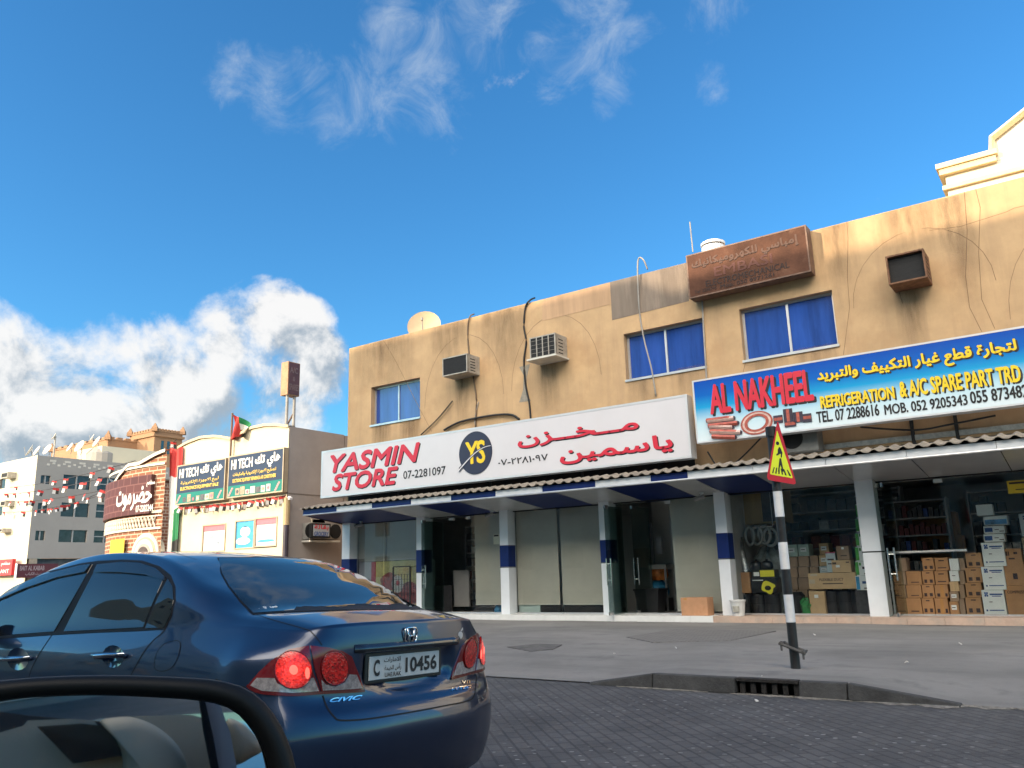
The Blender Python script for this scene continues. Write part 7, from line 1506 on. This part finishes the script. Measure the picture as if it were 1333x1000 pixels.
# antenna stub line of the boot edge: door mirrors, wheels, front details
for s in (1, -1):
    q = MB(); P = []
    for i in range(9):
        t_ = i/8*math.pi; P.append([(3.02+.05*math.cos(a_)*math.sin(t_)*1.1, s*(.98+.10*-math.cos(t_)), .99+.075*math.sin(a_)*max(.12, math.sin(t_))) for a_ in np.linspace(0, 2*math.pi, 13)[:-1]])
    q.grid(P, True); mo = obj_local('door_mirror', q.v, q.f, m_paint); q = MB(); q.tube([(3.02, s*.80, .94), (3.02, s*.93, .97)], .025, 8); obj_local('mirror_arm', q.v, q.f, m_trimp, mo)
m_tyre = mat('tyre_rubber', (.018, .018, .018), .8, var=.2, scale=20); m_rim = mat('alloy_rim', (.48, .49, .50), .3, .8, var=.06); m_well = mat('wheel_well', (.004, .004, .004), .95)
for u0 in AXU:
    for s in (1, -1):
        wz = .316
        q = MB(); o_ = (u0, s*.77, wz); q.lathe([(.21, -.10), (.295, -.105), (.316, -.08), (.318, 0), (.316, .08), (.295, .105), (.21, .10)], 40, o_, 'y'); wo = obj_local('wheel', q.v, q.f, m_tyre); wo.rotation_euler = (0, 0, 0)
        q = MB(); q.lathe([(.215, -.10), (.215, .10), (.20, .10), (.195, -.1)], 40, o_, 'y')
        for k in range(7):
            t_ = 2*math.pi*k/7; dx, dz = math.cos(t_), math.sin(t_); px_, pz2 = -dz, dx; y_ = o_[1]+s*.085
            q.add([(u0+dx*r_+px_*w*sg, y_+s*dy, wz+dz*r_+pz2*w*sg) for r_, w, dy in ((.03, .035, 0), (.205, .018, .012)) for sg in (-1, 1)], [(0, 1, 3, 2)])
        q.lathe([(.06, -.09), (.06, .095), (.03, .10)], 16, o_, 'y'); obj_local('rim', q.v, q.f, m_rim, wo, False)
        q = MB(); q.lathe([(WR+.032, -.30), (WR+.032, .085)], 32, (u0, s*.765, WR), 'y'); obj_local('wheel_well', q.v, q.f, m_well)
        arcp = []
        for t_ in np.linspace(R(-8), R(188), 30):
            r_ = WR+.036; u, z = u0+r_*math.cos(t_), WR+r_*math.sin(t_); h_ = TREE.ray_cast(Vector((u, s*2, max(z, .23))), Vector((0, -s, 0)))[0]
            if h_ is not None: arcp.append((u, h_.y-s*.004, z))
        q = MB(); q.tube(arcp, .012, 6); obj_local('arch_lip', q.v, q.f, m_paint)
q = MB(); q.box(.30, 4.3, -.62, .62, .19, .62); q.box(1.0, 3.2, -.70, .70, .19, .30); obj_local('floor_pan', q.v, q.f, m_well)
q = MB(); q.tube([(.12, -.45, .25), (.5, -.45, .26)], .03, 10); obj_local('exhaust_pipe', q.v, q.f, m_rim)
for s in (1, -1):
    vs, fs = [], []
    for a in np.linspace(.36, .74, 12):
        for z in np.linspace(.58, .70, 5):
            zz_ = z+(a-.36)*.12; h_ = TREE.ray_cast(Vector((6, s*a, zz_)), Vector((-1, 0, 0)))[0] or Vector((4.2, s*a, zz_)); vs.append((h_.x+.006, h_.y, h_.z))
    obj_local('headlamp', vs, [(i*5+j, i*5+j+1, (i+1)*5+j+1, (i+1)*5+j) for i in range(11) for j in range(4)], m_clear)
vs = []
for a in np.linspace(-.32, .32, 13):
    for z in (.58, .61, .65): h_ = TREE.ray_cast(Vector((6, a, z)), Vector((-1, 0, 0)))[0]; vs.append((h_.x+.006, a, z))
obj_local('grille', vs, [(i*3+j, i*3+j+1, (i+1)*3+j+1, (i+1)*3+j) for i in range(12) for j in range(2)], m_chrome)
# windscreen
vs = []
us = np.linspace(2.76, 3.66, 12)
for u in us:
    for k in np.linspace(-1, 1, 15):
        hw = np.interp(u, [2.7, 3.25, 3.66], [.56, .62, .66]); h_ = TREE.ray_cast(Vector((u, k*hw, 3)), Vector((0, 0, -1)))[0]; vs.append((h_.x, h_.y, h_.z+.005))
obj_local('windscreen', vs, [(i*15+j, i*15+j+1, (i+1)*15+j+1, (i+1)*15+j) for i in range(11) for j in range(14)], m_tint)
# ------------------------------------------------------------------ side mirror of the car the photograph is taken from
MC = np.array(CP)+ray(150, 985)*.74          # centre of the glass
ms_ = thing('side_mirror', tuple(MC), 'black side mirror of the nearest car, showing its cream cabin in the glass', 'mirror')
zax = Vector((0, 0, 1))
gn = Vector((.86, -.50, .03)).normalized()    # glass faces back towards the cabin
gx = zax.cross(gn).normalized(); gy = gn.cross(gx)
def onglass(px, py, d=0):
    r_ = Vector(ray(px, py)); o_ = Vector(MC)+gn*d; t_ = (o_-Vector(CP)).dot(gn)/r_.dot(gn); return Vector(CP)+r_*t_
outer = [(-60, 892), (0, 886), (60, 881), (140, 879), (220, 881), (280, 885), (318, 895), (345, 915), (366, 945), (382, 985), (388, 1030), (385, 1090), (360, 1150), (300, 1190), (150, 1210), (-40, 1200), (-160, 1150), (-200, 1050), (-170, 950), (-120, 910)]
inner = [(-50, 922), (20, 910), (70, 906), (140, 905), (210, 908), (262, 912), (300, 922), (325, 945), (342, 975), (351, 1010), (354, 1050), (345, 1110), (310, 1150), (150, 1165), (-30, 1155), (-120, 1110), (-150, 1040), (-125, 960), (-85, 932)]
def smp(poly, n=5):
    P = [np.array(p, float) for p in poly]; N_ = len(P); out = []
    for i in range(N_):
        a, b_, c, d = P[i-1], P[i], P[(i+1) % N_], P[(i+2) % N_]
        for t_ in np.arange(n)/n: out.append(tuple(.5*((2*b_)+(c-a)*t_+(2*a-5*b_+4*c-d)*t_**2+(3*b_-a-3*c+d)*t_**3)))
    return out
O = [onglass(*p, .012) for p in smp(outer)]; I = []
ic = smp(inner); oc = smp(outer)
ocx, ocy = 100, 1035
def radial(poly, ang):                        # where a ray from the centre leaves the outline
    best = None; n = len(poly)
    dx, dy = math.cos(ang), math.sin(ang)
    for i in range(n):
        (x0, y0), (x1, y1) = poly[i-1], poly[i]; ex, ey = x1-x0, y1-y0; den = dx*ey-dy*ex
        if abs(den) < 1e-9: continue
        t_ = ((x0-ocx)*ey-(y0-ocy)*ex)/den; s_ = ((x0-ocx)*dy-(y0-ocy)*dx)/den
        if t_ > 0 and -1e-6 <= s_ <= 1+1e-6 and (best is None or t_ < best): best = t_
    return (ocx+dx*best, ocy+dy*best)
angs = np.linspace(0, 2*math.pi, 97)[:-1]
Ro = [radial(oc, a) for a in angs]; Ri = [radial(ic, a) for a in angs]
rings = []
cenv = onglass(ocx, ocy, 0)
P_in = [onglass(*p, 0) for p in Ri]; P_lip = [onglass(p[0]*.97+q_[0]*.03, p[1]*.97+q_[1]*.03, .018) for p, q_ in zip(Ri, Ro)]; P_mid = [onglass((p[0]+q_[0])/2, (p[1]+q_[1])/2, .026) for p, q_ in zip(Ri, Ro)]; P_o = [onglass(p[0]*.06+q_[0]*.94, p[1]*.06+q_[1]*.94, .018) for p, q_ in zip(Ri, Ro)]; P_e = [onglass(*q_, .0) for q_ in Ro]
cb = cenv-gn*.11
P_b1 = [p*.92+(cenv)*.08-gn*.045 for p in P_e]; P_b2 = [p*.6+cenv*.4-gn*.09 for p in P_e]; P_b3 = [p*.15+cenv*.85-gn*.11 for p in P_e]
m_house = mat('satin_black_housing', (.006, .006, .006), .55, var=.1, spec=.25, scale=6, bump=.05, bscale=300)
q = MB(); q.grid([P_in, P_lip, P_mid, P_o, P_e, P_b1, P_b2, P_b3], True); q.add(P_b3, [tuple(range(96))]); build('housing', q, m_house, ms_, smooth=True)
m_mir = bpy.data.materials.new('mirror_glass'); m_mir.use_nodes = True; b = m_mir.node_tree.nodes['Principled BSDF']; b.inputs['Base Color'].default_value = (.62, .64, .66, 1); b.inputs['Metallic'].default_value = 1; b.inputs['Roughness'].default_value = .012
t = m_mir.node_tree; nz = t.nodes.new('ShaderNodeTexNoise'); nz.inputs['Scale'].default_value = 40; mr = t.nodes.new('ShaderNodeMapRange'); mr.inputs[3].default_value = .008; mr.inputs[4].default_value = .03; t.links.new(nz.outputs['Fac'], mr.inputs[0]); t.links.new(mr.outputs[0], b.inputs['Roughness'])
q = MB(); q.add([onglass(p[0]*.995+ocx*.005, p[1]*.995+ocy*.005, .003) for p in Ri], [tuple(range(96))]); q.add([onglass(p[0]*.995+ocx*.005, p[1]*.995+ocy*.005, -.004) for p in Ri], [tuple(range(95, -1, -1))]); build('mirror_glass', q, m_mir, ms_, fix=False)
# cabin behind the camera: what the mirror looks at
def refl(px, py, dist):
    p = onglass(px, py, .003); d = (p-Vector(CP)).normalized(); r_ = d-2*d.dot(gn)*gn; return p+r_*dist
m_leather = mat('cream_leather', (.52, .44, .31), .55, var=.06, scale=3, bump=.08, bscale=220); m_screen = mat('black_screen_plastic', (.010, .010, .011), .25, var=.1); m_beige = mat('beige_trim', (.42, .36, .25), .6, var=.06)
cab = thing('car_cabin', tuple(Vector(CP)+Vector((1.3, -.2, -1.2))), 'dark grey car with a cream cabin, seen only in the side mirror', 'car')
def cabpart(name, pts, dist, th, m, rnd=True, bulge=.0):
    pl_ = smp(pts, 4) if rnd else pts
    f = [refl(*p, dist) for p in pl_]; bk = [refl(*p, dist+th) for p in pl_]; n = len(f); c = sum(f, Vector())/n; d = (refl(100, 1000, 2)-refl(100, 1000, 1)).normalized()
    q = MB(); mid = [p*.75+c*.25-d*bulge*.8 for p in f]; q.add(f+mid+[c-d*bulge]+bk, [(i, (i+1) % n, n+(i+1) % n, n+i) for i in range(n)]+[(n+i, n+(i+1) % n, 2*n) for i in range(n)]+[(i, 2*n+1+i, 2*n+1+(i+1) % n, (i+1) % n) for i in range(n)]+[tuple(range(3*n, 2*n, -1))])
    return build(name, q, m, cab, smooth=bulge > 0)
cabpart('door_panel', [(-160, 905), (40, 932), (140, 940), (165, 955), (240, 1010), (250, 1180), (-160, 1180)], 1.30, .08, m_trimp, False)
cabpart('dashboard', [(36, 938), (90, 936), (122, 938), (140, 960), (175, 990), (180, 1100), (20, 1160), (-160, 1110), (-160, 1000), (30, 945)], 1.22, .05, m_leather, False)
cabpart('screen', [(48, 946), (105, 942), (135, 945), (166, 970), (160, 984), (110, 992), (95, 994), (70, 968)], 1.15, .04, m_screen, False)
cabpart('seat', [(130, 940), (150, 934), (178, 935), (210, 950), (236, 978), (246, 1020), (250, 1160), (140, 1160), (160, 1010), (150, 960)], 1.12, .10, m_beige, True, .05)
cabpart('headliner', [(150, 934), (200, 932), (262, 934), (272, 970), (280, 1010), (290, 1180), (262, 1180), (250, 1020), (225, 965), (190, 940)], 1.35, .05, m_leather)
cabpart('window_pillar', [(260, 908), (285, 914), (300, 955), (312, 1020), (322, 1180), (292, 1180), (280, 1010), (268, 950)], 1.08, .05, mat('grey_pillar_trim', (.30, .31, .32), .5, var=.06), False)
cabpart('pillar_seal', [(258, 905), (266, 908), (278, 960), (290, 1030), (298, 1180), (286, 1180), (276, 1010), (264, 950)], 1.05, .04, m_seal, False)
cabpart('rear_seat', [(294, 940), (312, 940), (330, 955), (342, 975), (330, 985), (302, 994)], 1.2, .10, m_leather, True, .03)
# lower body of that car, below and behind the view
m_silver = mat('dark_grey_paint', (.035, .036, .038), .3, .5, var=.05, coat=.8)
q = MB(); P = []
for x, w, zb, zt in ((-2.25, .55, .40, .60), (-2.2, .72, .28, .72), (-1.9, .84, .24, .80), (-1.3, .88, .22, .86), (-.7, .89, .22, .90), (.3, .89, .22, .90), (1.4, .88, .22, .90), (1.9, .84, .26, .90), (2.15, .72, .34, .86), (2.2, .55, .45, .75)):
    yc = -.54; P.append([(x, yc+w*cx, zb+(zt-zb)*cz) for cx, cz in ((-.9, 0), (-1, .15), (-1, .7), (-.93, .95), (-.8, 1), (.8, 1), (.93, .95), (1, .7), (1, .15), (.9, 0))])
q.grid(P, True); q.add(P[0], [tuple(range(10))]); q.add(P[-1], [tuple(range(10))]); build('body', q, m_silver, cab, smooth=True)
q = MB(); a_ = tuple(P_b3[48]); q.tube([tuple(cb), tuple(cb+Vector((.02, -.06, -.10))), (cb.x+.05, .30, .87)], .03, 8); build('arm', q, m_house, ms_)
